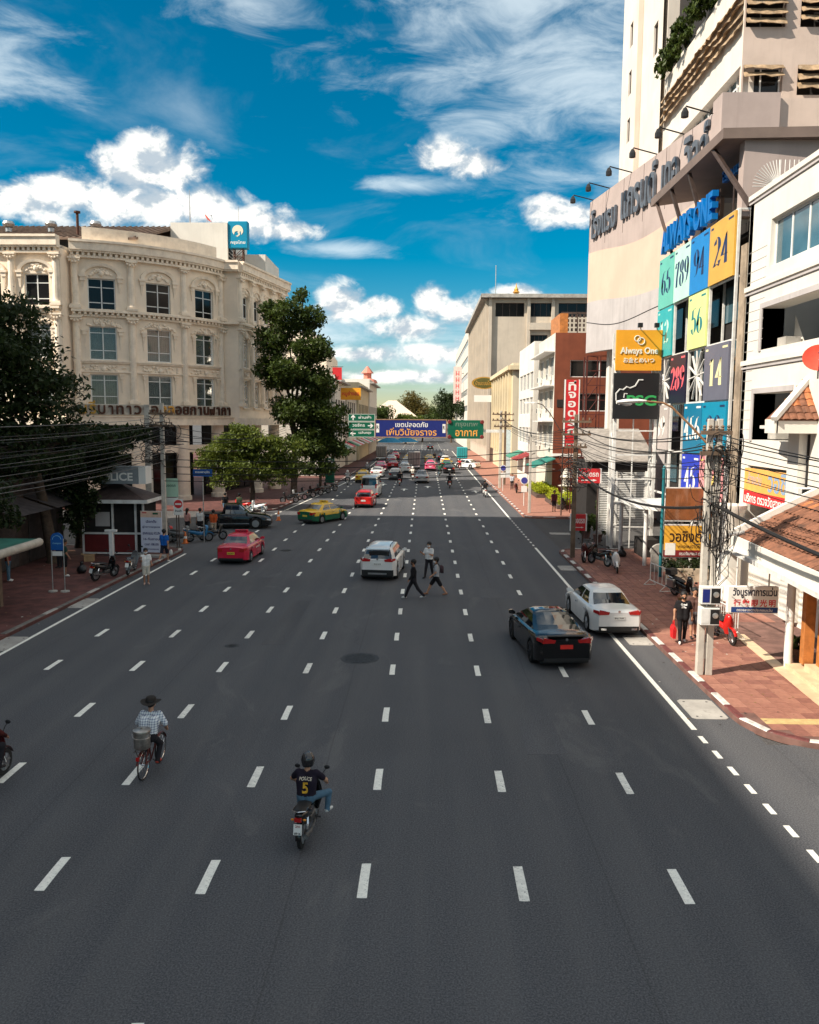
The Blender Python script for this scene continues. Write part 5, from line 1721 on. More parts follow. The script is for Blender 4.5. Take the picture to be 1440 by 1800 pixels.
# sedans and taxis in the traffic queue
base_s = car('car', 'silver sedan in the middle lane ahead of the motorcycles', P_SILV, 4.6, 1.78, sc_tab(SEDAN_TOP, .958, .02), sc_tab(SEDAN_BELT, .958, .02), (-1.65, -.8, .42, 1.35, 1.47, 1.54, 1.14), (-1.3, 1.36), r=.32, lights='box')
place(base_s, -.35, 103.5, 0)
QUEUE = [(-7.75, 103.5, P_YEL, 1, 'yellow taxi beside the left kerb'), (-6.5, 113.0, P_WHITE, 0, 'white car beyond the yellow taxi'), (-3.9, 109.0, P_GREY, 0, 'grey sedan beside a motorcycle in the left lanes'),
         (-6.8, 128.0, P_PINK, 1, 'pink taxi queuing on the left'), (-5.2, 134.0, P_RED2, 1, 'dark red taxi queuing beside the pink one'), (-3.0, 124.0, P_WHITE, 0, 'white car queuing in the second lane'),
         (-3.1, 137.0, P_SILV, 0, 'silver car queuing in the second lane'), (-3.1, 150.0, P_YEL, 1, 'yellow-topped taxi further up the second lane'), (-6.2, 152.0, P_SILV, 0, 'pale car far up the left lane'),
         (.9, 130.0, P_PINK, 1, 'pink taxi queuing in the centre lane'), (1.0, 141.0, P_BLACK, 0, 'black car queuing ahead of the pink centre taxi'), (.8, 154.0, P_YEL, 0, 'pale gold car far ahead in the centre lane'),
         (3.6, 123.0, P_BLACK, 0, 'dark brown car waiting in the right lane'), (3.6, 137.0, P_GREEN, 1, 'yellow and green taxi queuing on the right'), (3.7, 150.0, P_WHITE, 0, 'white car far ahead on the right'),
         (3.4, 163.0, P_BLACK, 0, 'dark car far up the right lane'), (7.0, 136.0, P_WHITE, 0, 'white car turning in at the right kerb'), (1.4, 226.0, P_BLACK, 0, 'dark car beyond the far crossing'),
         (-2.9, 163.0, P_WHITE, 0, 'small white car at the far end of the queue'), (-6.0, 166.0, P_RED, 1, 'red taxi at the far end of the left queue')]
for x, y, pm_, taxi, lab in QUEUE:
    q = copy_tree(base_s)
    place(q, x, y, random.uniform(-2, 2) if lab != 'white car turning in at the right kerb' else 50)
    tag(q, lab, 'taxi' if taxi else 'car', 'vehicles queuing up the road')
    recolor(q, ('body', 'mirror', 'roof'), pm_)
    if pm_ is P_GREEN:
        recolor(q, ('roof', 'mirror'), P_YEL)
    if taxi:
        taxi_sign(q, 1.47, .05, pm_ if pm_ is not P_GREEN else P_YEL)
tag(base_s, group='vehicles queuing up the road')
# box trucks
def truck(label, x, y, mb, group=None, head=0, teal=False):
    t = thing('truck', label, 'truck', (x, y, 0), rad(head), group)
    B().box(-.95, .95, -2.6, 1.0, .75, 2.75).build('cargo_box', mb, t, bevel=.04)
    b = B()
    for k in range(5):
        b.box(-.9 + .42 * k, -.86 + .42 * k, -2.63, -2.6, .85, 2.65)
    b.build('box_rib', M_TRIM, t)
    B().prism([(1.1, .6), (2.6, .6), (2.6, 1.1), (2.2, 1.95), (1.1, 1.95)], -.85, .85, 'x').build('cab', P_SILV if not teal else P_BLUE, t, bevel=.06)
    B().add([(-.75, 2.62, 1.15), (.75, 2.62, 1.15), (.7, 2.24, 1.88), (-.7, 2.24, 1.88)], [[0, 1, 2, 3]]).build('windscreen', M_CGLS, t)
    B().box(-.9, .9, -2.62, 2.5, .45, .75).build('chassis', M_TRIM, t)
    B().box(-.9, .9, -2.7, -2.6, .42, .62).build('bumper', P_WHITE, t)
    B().box(-.2, .2, -2.715, -2.70, .48, .60).build('licence_plate', M_PLATE, t)
    for s in (-1, 1):
        B().box(s * .78 - .1, s * .78 + .1, -2.66, -2.6, .64, .74).build('tail_lamp', M_TAIL, t)
        for yy in (-1.7, 1.6):
            add_wheel(t, s * .8, yy, .34)
    return t


M_BOXG = mat('truck_box_grey', (.30, .27, .25), .6, .2, var=.15, scale=2, streak=.3)
truck('grey box pickup truck in the middle of the queue', -2.5 + .0, 133.5, M_BOXG).location.x = -1.75
truck('grey box truck far up the left lane', -8.6, 163, M_BOXG)
truck('truck with teal box waiting at the right kerb', 7.1, 158, mat('truck_teal', (.03, .33, .36), .5, var=.1), teal=True)
# black pickup coming out of the side street
pk = car('pickup', 'black double-cab pickup pulling out of the side street', P_BLACK, 5.2, 1.85, [(-2.6, 1.02), (-2.5, 1.06), (-.9, 1.06), (-.7, 1.1), (.9, 1.1), (1.3, 1.08), (2.2, .98), (2.6, .76)], [(-2.6, .98), (-.8, 1.02), (.9, 1.0), (2.0, .92), (2.6, .68)],
         (-.85, -.65, .35, 1.15, 1.76, 1.6, 1.30), (-1.55, 1.55), r=.38, low_trim=True)
pk['category'] = 'pickup truck'
place(pk, -13.6, 58.2, -84)
B().box(-.72, .72, -2.45, -.95, 1.063, 1.09).build('bed_cover', M_TRIM, pk)
for s in (-1, 1):
    B().box(s * .92 - .05, s * .92 + .05, -.9, 1.1, .36, .42).build('side_step', M_RIM, pk)
# ------------------------------------------------------------------ motorcycles, bicycle, people
def ell(y, zc, w, h, n=12, p=2.3, x0=0.0):
    out = []
    for k in range(n):
        a = 2 * math.pi * k / n
        c, s = math.cos(a), math.sin(a)
        out.append((x0 + w * math.copysign(abs(c) ** (2 / p), c), y, zc + h * math.copysign(abs(s) ** (2 / p), s)))
    return out


M_SEATB = mat('seat_vinyl', (.016, .015, .015), .5, var=.2, scale=8)
M_ENG = mat('engine_metal', (.16, .16, .16), .45, .8, var=.3, scale=9)


def motorcycle(label, paintm, group=None, big=False, box=None, plate_txt=''):
    t = thing('motorcycle', label, 'motorcycle', group=group)
    r = .29
    for y in (-.62, .64):
        add_wheel(t, 0, y, r, .085 if not big else .12, False, 7)
    b = B().loft([ell(-.92, .80, .03, .03), ell(-.86, .78, .09, .06), ell(-.6, .70, .14, .11), ell(-.25, .62, .15, .14), ell(.02, .55, .12, .13), ell(.2, .50, .09, .12), ell(.34, .55, .07, .14)])
    b.build('body', paintm, t, smooth=True, angle=60)
    b = B().loft([ell(-.84, .87, .10, .022), ell(-.7, .86, .13, .04), ell(-.35, .82, .145, .05), ell(-.05, .77, .13, .045), ell(.1, .74, .08, .03)])
    b.build('seat', M_SEATB, t, smooth=True, angle=60)
    b = B()
    rows = []
    for z, w, y, d in ((.36, .13, .36, .05), (.55, .19, .40, .05), (.75, .20, .44, .06), (.92, .15, .46, .08), (1.0, .11, .44, .09), (1.06, .06, .40, .06)):
        rows.append([(w * math.cos(a) * 1.0, y + d * math.sin(a) * (1 if math.sin(a) > 0 else .35) + .10 * (1 - (abs(math.cos(a))) ** 1.5) * (1 if math.sin(a) > 0 else .2), z) for a in [2 * math.pi * k / 14 for k in range(14)]])
    b.loft(rows)
    b.build('front_cowl', paintm, t, smooth=True, angle=60)
    B().ball((0, .55, .93), .085, 10, 6, (1.1, .6, .8)).build('head_lamp', M_HEAD, t, smooth=True)
    for s in (-1, 1):
        B().tube([(s * .07, .64, r), (s * .06, .52, .62), (s * .05, .45, .86)], [.022, .026, .028], 6).build('fork', M_CHROME, t)
        B().tube([(s * .02, .40, 1.02), (s * .16, .38, 1.06), (s * .24, .33, 1.05), (s * .36, .27, 1.02)], [.014, .014, .018, .02], 6).build('handlebar', M_TRIM, t)
        m = B().tube([(s * .20, .36, 1.06), (s * .24, .37, 1.18), (s * .30, .36, 1.27)], .008, 5)
        m.ball((s * .32, .36, 1.30), .062, 8, 5, (1, .35, .75))
        m.build('mirror', M_TRIM, t, smooth=True)
        B().tube([(s * .10, -.62, r), (s * .11, -.58, .5), (s * .10, -.52, .66)], [.03, .038, .03], 6).build('shock', M_CHROME, t)
        B().bar((s * .05, -.62, r), (s * .06, -.1, .36), .03, .05).build('swing_arm', M_ENG, t)
        B().tube([(s * .10, .1, .33), (s * .24, .1, .31)], .018, 5).build('foot_peg', M_TRIM, t)
        B().ball((s * .12, -.88, .72), .03, 6, 4, (1.3, .7, .8)).build('indicator', mat('indicator_amber', (.7, .25, .02), .3, var=0), t)
    b = B()
    for y0, a0, a1 in ((.64, 20, 165), (-.62, 70, 175)):
        pts = [(y0 + (r + .045) * math.cos(rad(a0 + (a1 - a0) * i / 10)), r + (r + .045) * math.sin(rad(a0 + (a1 - a0) * i / 10))) for i in range(11)]
        b.loft([[(-.055, y, z - .02), (-.05, y, z), (0, y, z + .012), (.05, y, z), (.055, y, z - .02), (0, y, z - .008)] for y, z in pts])
    b.build('mudguard', paintm, t, smooth=True, angle=60)
    B().loft([ell(-.12, .36, .09, .07, p=4), ell(.1, .37, .12, .10, p=4), ell(.24, .40, .09, .08, p=4)]).build('engine', M_ENG, t)
    B().tube([(.08, .2, .3), (.13, .0, .25), (.15, -.35, .27), (.16, -.5, .32), (.165, -.98, .42)], [.02, .02, .025, .045, .05], 8).build('exhaust', M_ENG if not big else M_TRIM, t, smooth=True)
    B().box(-.07, .07, -.95, -.90, .70, .77).build('tail_lamp', M_TAIL, t)
    p_ = B().add([(-.085, -.985, .45), (.085, -.985, .45), (.085, -.94, .65), (-.085, -.94, .65), (-.085, -.975, .45), (.085, -.975, .45), (.085, -.93, .65), (-.085, -.93, .65)], [[0, 1, 2, 3], [7, 6, 5, 4], [3, 2, 6, 7], [0, 4, 5, 1]]).build('licence_plate', M_PLATE, t)
    if plate_txt:
        text(plate_txt[0], .10, .05, flat('plate_rust', (.28, .06, .04)), p_, (0, -.951, .615), (1, 0, 0), (0, .22, 1), bold=.03)
        text(plate_txt[1], .13, .045, M_INK, p_, (0, -.982, .48), (1, 0, 0), (0, .22, 1), bold=.03)
    B().bar((0, -.88, .70), (0, -.93, .42), .05, .02).build('rear_fender', M_TRIM, t)
    B().tube([(-.13, -.55, .84), (-.13, -.86, .89), (0, -.93, .90), (.13, -.86, .89), (.13, -.55, .84)], .014, 6).build('grab_rail', M_CHROME if not big else M_RIM, t)
    if box:
        B().box(-.2, .2, -1.0, -.62, .9, 1.22).build('cargo_box', box, t, bevel=.04)
    return t


SKIN = mat('skin_tan', (.44, .235, .145), .6, var=.08, scale=12)
SKIN2 = mat('skin_brown', (.30, .145, .085), .6, var=.08, scale=12)
HAIR = mat('black_hair', (.010, .009, .009), .6, var=.3, scale=30)
MASKW = mat('face_mask', (.70, .70, .68), .8, var=.05)
SOLE = mat('white_shoe', (.66, .65, .62), .7, var=.1)
SHOEB = mat('black_shoe', (.02, .019, .019), .6, var=.1)


def cloth(name, col, var=.14):
    return mat('cloth_' + name, col, .9, var=var, scale=7, bump=.5, bscale=22, spec=.2)


def rot2(v, a):
    """swing a downward limb forward by angle a (degrees)"""
    L_, a = v, rad(a)
    return Vector((0, L_ * math.sin(a), -L_ * math.cos(a)))


def person(label, loc, rz, shirt, pants, shoes=SHOEB, skin=SKIN, legs=((0, 0), (0, 0)), arms=((0, 10), (0, 10)), sleeve=.55, leglen='long', hair='short', mask=None, lean=0, pose=None, sc=1.0, group=None, extra_arm=0.0, headturn=0, wide=1.0):
    """one continuous body; legs/arms = (swing, bend) in degrees for the right then the left side; pose overrides the joints"""
    mats = [skin, shirt, pants, shoes]
    J = {}
    hip = Vector((0, 0, .92))
    up = Vector((0, math.sin(rad(lean)), math.cos(rad(lean))))
    J['hip'], J['chest'] = hip, hip + up * .36
    J['neck'] = hip + up * .56
    J['head'] = hip + up * .72 + Vector((0, .02, 0))
    for i, s in enumerate((1, -1)):
        h = hip + Vector((s * .095, 0, -.02))
        k = h + rot2(.42, legs[i][0])
        a = k + rot2(.41, legs[i][0] - legs[i][1])
        sh_ = J['neck'] + Vector((s * .185, 0, -.06))
        e = sh_ + rot2(.28, arms[i][0]) + Vector((s * (.05 + extra_arm), 0, 0))
        w = e + rot2(.24, arms[i][0] + arms[i][1]) + Vector((s * .01, 0, 0))
        J.update({'h%d' % i: h, 'k%d' % i: k, 'a%d' % i: a, 's%d' % i: sh_, 'e%d' % i: e, 'w%d' % i: w, 'f%d' % i: a + Vector((s * .02, .15, -.05))})
    if pose:
        J.update({k: Vector(v) for k, v in pose.items()})
    low = min(J['a0'].z, J['a1'].z) - .085
    if not pose:
        for k in J:
            J[k] = J[k] - Vector((0, 0, low))
    hp, ch, nk, hd = J['hip'], J['chest'], J['neck'], J['head']
    X = Vector((1, 0, 0))
    fw = (hd - nk).cross(X).normalized()
    fw = -fw if fw.y < 0 else fw
    ct, st = math.cos(rad(headturn)), math.sin(rad(headturn))
    fwd = (fw * ct + X * st).normalized()
    sid = (X * ct - fw * st).normalized()
    P = []
    for s in (-1, 1):
        P += [(hp + X * s * .075, ch + X * s * .095 * wide, .118 * wide, .125 * wide, 1), (ch + X * s * .09 * wide, nk + X * s * .13 - Vector((0, 0, .10)), .122 * wide, .088, 1),
              (hp + X * s * .075 + (hp - ch).normalized() * .03, hp + X * s * .08 - Vector((0, 0, .0)), .125 * wide, .122 * wide, 2)]
    P += [(nk - Vector((0, 0, .07)) - X * .15, nk - Vector((0, 0, .07)) + X * .15, .075, .075, 1), (nk - Vector((0, 0, .05)), hd, .056, .058, 0),
          (hd + Vector((0, 0, .04)), hd + Vector((0, 0, .05)) + fwd * .012, .098, .098, 0), (hd + fwd * .02, hd + fwd * .035 - Vector((0, 0, .055)), .078, .052, 0),
          (hd + fwd * .09, hd + fwd * .105 - Vector((0, 0, .02)), .017, .02, 0)]
    for s in (-1, 1):
        P.append((hd + sid * s * .095, hd + sid * s * .095 + Vector((0, 0, .03)), .018, .022, 0))
    ex = B()
    for i in (0, 1):
        s_, e, w, h, k, a, f = (J[c + str(i)] for c in 'sewhkaf')
        se = s_.lerp(e, min(1, sleeve / .55 * .62)) if sleeve < 1 else e
        P.append((s_, se, .072, .068 if sleeve < 1 else .055, 1))
        if sleeve >= 1:
            P += [(e, e.lerp(w, .9), .052, .043, 1), (e.lerp(w, .9), w, .034, .03, 0)]
        else:
            P += [(se, e, .046, .043, 0), (e, w, .042, .028, 0)]
        d = (w - e).normalized()
        P.append((w, w + d * .07, .03, .036, 0))
        sv = d.cross(Vector((0, 1, .2))).normalized() if abs(d.y) < .9 else Vector((1, 0, 0))
        inn = d.cross(sv)
        for q in range(4):
            o = w + d * .085 + sv * (-.027 + .018 * q)
            ln = (.062, .072, .068, .052)[q]
            ex.tube([o - d * .03, o + d * ln * .5 + inn * .005, o + d * ln * .8 + inn * .03], [.0095, .009, .0075], 5)
        ex.tube([w + d * .02 + sv * -.03, w + d * .05 + sv * -.05, w + d * .09 + sv * -.05 + inn * .015], [.011, .0105, .008], 5)
        if leglen == 'long':
            P += [(h, k, .092, .070, 2), (k, a, .068, .056, 2)]
        elif leglen == 'short':
            P += [(h, h.lerp(k, .85), .098, .088, 2), (h.lerp(k, .7), k, .062, .052, 0), (k, a, .055, .036, 0), (k.lerp(a, .35) - Vector((0, .02, 0)), k.lerp(a, .5), .05, .045, 0)]
        P += [(a, a, .038, .038, 0 if leglen == 'short' else 2), (a + (a - f) * .15 - Vector((0, 0, .03)), f, .042, .036, 3)]
    for s in (-1, 1):
        ex.ball(tuple(hd + fwd * .098 + sid * s * .034 + Vector((0, 0, .03))), .011, 6, 4)
    prims = [(tuple(p[0]), tuple(p[1]), p[2], p[3], p[4]) for p in P]
    ex.m = [0] * (len(ex.f))
    o = blob_obj('person', prims, mats, None, .021, .028, ex)
    tag(o, label, 'person', group)
    if hair:
        H_ = [(hd + Vector((0, 0, .06)) - fwd * .012, hd + Vector((0, 0, .07)) - fwd * .035, .118, .112, 0), (hd - fwd * .05 + Vector((0, 0, .02)), hd - fwd * .055 - Vector((0, 0, .03)), .078, .06, 0)]
        if hair == 'long':
            H_ += [(hd - fwd * .06, hd - fwd * .09 - Vector((0, 0, .24)), .085, .06, 0)]
        blob_obj('hair', [(tuple(a), tuple(b_), c, d, e) for a, b_, c, d, e in H_], [HAIR], o, .02, .02)
    if mask:
        blob_obj('face_mask', [(tuple(hd + fwd * .052 - Vector((0, 0, .03)) - sid * .03), tuple(hd + fwd * .052 - Vector((0, 0, .03)) + sid * .03), .058, .058, 0)], [mask], o, .02, .02)
    o.location, o.rotation_euler, o.scale = loc, (0, 0, rad(rz)), (sc, sc, sc)
    o['_'] = 0
    del o['_']
    return o, J


def helmet(o, J, m):
    hd = J['head']
    b = B()
    rings = []
    for t_, r_ in ((-.10, .118), (-.05, .135), (.02, .142), (.09, .132), (.15, .095), (.185, .03)):
        rings.append([(hd.x + r_ * math.cos(a), hd.y + r_ * 1.12 * math.sin(a), hd.z + t_ + .03) for a in [2 * math.pi * k / 18 for k in range(18)]])
    b.loft(rings)
    b.build('helmet', m, o, smooth=True, angle=60)
    v = B()
    v.loft([[(hd.x + (.137 + e) * math.sin(a), hd.y + (.137 + e) * 1.12 * math.cos(a), z) for a in [rad(-65 + 13 * k) for k in range(11)]] for z, e in ((hd.z - .03, .004), (hd.z + .03, .012), (hd.z + .09, .004))], closed=False, cap=False)
    v.build('visor', M_CGLS, o, smooth=True)


RIDE = dict(hip=(0, -.20, .90), chest=(0, -.16, 1.20), neck=(0, -.10, 1.42), head=(0, -.04, 1.57), h0=(.10, -.18, .88), h1=(-.10, -.18, .88), k0=(.24, .24, .82), k1=(-.24, .24, .82),
            a0=(.22, .12, .42), a1=(-.22, .12, .42), f0=(.24, .28, .36), f1=(-.24, .28, .36), s0=(.19, -.10, 1.37), s1=(-.19, -.10, 1.37), e0=(.36, .05, 1.16), e1=(-.36, .05, 1.16), w0=(.34, .22, 1.05), w1=(-.34, .22, 1.05))
HEL_B = mat('helmet_black', (.012, .012, .014), .15, var=0, coat=.8)
HEL_W = mat('helmet_white', (.7, .69, .66), .25, var=.05, coat=.5)
JEANS = cloth('jeans', (.075, .14, .20))
BLACKC = cloth('black', (.013, .012, .014))
DKPANT = cloth('dark_trousers', (.022, .020, .024))
WHITEC = cloth('white', (.70, .69, .67))

# the rider in the foreground with POLICE 5 on the back
mc = motorcycle('black motorcycle ridden by the person with a yellow number 5', P_BLACK, plate_txt=('2กด', '8916'))
place(mc, -2.12, 14.62, -5)
mc.scale = (.89, .89, .89)
po = dict(RIDE)
po.update(k0=(.40, .16, .84), a0=(.38, .10, .50), f0=(.44, .26, .46))
pr, J = person('helmeted rider in dark jersey with yellow number 5 on the back', mc.location, -5, cloth('jersey_dark', (.016, .012, .022)), JEANS, SOLE, pose=po, sleeve=.55, hair=None, sc=.89)
helmet(pr, J, HEL_B)
back = lambda z: -.36 + (z - .95) * .12


def on_back(body, w, h, z, m, parent, bold):
    v, fs = text_mesh(body, bold)
    lo, hi = v.min(0), v.max(0)
    b = B()
    vs = []
    for p in v:
        x = (p[0] - (lo[0] + hi[0]) / 2) / (hi[0] - lo[0]) * w
        zz = z + (p[1] - (lo[1] + hi[1]) / 2) / (hi[1] - lo[1]) * h
        vs.append((x, x * x * .9, zz))
    dg = parent.evaluated_get(bpy.context.evaluated_depsgraph_get())
    out = []
    for x, y, zz in vs:
        ok, co, no, _ = parent.ray_cast(Vector((x, -1.5, zz)), Vector((0, 1, 0)))
        out.append((x, (co.y if ok else -.3) - .006, zz))
    b.add(out, fs)
    b.build('lettering', m, parent)


bpy.context.view_layer.update()
M_NUM = mat('print_yellow', (.66, .36, .03), .8, var=.25, scale=40)
on_back('POLICE', .26, .055, 1.29, flat('print_cream', (.66, .58, .46)), pr, .01)
on_back('5', .125, .24, 1.11, M_NUM, pr, .03)

# cyclist with the cooking pots
bk = thing('bicycle', 'old bicycle with rear rack ridden by the person in the checked shirt', 'bicycle')
M_BIKE = mat('bike_frame_red', (.10, .018, .016), .45, .2, var=.2, scale=9)
for y, nm in ((-.52, 'wheel'), (.53, 'wheel')):
    r = .33
    b = B()
    rings = [[(.018 * math.cos(q), y + (r + .018 * math.sin(q)) * math.cos(a), r + .02 + (r + .018 * math.sin(q)) * math.sin(a)) for q in [2 * math.pi * j / 6 for j in range(6)]] for a in [2 * math.pi * k / 30 for k in range(31)]]
    b.loft(rings, True, False)
    wh = b.build('wheel', M_TYRE, bk, smooth=True)
    s_ = B()
    for k in range(14):
        a = 2 * math.pi * k / 14
        s_.tube([((-.03, .03)[k % 2], y, r + .02), (0, y + (r - .02) * math.cos(a), r + .02 + (r - .02) * math.sin(a))], .0035, 3)
    s_.lathe([(.02, -.05), (.02, .05)], 8, (0, y, r + .02), 'x')
    rr = [[(.012 * math.cos(q), y + (r - .022 + .012 * math.sin(q)) * math.cos(a), r + .02 + (r - .022 + .012 * math.sin(q)) * math.sin(a)) for q in [2 * math.pi * j / 5 for j in range(5)]] for a in [2 * math.pi * k / 30 for k in range(31)]]
    s_.loft(rr, True, False)
    s_.build('rim_and_spokes', M_CHROME, wh)
    g = B()
    pts = [(y + (r + .05) * math.cos(rad(20 + 14 * i)), r + .02 + (r + .05) * math.sin(rad(20 + 14 * i))) for i in range(11)]
    g.loft([[(-.03, q, z - .01), (0, q, z + .006), (.03, q, z - .01), (0, q, z - .002)] for q, z in pts])
    g.build('mudguard', M_BIKE, bk)
b = B()
BB = (0, -.06, .30)
for a, c in (((0, -.18, .80), BB), (BB, (0, .36, .72)), ((0, -.16, .70), (0, .34, .80)), ((0, .36, .70), (0, .33, .95)), ((0, .36, .72), (0, .53, .35)), (BB, (.04, -.52, .35)), (BB, (-.04, -.52, .35)), ((.02, -.17, .76), (.05, -.52, .36)), ((-.02, -.17, .76), (-.05, -.52, .36))):
    b.tube([a, c], .017, 6)
b.build('frame', M_BIKE, bk)
B().tube([(-.30, .16, 1.0), (-.28, .28, 1.02), (-.1, .34, .98), (.1, .34, .98), (.28, .28, 1.02), (.30, .16, 1.0)], .013, 6).build('handlebar', M_CHROME, bk)
B().loft([ell(-.32, .86, .10, .03), ell(-.2, .87, .09, .035), ell(-.02, .86, .03, .02)]).build('saddle', M_SEATB, bk, smooth=True)
b = B()
for s in (-1, 1):
    b.tube([(s * .10, -.25, .76), (s * .10, -.80, .76)], .009, 5)
    b.tube([(s * .10, -.70, .76), (s * .06, -.52, .36)], .008, 5)
for y in (-.3, -.45, -.6, -.75):
    b.tube([(-.10, y, .76), (.10, y, .76)], .008, 5)
b.build('rear_rack', M_STRUT, bk)
B().box(-.035, .035, -.86, -.83, .58, .66).build('rear_reflector', M_TAIL, bk)
b = B().tube([(.05, -.06, .30), (.09, .05, .18)], .012, 5)
b.tube([(-.05, -.06, .30), (-.09, -.17, .42)], .012, 5)
b.box(.07, .18, .01, .09, .165, .19)
b.box(-.18, -.07, -.21, -.13, .405, .43)
b.build('crank', M_STRUT, bk)
place(bk, -5.95, 17.25, -3)
bk.scale = (.93, .93, .93)
M_ALU = mat('dented_aluminium', (.42, .38, .34), .38, .85, var=.25, scale=9, dirt=((.12, .08, .06), 5, .5))
pot = thing('cooking_pot', 'stacked aluminium cooking pots tied on the bicycle rack', 'pot', (-5.95, 17.25, 0), rad(-3))
pot.location, pot.scale = (-5.95, 17.25, 0), (.93, .93, .93)
b = B().lathe([(.17, .78), (.185, .80), (.185, 1.02), (.195, 1.025), (.195, 1.04), (.18, 1.05), (.18, 1.16), (.20, 1.165), (.20, 1.19)], 22, (0, -.56, 0))
b.build('pot_body', M_ALU, pot, smooth=True, angle=40)
B().lathe([(.205, 1.192), (.20, 1.215), (.12, 1.235), (.03, 1.24), (.03, 1.27), (.005, 1.275)], 22, (0, -.56, 0)).build('lid', M_ALU, pot, smooth=True, angle=40)
B().tube([(.19 * math.cos(rad(a)), -.56 - .08 - .13 * math.sin(rad(a)) * .7, 1.14 - .12 * math.sin(rad(a))) for a in range(0, 181, 15)], .008, 5).build('bail_handle', M_ALU, pot)


def checked(name):
    m = bpy.data.materials.new(name)
    m.use_nodes = True
    T = NT(m.node_tree)
    p = m.node_tree.nodes['Principled BSDF']
    co = T.n('ShaderNodeTexCoord').outputs['Object']
    sx3 = T.n('ShaderNodeSeparateXYZ', (co,)).outputs
    c = (.66, .69, .70)
    k = None
    for ax_, per in ((0, .055), (2, .055)):
        f = T.m('FRACT', T.m('DIVIDE', T.m('ADD', sx3[ax_], 5.0), per))
        ln = T.m('LESS_THAN', f, .30)
        k = ln if k is None else T.m('ADD', k, ln)
    c = T.mix(T.m('MULTIPLY', k, .48, clamp=True), c, (.02, .045, .16))
    T.t.links.new(c, p.inputs['Base Color'])
    p.inputs['Roughness'].default_value = .9
    b_ = T.n('ShaderNodeBump', {'Strength': .5, 'Distance': .02, 'Height': T.noise(co, 16.0, 4, .6)})
    T.t.links.new(b_.outputs[0], p.inputs['Normal'])
    return m


CYC = dict(hip=(0, -.22, .95), chest=(0, -.12, 1.24), neck=(0, .02, 1.44), head=(-.03, .10, 1.57), h0=(.10, -.20, .92), h1=(-.10, -.20, .92), k0=(.15, .14, .62), k1=(-.15, .20, .80), a0=(.14, -.02, .26), a1=(-.14, -.16, .48),
           f0=(.15, .13, .22), f1=(-.15, -.02, .44), s0=(.20, .02, 1.39), s1=(-.20, .02, 1.39), e0=(.34, .02, 1.14), e1=(-.34, .02, 1.14), w0=(.31, .15, 1.02), w1=(-.31, .15, 1.02))
cy, J = person('cyclist in a checked shirt and dark brimmed hat', bk.location, -3, checked('checked_shirt'), DKPANT, mat('red_sandal', (.42, .05, .03), .6), pose=CYC, sleeve=.8, wide=1.14, sc=.93)
hd = J['head']
b = B()
rings = []
for r_, z_ in ((.235, .055), (.24, .06), (.15, .072), (.125, .09), (.12, .17), (.09, .20), (.02, .205)):
    rings.append([(hd.x + r_ * math.cos(a), hd.y + r_ * 1.08 * math.sin(a), hd.z + z_ + (.05 * abs(math.cos(a)) ** 2 if r_ > .2 else 0)) for a in [2 * math.pi * k / 20 for k in range(20)]])
b.loft(rings)
b.build('hat', mat('hat_felt', (.022, .017, .014), .9, var=.2, scale=15), cy, smooth=True, angle=50)
# the dark red machine cut by the left edge
P_MAR = paint('paint_maroon', (.06, .008, .008))
m2 = motorcycle('dark red motorcycle cut by the left picture edge', P_MAR)
place(m2, -9.14, 16.3, -4)
pr2, J = person('rider in dark clothes at the left picture edge', m2.location, -4, cloth('maroon_top', (.06, .012, .010)), DKPANT, SHOEB, pose=RIDE, sleeve=1.0, hair=None)
helmet(pr2, J, HEL_B)

# pedestrians crossing
person('pedestrian in black walking across the road', (-.45, 35.1, 0), 95, BLACKC, DKPANT, SOLE, SKIN2, legs=((28, 8), (-26, 14)), arms=((-12, 12), (14, 20)), sleeve=1.0, mask=mat('mask_dark', (.05, .04, .04), .8))
ps, J = person('pedestrian in grey shirt and black shorts crossing with a backpack', (.55, 35.9, 0), 92, cloth('grey', (.36, .37, .39)), cloth('black_shorts', (.015, .014, .016)), mat('sandal', (.30, .13, .07), .7), SKIN, legs=((34, 10), (-30, 6)), arms=((-8, 15), (10, 40)), leglen='short', mask=MASKW)
bp_ = thing('backpack', 'dark red-trimmed backpack worn by the crossing pedestrian', 'backpack', ps.location, rad(92))
b = B().loft([ell(-.16, 1.18, .13, .16, p=3), ell(-.22, 1.18, .15, .19, p=3), ell(-.32, 1.14, .12, .15, p=3)])
b.build('pack', cloth('pack', (.05, .03, .035)), bp_, smooth=True)
for s in (-1, 1):
    B().tube([(s * .1, -.16, 1.30), (s * .11, -.02, 1.47), (s * .11, .13, 1.3), (s * .12, .05, 1.05), (s * .12, -.14, 1.05)], .016, 5).build('strap', M_TRIM, bp_)
person('pedestrian in a white shirt looking at a phone in the road', (.25, 40.0, 0), 150, WHITEC, DKPANT, SHOEB, SKIN, legs=((18, 5), (-14, 5)), arms=((25, 95), (20, 90)), mask=MASKW)
# on the right pavement
pb, J = person('person in black T-shirt walking with a red bag', (8.95, 27.9, .13), 172, BLACKC, cloth('black_wide', (.014, .013, .015)), SOLE, SKIN, legs=((12, 4), (-10, 6)), arms=((4, 6), (-4, 8)), mask=mat('mask_black', (.02, .02, .02), .8), wide=1.1, extra_arm=.05)
bpy.context.view_layer.update()


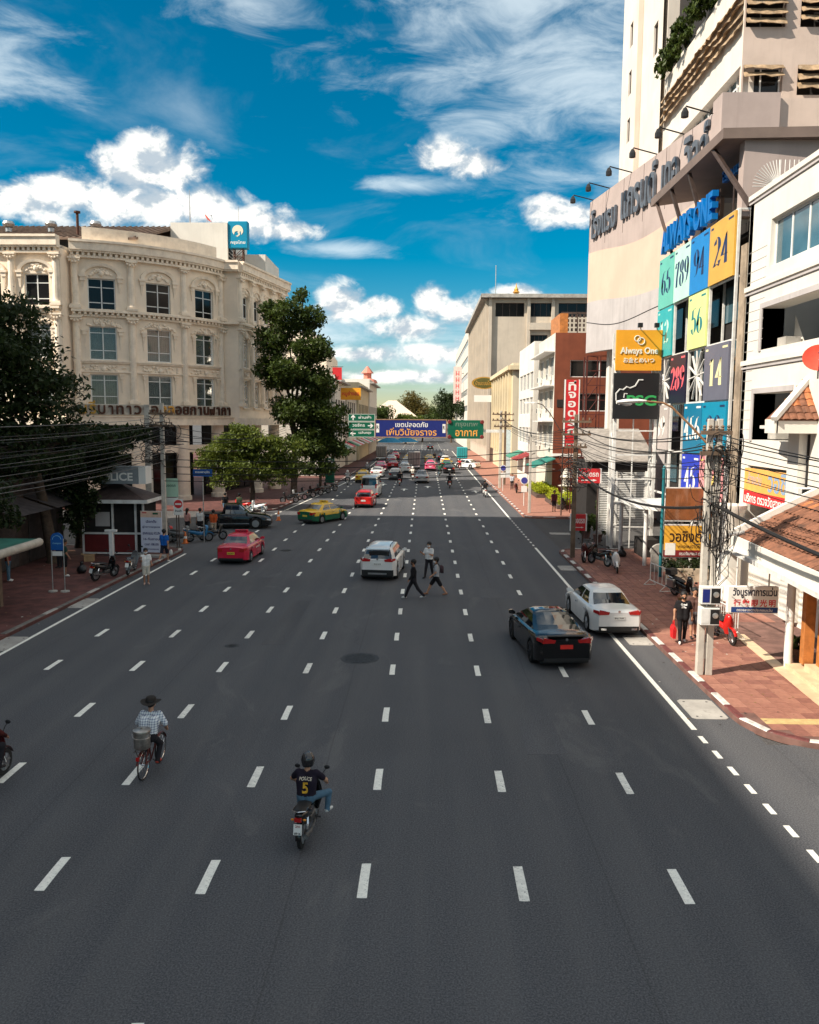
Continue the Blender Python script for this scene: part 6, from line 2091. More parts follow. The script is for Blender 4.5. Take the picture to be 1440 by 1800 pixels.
def on_front(body, w, h, z, m, parent):
    v, fs = text_mesh(body, .03)
    lo, hi = v.min(0), v.max(0)
    out = []
    for p in v:
        x = -(p[0] - (lo[0] + hi[0]) / 2) / (hi[0] - lo[0]) * w
        zz = z + (p[1] - (lo[1] + hi[1]) / 2) / (hi[1] - lo[1]) * h
        ok, co, no, _ = parent.ray_cast(Vector((x, 1.5, zz)), Vector((0, -1, 0)))
        out.append((x, (co.y if ok else .12) + .006, zz))
    B().add(out, fs).build('lettering', m, parent)


on_front('Good', .2, .07, J['chest'].z + .09, flat('print_white', (.72, .72, .70)), pb)
on_front('life', .15, .07, J['chest'].z + .0, flat('print_white', (.72, .72, .70)), pb)
bag = thing('red_bag', 'red tote bag carried by the person in black', 'bag', (8.64, 27.9, .13))
M_BAGR = mat('bag_red', (.55, .012, .015), .6, var=.1)
B().loft([[(-.05, -.16, .18), (.05, -.16, .18), (.05, .16, .18), (-.05, .16, .18)], [(-.065, -.18, .5), (.065, -.18, .5), (.065, .18, .5), (-.065, .18, .5)], [(-.02, -.17, .62), (.02, -.17, .62), (.02, .17, .62), (-.02, .17, .62)]]).build('bag_body', M_BAGR, bag)
for s in (-1, 1):
    B().tube([(s * .015, -.09, .61), (s * .012, -.05, .78), (0, 0, .84), (s * .012, .05, .78), (s * .015, .09, .61)], .009, 5).build('handle', M_BAGR, bag)
person('bare-armed person half hidden behind the big utility pole', (9.55, 28.6, .13), 178, cloth('brown_top', (.11, .06, .05)), cloth('grey_shorts', (.10, .10, .11)), SHOEB, SKIN, legs=((8, 2), (-8, 4)), arms=((6, 8), (-6, 8)), leglen='short')
person('person in dark shorts on the sunlit pavement by the hedge', (11.0, 69.5, .12), 175, cloth('plum', (.10, .03, .035)), cloth('shorts_dark', (.03, .025, .03)), SHOEB, SKIN2, leglen='short', legs=((8, 2), (-8, 3)))
person('person in pale top far down the right pavement', (9.8, 92, .12), 170, cloth('pale', (.42, .45, .50)), DKPANT, legs=((8, 2), (-8, 3)))
# on the left pavement
person('person in white top and shorts standing at the left kerb line', (-13.0, 37.6, 0), 205, WHITEC, cloth('cream_shorts', (.62, .56, .47)), mat('sandal_pink', (.55, .36, .28), .7), SKIN2, leglen='short', arms=((25, 110), (5, 60)), mask=MASKW, hair='long', sc=.94)
pbx, J = person('person in a bright blue shirt walking along the left kerb', (-13.85, 43.0, .1), -10, cloth('bright_blue', (.012, .11, .42)), cloth('navy_shorts', (.02, .022, .035)), SOLE, SKIN, leglen='short', legs=((18, 6), (-22, 20)), arms=((-10, 8), (14, 12)))
wb = B().loft([ell(-.02, .62, .05, .12), ell(.05, .58, .10, .15), ell(.14, .62, .05, .11)]).build('plastic_bag', mat('white_plastic', (.70, .68, .62), .5, var=.05), None, smooth=True, loc=(-13.52, 43.0, .05))
tag(wb, 'white plastic bag carried by the person in blue', 'bag')
person('person in dark green top and white socks waiting on the left pavement', (-17.3, 38.7, .12), -60, cloth('dark_green', (.015, .045, .035)), cloth('shorts_black', (.014, .013, .014)), SOLE, SKIN2, leglen='short', arms=((10, 20), (30, 60)))
person('person in jeans and dark top standing under the bus shelter', (-19.4, 37.4, .12), -70, cloth('dark_red', (.12, .02, .02)), JEANS, SOLE, SKIN2, sleeve=.5)
person('person in dark clothes in the shade beside the bus stop sign', (-18.6, 41.0, .12), 160, cloth('shade_brown', (.06, .04, .035)), DKPANT, SHOEB, SKIN2)
person('person in an orange shirt and pale trousers by the parked motorcycles', (-13.9, 53.4, 0), 10, cloth('orange', (.52, .09, .025)), cloth('khaki', (.45, .36, .27)), SOLE, SKIN2, legs=((10, 3), (-8, 5)), arms=((15, 60), (12, 50)))
person('person in a white T-shirt beside the orange shirt', (-15.0, 54.2, 0), 5, WHITEC, DKPANT, SHOEB, SKIN2)
person('person with pink scarf and sun hat near the parked motorcycles', (-15.8, 54.0, 0), -30, cloth('pink_scarf', (.60, .30, .26)), DKPANT, SHOEB, SKIN, hair='long')
person('person in black standing in the side street', (-16.2, 66.0, 0), 30, BLACKC, JEANS, SHOEB, SKIN2, legs=((8, 2), (-8, 3)))
person('person in olive top in the side street', (-14.9, 65.4, 0), -20, cloth('olive', (.15, .18, .10)), DKPANT, SHOEB, SKIN2)
# riders further away
RIDERS = [(-9.3, 98.5, P_WHITE, cloth('rider_white', (.55, .57, .58)), HEL_W, 'rider in white near the left kerb'), (-3.0, 98.0, P_RED2, BLACKC, HEL_B, 'rider in black on a red motorcycle behind the grey sedan'),
          (-1.6, 107.5, P_BLACK, cloth('rider_cream', (.6, .55, .48)), HEL_W, 'rider in cream ahead of the silver sedan'), (2.9, 95.0, P_RED2, BLACKC, HEL_B, 'rider in black in the right middle lane'),
          (6.15, 84.0, P_WHITE, BLACKC, HEL_B, 'rider in black near the right edge line'), (2.1, 116.0, P_GREEN, cloth('rider_green', (.03, .09, .05)), HEL_B, 'rider in green beside the pink taxi'),
          (5.6, 132.0, P_RED2, cloth('rider_red', (.42, .03, .03)), HEL_B, 'rider in red between the queue and the kerb'), (-8.3, 118.0, P_BLACK, cloth('rider_grey', (.3, .3, .32)), HEL_W, 'rider in grey at the left kerb far ahead'), (1.9, 158.0, P_BLACK, BLACKC, HEL_B, 'rider in black far up the centre')]
proto = motorcycle('motorcycle of the rider in white near the left kerb', P_WHITE, 'motorcycles in the traffic')
for i, (x, y, pm_, cl, he, lab) in enumerate(RIDERS):
    q = proto if i == 0 else copy_tree(proto)
    place(q, x, y, random.uniform(-4, 4))
    tag(q, 'motorcycle under the ' + lab, 'motorcycle', 'motorcycles in the traffic')
    recolor(q, ('body', 'front_cowl', 'mudguard'), pm_)
    p_, J = person(lab, q.location, math.degrees(q.rotation_euler.z), cl, DKPANT, SHOEB, SKIN2, pose=RIDE, hair=None, group='riders in the traffic')
    helmet(p_, J, he)
# parked motorcycles
park = [(-15.2, 38.2, -20, P_BLACK, 'black motorcycle parked on the left kerb with plate to the viewer'), (-14.3, 51.2, -70, P_BLUE, 'blue motorcycle parked at the side street corner'), (-13.6, 52.0, -68, P_BLACK, 'black step-through beside the blue motorcycle'),
        (-15.4, 50.8, -72, P_GREY, 'grey motorcycle left of the blue one'), (-16.4, 50.6, -66, P_RED2, 'red motorcycle behind the no-entry sign'),
        (-13.9, 67.5, 60, P_WHITE, 'white scooter at the far side-street kerb'), (-15.4, 68.3, 70, P_RED2, 'red scooter at the far side-street kerb')]
for i in range(6):
    park.append((-12.6 + .45 * i, 76.0 + 2.6 * i, 118, [P_BLACK, P_GREY, P_BLACK, P_MAR, P_GREY, P_BLACK][i], ['first', 'second', 'third', 'fourth', 'fifth', 'sixth'][i] + ' motorcycle in the row along the left kerb under the trees'))
park += [(9.0, 44.6, 150, P_MAR, 'dark red scooter parked at the right kerb by the pole'), (9.35, 43.4, 30, P_BLACK, 'black motorcycle parked beside the dark red scooter'), (9.85, 41.6, 172, P_WHITE, 'white and black scooter parked on the right pavement'),
         (11.3, 35.2, 200, P_BLACK, 'black touring scooter with silver case by the hedge'), (11.35, 32.4, 160, P_BLACK, 'black motorcycle parked behind the touring scooter'), (10.75, 30.2, 165, P_GREY, 'grey motorcycle behind the person with the red bag'), (10.55, 28.3, 185, P_RED2, 'red motorcycle hidden behind the utility pole'),
         (12.3, 71.5, 150, P_BLACK, 'black scooter parked beside the yellow hedge'), (9.9, 88.0, 170, P_MAR, 'dark motorcycle parked far along the right pavement'), (-14.5, 39.8, 5, P_GREY, 'grey motorcycle behind the person in white shorts')]
for x, y, h, pm_, lab in park:
    q = copy_tree(proto)
    place(q, x, y, h, .12 if abs(x) > 8.2 and not (48 < y < 69) and not (-13 < x < 0) else 0)
    q.rotation_euler.y = rad(6)
    tag(q, lab, 'motorcycle', 'parked motorcycles')
    recolor(q, ('body', 'front_cowl', 'mudguard'), pm_)
    if 'silver case' in lab:
        B().box(.12, .30, -.75, -.35, .45, .82).build('side_case', M_RIM, q, bevel=.03)
        B().box(-.2, .2, -.98, -.6, .92, 1.2).build('top_case', M_TRIM, q, bevel=.04)
# ------------------------------------------------------------------ poles, cables, signs, street furniture
M_POLE = mat('pole_concrete', (.52, .48, .42), .85, var=.15, scale=1.5, streak=.75, bump=.3, bscale=25, dirt=((.16, .125, .10), 1.4, .75))
M_POLED = mat('pole_dark', (.16, .11, .075), .85, var=.25, scale=2, streak=.5)
M_CABLE = flat('cable_black', (.010, .009, .009), .6)
M_CABG = mat('cable_grey', (.16, .15, .145), .6, var=.2)
M_GREENS = mat('sign_green', (.0, .10, .055), .45, var=.05)
M_NAVY = mat('sign_blue_deep', (.012, .022, .16), .45, var=.05)
M_ORT = flat('text_orange', (.80, .36, .06))
M_GRYT = flat('text_faded', (.16, .22, .17))


def sag(a, b, s, n=14):
    a, b = Vector(a), Vector(b)
    return [tuple(a.lerp(b, i / n) - Vector((0, 0, s * 4 * (i / n) * (1 - i / n)))) for i in range(n + 1)]


ORD = ['topmost', 'second', 'third', 'fourth', 'fifth', 'sixth', 'seventh', 'eighth', 'ninth', 'tenth', 'eleventh', 'twelfth', 'thirteenth', 'fourteenth', 'fifteenth', 'lowest']


def cable(label, a, b, s, r=.014, m=None, group=None, n=14):
    o = B().tube(sag(a, b, s, n), r, 5, False).build('overhead_cable', m or M_CABLE)
    return tag(o, label, 'cable', group)


def pole(label, x, y, h, w=.24, m=None, z=.12, twin=False, arms=(), base=.0):
    t = thing('utility_pole', label, 'utility pole', (x, y, z))
    for k in ((-.5, .5) if twin else (0,)):
        b = B()
        o = k * w * 1.35
        b.loft([[(o - w / 2 * f, -w / 2 * f, zz), (o + w / 2 * f, -w / 2 * f, zz), (o + w / 2 * f, w / 2 * f, zz), (o - w / 2 * f, w / 2 * f, zz)] for zz, f in ((0, 1.0), (h, .78))])
        b.build('post', m or M_POLE, t, bevel=.015)
    if twin:
        for zz in np.arange(.5, h, .95):
            B().box(-w * .2, w * .2, -w * .25, w * .25, zz, zz + .5).build('web', m or M_POLE, t)
    for zz, L_ in arms:
        B().box(-L_ / 2, L_ / 2, -w * .55 - .08, -w * .55, zz - .06, zz + .06).build('cross_arm', M_POLED, t)
        for k in np.linspace(-L_ / 2 + .1, L_ / 2 - .1, 5):
            B().lathe([(.03, 0), (.06, .04), (.03, .08), (.06, .12), (.02, .16)], 7, (k, -w * .55 - .04, zz + .06)).build('insulator', M_POLED, t)
    return t


np_ = pole('tall twin concrete utility pole with meters and tangled cables on the right pavement', 8.5, 24.35, 7.7, .2, twin=True, arms=((7.3, .9), (6.7, .9)))
for zz in (2.25, 1.62):
    mb = B().box(-.30, .26, -.42, -.12, zz, zz + .52).build('meter_box', M_WMET, np_, bevel=.015)
    B().box(-.02, .25, -.425, -.421, zz + .04, zz + .48).build('meter_window', M_BLACK, mb)
    B().lathe([(.085, 0), (.085, -.03), (.05, -.035)], 14, (.12, -.426, zz + .3), 'y').build('meter_dial', M_STEEL, mb)
    B().box(-.27, -.06, -.425, -.421, zz + .06, zz + .46).build('meter_sticker', M_NAVY if zz > 2 else M_WMET, mb)
b = B()
for k, x in enumerate((.34, .40)):
    b.tube([(x, 0, 2.9 + k * .5), (x + .02, .02, 5), (x, 0, 6.6)], .035, 6)
b.build('conduit', M_WMET, np_)
# tangle of spare cable on the pole
random.seed(21)
b = B()
for i in range(75):
    z0 = random.choice((6.9, 6.6, 6.3, 5.2, 4.9, 4.6, 6.8))
    c0 = Vector((random.uniform(-.3, .45), random.uniform(-.45, .3), z0 + random.uniform(-.3, .3)))
    rx, rz, ph = random.uniform(.12, .55), random.uniform(.15, .75), random.uniform(0, 6.28)
    ay = random.uniform(0, 3.14)
    arc = random.uniform(2.5, 6.2)
    pts = []
    for k in range(13):
        a = ph + arc * k / 12
        q = rx * math.cos(a)
        pts.append((c0.x + q * math.cos(ay), c0.y + q * math.sin(ay), c0.z + rz * math.sin(a) - .25 + .04 * math.sin(3 * a)))
    b.tube(pts, random.choice((.009, .012, .016)), 4, False)
for i in range(22):
    x, y = random.uniform(-.35, .6), random.uniform(-.35, .2)
    z1, z0 = random.uniform(4.8, 6.8), random.uniform(2.6, 4.2)
    b.tube([(x, y, z1), (x + random.uniform(-.2, .3), y, (z0 + z1) / 2 - .3), (x + random.uniform(-.15, .25), y, z0), (.2, -.1, z0 - .4)], .01, 4, False)
ct = b.build('cable_tangle', M_CABLE, None, loc=(8.5, 24.35, .12))
tag(ct, 'tangle of looped black cables hanging on the tall twin pole', 'cables', kind='stuff')
B().tube([(8.75, 24.5, 4.15), (9.3, 25.0, 4.3), (9.9, 25.4, 4.35)], .05, 6).build('service_bracket', M_WMET, np_).matrix_parent_inverse = np_.matrix_basis.inverted()
# street lamp on an arm from the pole
sl_ = thing('street_lamp', 'street lamp on a long curved arm from the near utility pole', 'street lamp', (8.4, 24.4, 7.0))
B().tube([(0, 0, 0), (-.5, .1, .55), (-1.1, .2, 1.15), (-1.35, .25, 1.28), (-1.9, .3, 1.33)], .035, 6).build('arm', mat('rusty_pipe', (.30, .16, .08), .7, .3, var=.3, scale=6), sl_)
B().loft([ell(.3 - .11, 1.33, .0, .0)] and [[(-1.85, .3 + .06 * math.cos(a), 1.33 + .04 * math.sin(a)) for a in [k * math.pi / 5 for k in range(10)]], [(-2.1, .3 + .12 * math.cos(a), 1.34 + .06 * math.sin(a)) for a in [k * math.pi / 5 for k in range(10)]],
          [(-2.5, .3 + .15 * math.cos(a), 1.31 + .08 * math.sin(a)) for a in [k * math.pi / 5 for k in range(10)]], [(-2.72, .3 + .08 * math.cos(a), 1.29 + .05 * math.sin(a)) for a in [k * math.pi / 5 for k in range(10)]]]).build('lamp_head', M_WMET, sl_, smooth=True)
B().ball((-2.42, .3, 1.25), .13, 8, 5, (1.3, .9, .5)).build('lamp_glass', M_HEAD, sl_, smooth=True)
p2 = pole('dark utility pole between the parking signs on the right kerb', 8.35, 45.8, 8.0, .24, M_POLED, arms=((7.6, 1.6), (6.9, 1.6), (6.2, 1.2)))
p3 = pole('left concrete utility pole rising behind the white notice board', -15.15, 47.2, 8.5, .26, arms=((7.9, 1.4), (7.2, 1.4)))
p4 = pole('wide weathered concrete pole in front of the cream building', -17.6, 52.0, 8.6, .42, M_POLE, z=0)
for i, (x, y) in enumerate(((8.6, 94), (8.9, 97), (9.6, 99))):
    pole(['first', 'second', 'third'][i] + ' utility pole in the cluster by the road gantry on the right', x, y, 8.8, .3, M_POLED if i else M_POLE, arms=((8.4, 2.0), (7.7, 2.0), (7.0, 1.6)))
pole('slim pale lamp post on the sunlit right pavement', 8.75, 68.3, 9.0, .22)
# cables along and across the road
random.seed(5)
for i in range(9):
    z0, z1 = 7.45 - .16 * i, 7.6 - .18 * i
    cable(ORD[i] + ' cable running from the near pole to the dark pole on the right', (8.4 + .06 * (i % 3), 24.3, z0), (8.3 + .3 * ((i % 3) - 1), 45.7, z1), random.uniform(.25, .7), random.choice((.012, .016, .02)), group='cables along the right kerb')
for i in range(9):
    cable(ORD[i] + ' cable running from the near pole out of the right picture edge', (8.55 + .05 * (i % 3), 24.4, 7.4 - .17 * i), (9.3 + .2 * (i % 4), -4, 7.6 - .12 * i), random.uniform(.5, 1.0), random.choice((.010, .013, .016)), group='cables out of the right edge')
cable('thick sagging cable bundle between the near pole and the dark pole', (8.45, 24.3, 5.25), (8.35, 45.7, 5.2), .75, .05)
cable('thick cable bundle sagging in front of the tiled porch roof', (8.6, 24.4, 5.3), (9.6, -2, 5.4), .75, .055)
for i in range(4):
    cable(ORD[3 - i] + ' cable crossing the road between the left pole and the dark right pole', (-15.1, 47.1, 4.15 + .42 * i), (8.3, 45.8, 5.05 + .42 * i), .25 + .06 * i, .022, group='cables across the road')
for i in range(3):
    cable(ORD[2 - i] + ' cable spanning from the left pole towards the tree', (-15.15, 47.2, 4.3 + .5 * i), (-32, 44, 5.0 + .5 * i), .3, .018, group='cables to the left edge')
for i in range(16):
    m = M_CABG if i % 3 == 0 else M_CABLE
    cable(ORD[i] + ' cable running from the left pole along the left kerb', (-15.1 + random.uniform(-.3, .3), 47.1, 7.8 - .17 * i), (-15.6 + random.uniform(-.8, .8), 6, 7.8 - .15 * i), random.uniform(.3, 1.1), random.choice((.010, .014, .02)), m, group='cables along the left kerb')
for i in range(6):
    cable(ORD[i] + ' cable running from the left pole to the wide pole behind', (-15.2, 47.3, 7.6 - .35 * i), (-17.6, 52, 7.8 - .3 * i), .15, .016, group='cables between the left poles')
for i in range(7):
    cable(ORD[i] + ' cable running from the dark pole to the far pole cluster', (8.3 + .1 * i, 45.9, 7.5 - .2 * i), (8.6 + .1 * i, 93.8, 8.3 - .22 * i), random.uniform(.5, 1.1), .02, group='cables further up the right kerb')
for i in range(5):
    cable(ORD[i] + ' cable running from the left pole under the trees', (-15.1, 47.3, 7.4 - .3 * i), (-14.2, 84, 7.2 - .25 * i), random.uniform(.5, .9), .018, group='cables further up the left kerb')
b = B()
for i in range(40):
    c0 = Vector((random.uniform(-.6, .6), random.uniform(-.4, .4), random.uniform(3.9, 5.6)))
    rx, rz, ph = random.uniform(.15, .5), random.uniform(.1, .35), random.uniform(0, 6.28)
    b.tube([(c0.x + rx * math.cos(ph + .5 * k), c0.y + .3 * math.sin(ph + .3 * k), c0.z + rz * math.sin(ph + .5 * k)) for k in range(11)], .018, 4, False)
tag(b.build('cable_tangle', M_CABLE, None, loc=(8.35, 45.7, .12)), 'dark bundle of coiled cable on the pole between parking signs', 'cables', kind='stuff')
b = B()
for i in range(40):
    c0 = Vector((random.uniform(-.9, .9), random.uniform(-.4, .4), random.uniform(5.2, 7.6)))
    rx, rz, ph = random.uniform(.2, .8), random.uniform(.1, .5), random.uniform(0, 6.28)
    b.tube([(c0.x + rx * math.cos(ph + .5 * k), c0.y + .3 * math.sin(ph + .3 * k), c0.z + rz * math.sin(ph + .5 * k)) for k in range(11)], .018, 4, False)
tag(b.build('cable_tangle', M_CABLE, None, loc=(-15.2, 47.2, .12)), 'tangle of cables at the top of the left concrete pole', 'cables', kind='stuff')

# --- sign gantry over the road
GY = 112.0
g = thing('sign_gantry', 'steel gantry spanning the road and carrying the signs', 'gantry', (0, GY, 0))
B().box(-13.2, -6.8, .12, .35, 6.9, 7.3).build('beam', M_STEEL, g)
B().box(-6.8, 8.0, .12, .35, 6.3, 6.7).build('beam', M_STEEL, g)
B().box(8.0, 11.6, .12, .35, 6.2, 6.6).build('beam', M_WMET, g)
B().box(11.0, 11.6, -.3, .5, .12, 6.6).build('post', mat('gantry_white', (.55, .62, .64), .5, var=.1, streak=.2), g)
B().lathe([(.16, .1), (.14, 7.4)], 10, (-13.0, .2, 0)).build('post', M_STEEL, g)
s1 = thing('direction_sign', 'green direction sign with three arrows on the gantry', 'sign', (-8.65, GY, 0))
for k, (th, ar) in enumerate((('ผ่านฟ้า', 'u'), ('วรจักร', 'r'), ('เฉลิมกรุง', 'l'))):
    z = 7.58 - 1.07 * k
    pn = B().box(-1.85, 1.85, -.06, .04, z, z + 1.02).build('sign_panel', M_GREENS, s1)
    fr_ = B()
    for x0_, x1_, z0_, z1_ in ((-1.8, 1.8, z + .02, z + .06), (-1.8, 1.8, z + .96, z + 1.0), (-1.8, -1.76, z + .06, z + .96), (1.76, 1.8, z + .06, z + .96)):
        fr_.box(x0_, x1_, -.066, -.062, z0_, z1_)
    fr_.build('border', M_SIGNW, pn)
    text(th, 1.7, .42, M_SIGNW, pn, (.45 if ar != 'r' else -.4, -.065, z + .58), (1, 0, 0), bold=.012)
    c = Vector((-1.15 if ar != 'r' else 1.2, 0, z + .5))
    R_ = {'u': 0, 'r': -90, 'l': 90}[ar]
    pts = [(-.07, -.35), (.07, -.35), (.07, .1), (.28, -.08), (.28, .12), (0, .4), (-.28, .12), (-.28, -.08), (-.07, .1)]
    pts = [(c.x + x * math.cos(rad(R_)) - y * math.sin(rad(R_)), c.z + x * math.sin(rad(R_)) + y * math.cos(rad(R_))) for x, y in pts]
    B().prism(pts, -.068, -.062, 'y').build('arrow', M_SIGNW, pn)
s2 = thing('road_banner', 'long blue safety sign with white and orange Thai lettering over the road', 'sign', (-1.95, GY, 0))
B().box(-4.85, 4.85, -.06, .06, 5.5, 7.85).build('panel', M_NAVY, s2)
fr_ = B()
for x0_, x1_, z0_, z1_ in ((-4.9, 4.9, 7.80, 7.93), (-4.9, 4.9, 5.42, 5.55), (-4.9, -4.78, 5.55, 7.8), (4.78, 4.9, 5.55, 7.8)):
    fr_.box(x0_, x1_, -.09, .09, z0_, z1_)
fr_.build('frame', mat('frame_brown', (.33, .20, .13), .6, .2, var=.2), s2)
text('เขตปลอดภัย', 4.4, .72, M_SIGNW, s2, (.1, -.065, 7.22), (1, 0, 0), bold=.012)
text('เพิ่มวินัยจราจร', 6.8, 1.05, M_ORT, s2, (.1, -.065, 6.25), (1, 0, 0), bold=.012)
for s in (-1, 1):
    pl_ = B().box(s * 4.5 - .2, s * 4.5 + .2, -.07, -.062, 6.1, 7.3).build('side_mark', M_SIGNW, s2)
    text('R', .3, .5, M_INK, pl_, (s * 4.5, -.072, 6.8), (1, 0, 0), bold=.03)
s3 = thing('green_banner', 'green sign with faded white and orange Thai words at the right of the gantry', 'sign', (5.5, GY, 0))
B().box(-2.4, 2.4, -.06, .06, 5.35, 7.85).build('panel', M_GREENS, s3)
text('กรุงเทพ', 3.0, .7, M_GRYT, s3, (.1, -.065, 7.15), (1, 0, 0), bold=.012)
text('อากาศ', 3.0, .85, M_ORT, s3, (.1, -.065, 6.1), (1, 0, 0), bold=.015)
for sx_ in (-1, 1):
    for z in (5.6, 7.6):
        B().lathe([(.28, 0), (.28, -.12), (.2, -.16)], 10, (sx_ * 2.2, -.06, z), 'y').build('signal_lamp', mat('dull_red', (.16, .02, .02), .4), s3)

# --- red parking signs
def parking(label, x, y, z, w, h, vertical, post=None):
    t = thing('parking_sign', label, 'sign', (x, y, z))
    B().box(-w / 2, w / 2, -.09, .09, 0, h).build('sign_box', M_REDS, t)
    for s in (-1, 1):
        B().box(s * w / 2 - .04, s * w / 2 + .04, -.11, .11, -.02, h + .02).build('edge_strip', M_SIGNW, t)
    if vertical:
        for k, c in enumerate(('ที่', 'จ', 'อ', 'ด', 'ร', 'ถ')):
            text(c, w * .55, h / 6.5 * (.95 if k == 0 else .62), M_SIGNW, t, (0, -.093, h - h / 7.2 * (k + .62)), (1, 0, 0), bold=.025)
    else:
        text('ที่จอดรถ', w * .8, h * .42, M_SIGNW, t, (0, -.093, h * .66), (1, 0, 0), bold=.02)
    a, c = w * .34, h * (.035 if vertical else .2)
    q = .10 * w if vertical else .05 * w
    B().prism([(-a, c - q * .4), (a * .5, c - q * .4), (a * .5, c - q), (a, c), (a * .5, c + q), (a * .5, c + q * .4), (-a, c + q * .4)], -.096, -.092, 'y').build('arrow', M_SIGNW, t)
    if post:
        for px_ in post:
            B().tube([(px_, .12, -z + .1), (px_, .12, h)], .06, 6).build('post', M_STRUT, t)
    return t


parking('tall red vertical parking sign with white Thai letters', 11.72, 66.5, 5.75, 1.12, 5.3, True, (-.6, .6))
parking('red horizontal parking sign with arrow beside the dark pole', 9.75, 48.9, 4.1, 1.4, .85, False, (.6,))
parking('low red parking sign with arrow behind the parked scooters', 9.35, 49.6, 1.15, .92, 1.0, False, (.3,))

# --- orange and black sign boards on their steel tower
t = thing('sign_tower', 'white lattice steel tower holding two large sign boards', 'sign tower', (12.5, 49.6, 0))
b = B()
for sx_ in (-1.15, 1.25):
    for sy_ in (0, .9):
        b.bar((sx_, sy_, .1), (sx_, sy_, 13.0), .16)
for z in np.arange(1.4, 13, 1.45):
    for sy_ in (0, .9):
        b.bar((-1.15, sy_, z), (1.25, sy_, z), .07)
    for sx_ in (-1.15, 1.25):
        b.bar((sx_, 0, z), (sx_, .9, z + 1.4 if z < 11.4 else z), .06)
b.bar((-.05, 0, .1), (-.05, 0, 8.6), .06)
b.build('lattice', M_WMET, t)
M_ORB = mat('board_orange', (.78, .34, .02), .5, var=.05, scale=1)
o1 = thing('shop_sign', 'orange square sign reading Always One on the steel tower', 'sign', (12.55, 49.4, 0))
B().box(-1.33, 1.33, -.12, .12, 10.75, 13.1).build('board', M_ORB, o1)
text('Always One', 2.2, .5, flat('sign_cream', (.80, .76, .66)), o1, (0, -.125, 11.85), (1, 0, 0), bold=.02, depth=.04)
text('お金とめいつ', 1.8, .3, flat('sign_cream', (.80, .76, .66)), o1, (0, -.125, 11.35), (1, 0, 0), bold=.01, depth=.04)
b = B()
for cx, cz_, r_ in ((-.12, 12.6, .17), (.1, 12.45, .2)):
    b.tube([(cx + r_ * math.cos(a), -.15, cz_ + r_ * math.sin(a)) for a in [2 * math.pi * k / 14 for k in range(15)]], .03, 5)
b.build('emblem', flat('sign_cream', (.80, .76, .66)), o1)
for x in (0.1, 1.05):
    b = B().tube([(x, 0, 13.1), (x - .3, -.9, 13.35)], .03, 5)
    b.box(x - .42, x - .18, -1.1, -.85, 13.15, 13.4)
    b.build('flood_lamp', M_BLACK, o1)
o2 = thing('shop_sign', 'black sign with green PSG letters and white guitar outline', 'sign', (12.5, 49.4, 0))
B().box(-1.35, 1.3, -.12, .12, 7.9, 10.6).build('board', M_BLACK, o2)
text('PSG', 1.75, .62, flat('psg_green', (.03, .33, .09)), o2, (.3, -.125, 9.0), (1, 0, 0), bold=.03)
b = B().tube([(-1.0, -.13, 8.75), (-1.2, -.13, 9.0), (-1.22, -.13, 9.4), (-1.0, -.13, 9.65), (-.8, -.13, 9.62), (-.6, -.13, 9.8), (-.4, -.13, 9.72), (-.1, -.13, 9.85), (.1, -.13, 10.2), (.35, -.13, 10.2)], .045, 5)
b.tube([(-.75, -.13, 9.15), (-.72, -.13, 9.4), (-.55, -.13, 9.38)], .035, 5)
b.build('guitar_outline', flat('psg_white', (.62, .62, .60)), o2)
# slatted screen, entrance canopy
t = thing('slatted_screen', 'white slatted timber screen at the entrance below the sign tower', 'screen', (11.7, 50.6, .12))
for x in (-1.0, .1, 1.9):
    B().box(x - .06, x + .06, -.06, .06, 0, 4.6).build('post', M_WMET, t)
for k in range(34):
    B().box(-1.0, 1.9, -.035, .035, .9 + .108 * k, .96 + .108 * k).build('slat', M_WMET, t)
t = thing('entrance_canopy', 'flat white entrance canopy on slender posts beside the panels', 'canopy', (12.6, 44.8, .12))
B().prism([(-1.4, 3.2), (1.5, 3.2), (1.5, -2.6), (-.6, -2.6), (-1.4, -1.2)], 3.05, 3.2, 'z').build('roof', M_WMET, t)
for x, y in ((-1.2, 2.6), (-.85, -1.4), (1.3, -2.3)):
    B().lathe([(.11, 0), (.11, 3.05)], 10, (x, y, 0)).build('post', M_WMET, t, smooth=True)
B().box(-.3, 1.4, 1.2, 3.0, 0, 1.0).build('counter', M_DARK, t)
# optician board on a teal post above the hedge
t = thing('sign_board', 'yellow optician sign board in a frame with teal post above the hedge', 'sign', (12.95, 40.2, .12))
B().box(-1.15, 1.1, -.06, .06, 1.35, 2.55).build('panel', mat('board_amber', (.74, .38, .04), .5, var=.06), t)
B().box(-1.15, 1.1, -.065, .06, 1.02, 1.35).build('panel', mat('board_maroon', (.20, .018, .02), .5), t)
B().box(-1.15, 1.1, -.05, .05, 2.85, 4.4).build('glass_panel', mat('brown_glass', (.22, .08, .03), .12, var=.3, scale=1.2, coat=.6), t)
text('วอชิงตัน', 1.9, .6, flat('ink_brown', (.04, .014, .01)), t, (.05, -.063, 2.05), (1, 0, 0), bold=.02)
text('WASHINGTON OPT', 1.5, .15, flat('ink_brown', (.04, .014, .01)), t, (.25, -.063, 1.52), (1, 0, 0), bold=.02)
text('ตรวจวัดสายตา ประกอบ', 1.4, .17, M_SIGNW, t, (.3, -.068, 1.19), (1, 0, 0), bold=.015)
B().box(-1.1, -.6, -.07, -.062, 1.1, 1.7).build('poster', M_GLC if False else M_SIGNW, t)
fr_ = B()
for z in (1.0, 2.6, 2.8, 4.42):
    fr_.bar((-1.2, 0, z), (1.15, 0, z), .06)
fr_.bar((1.15, 0, 0), (1.15, 0, 4.4), .07)
fr_.build('frame', M_WMET, t)
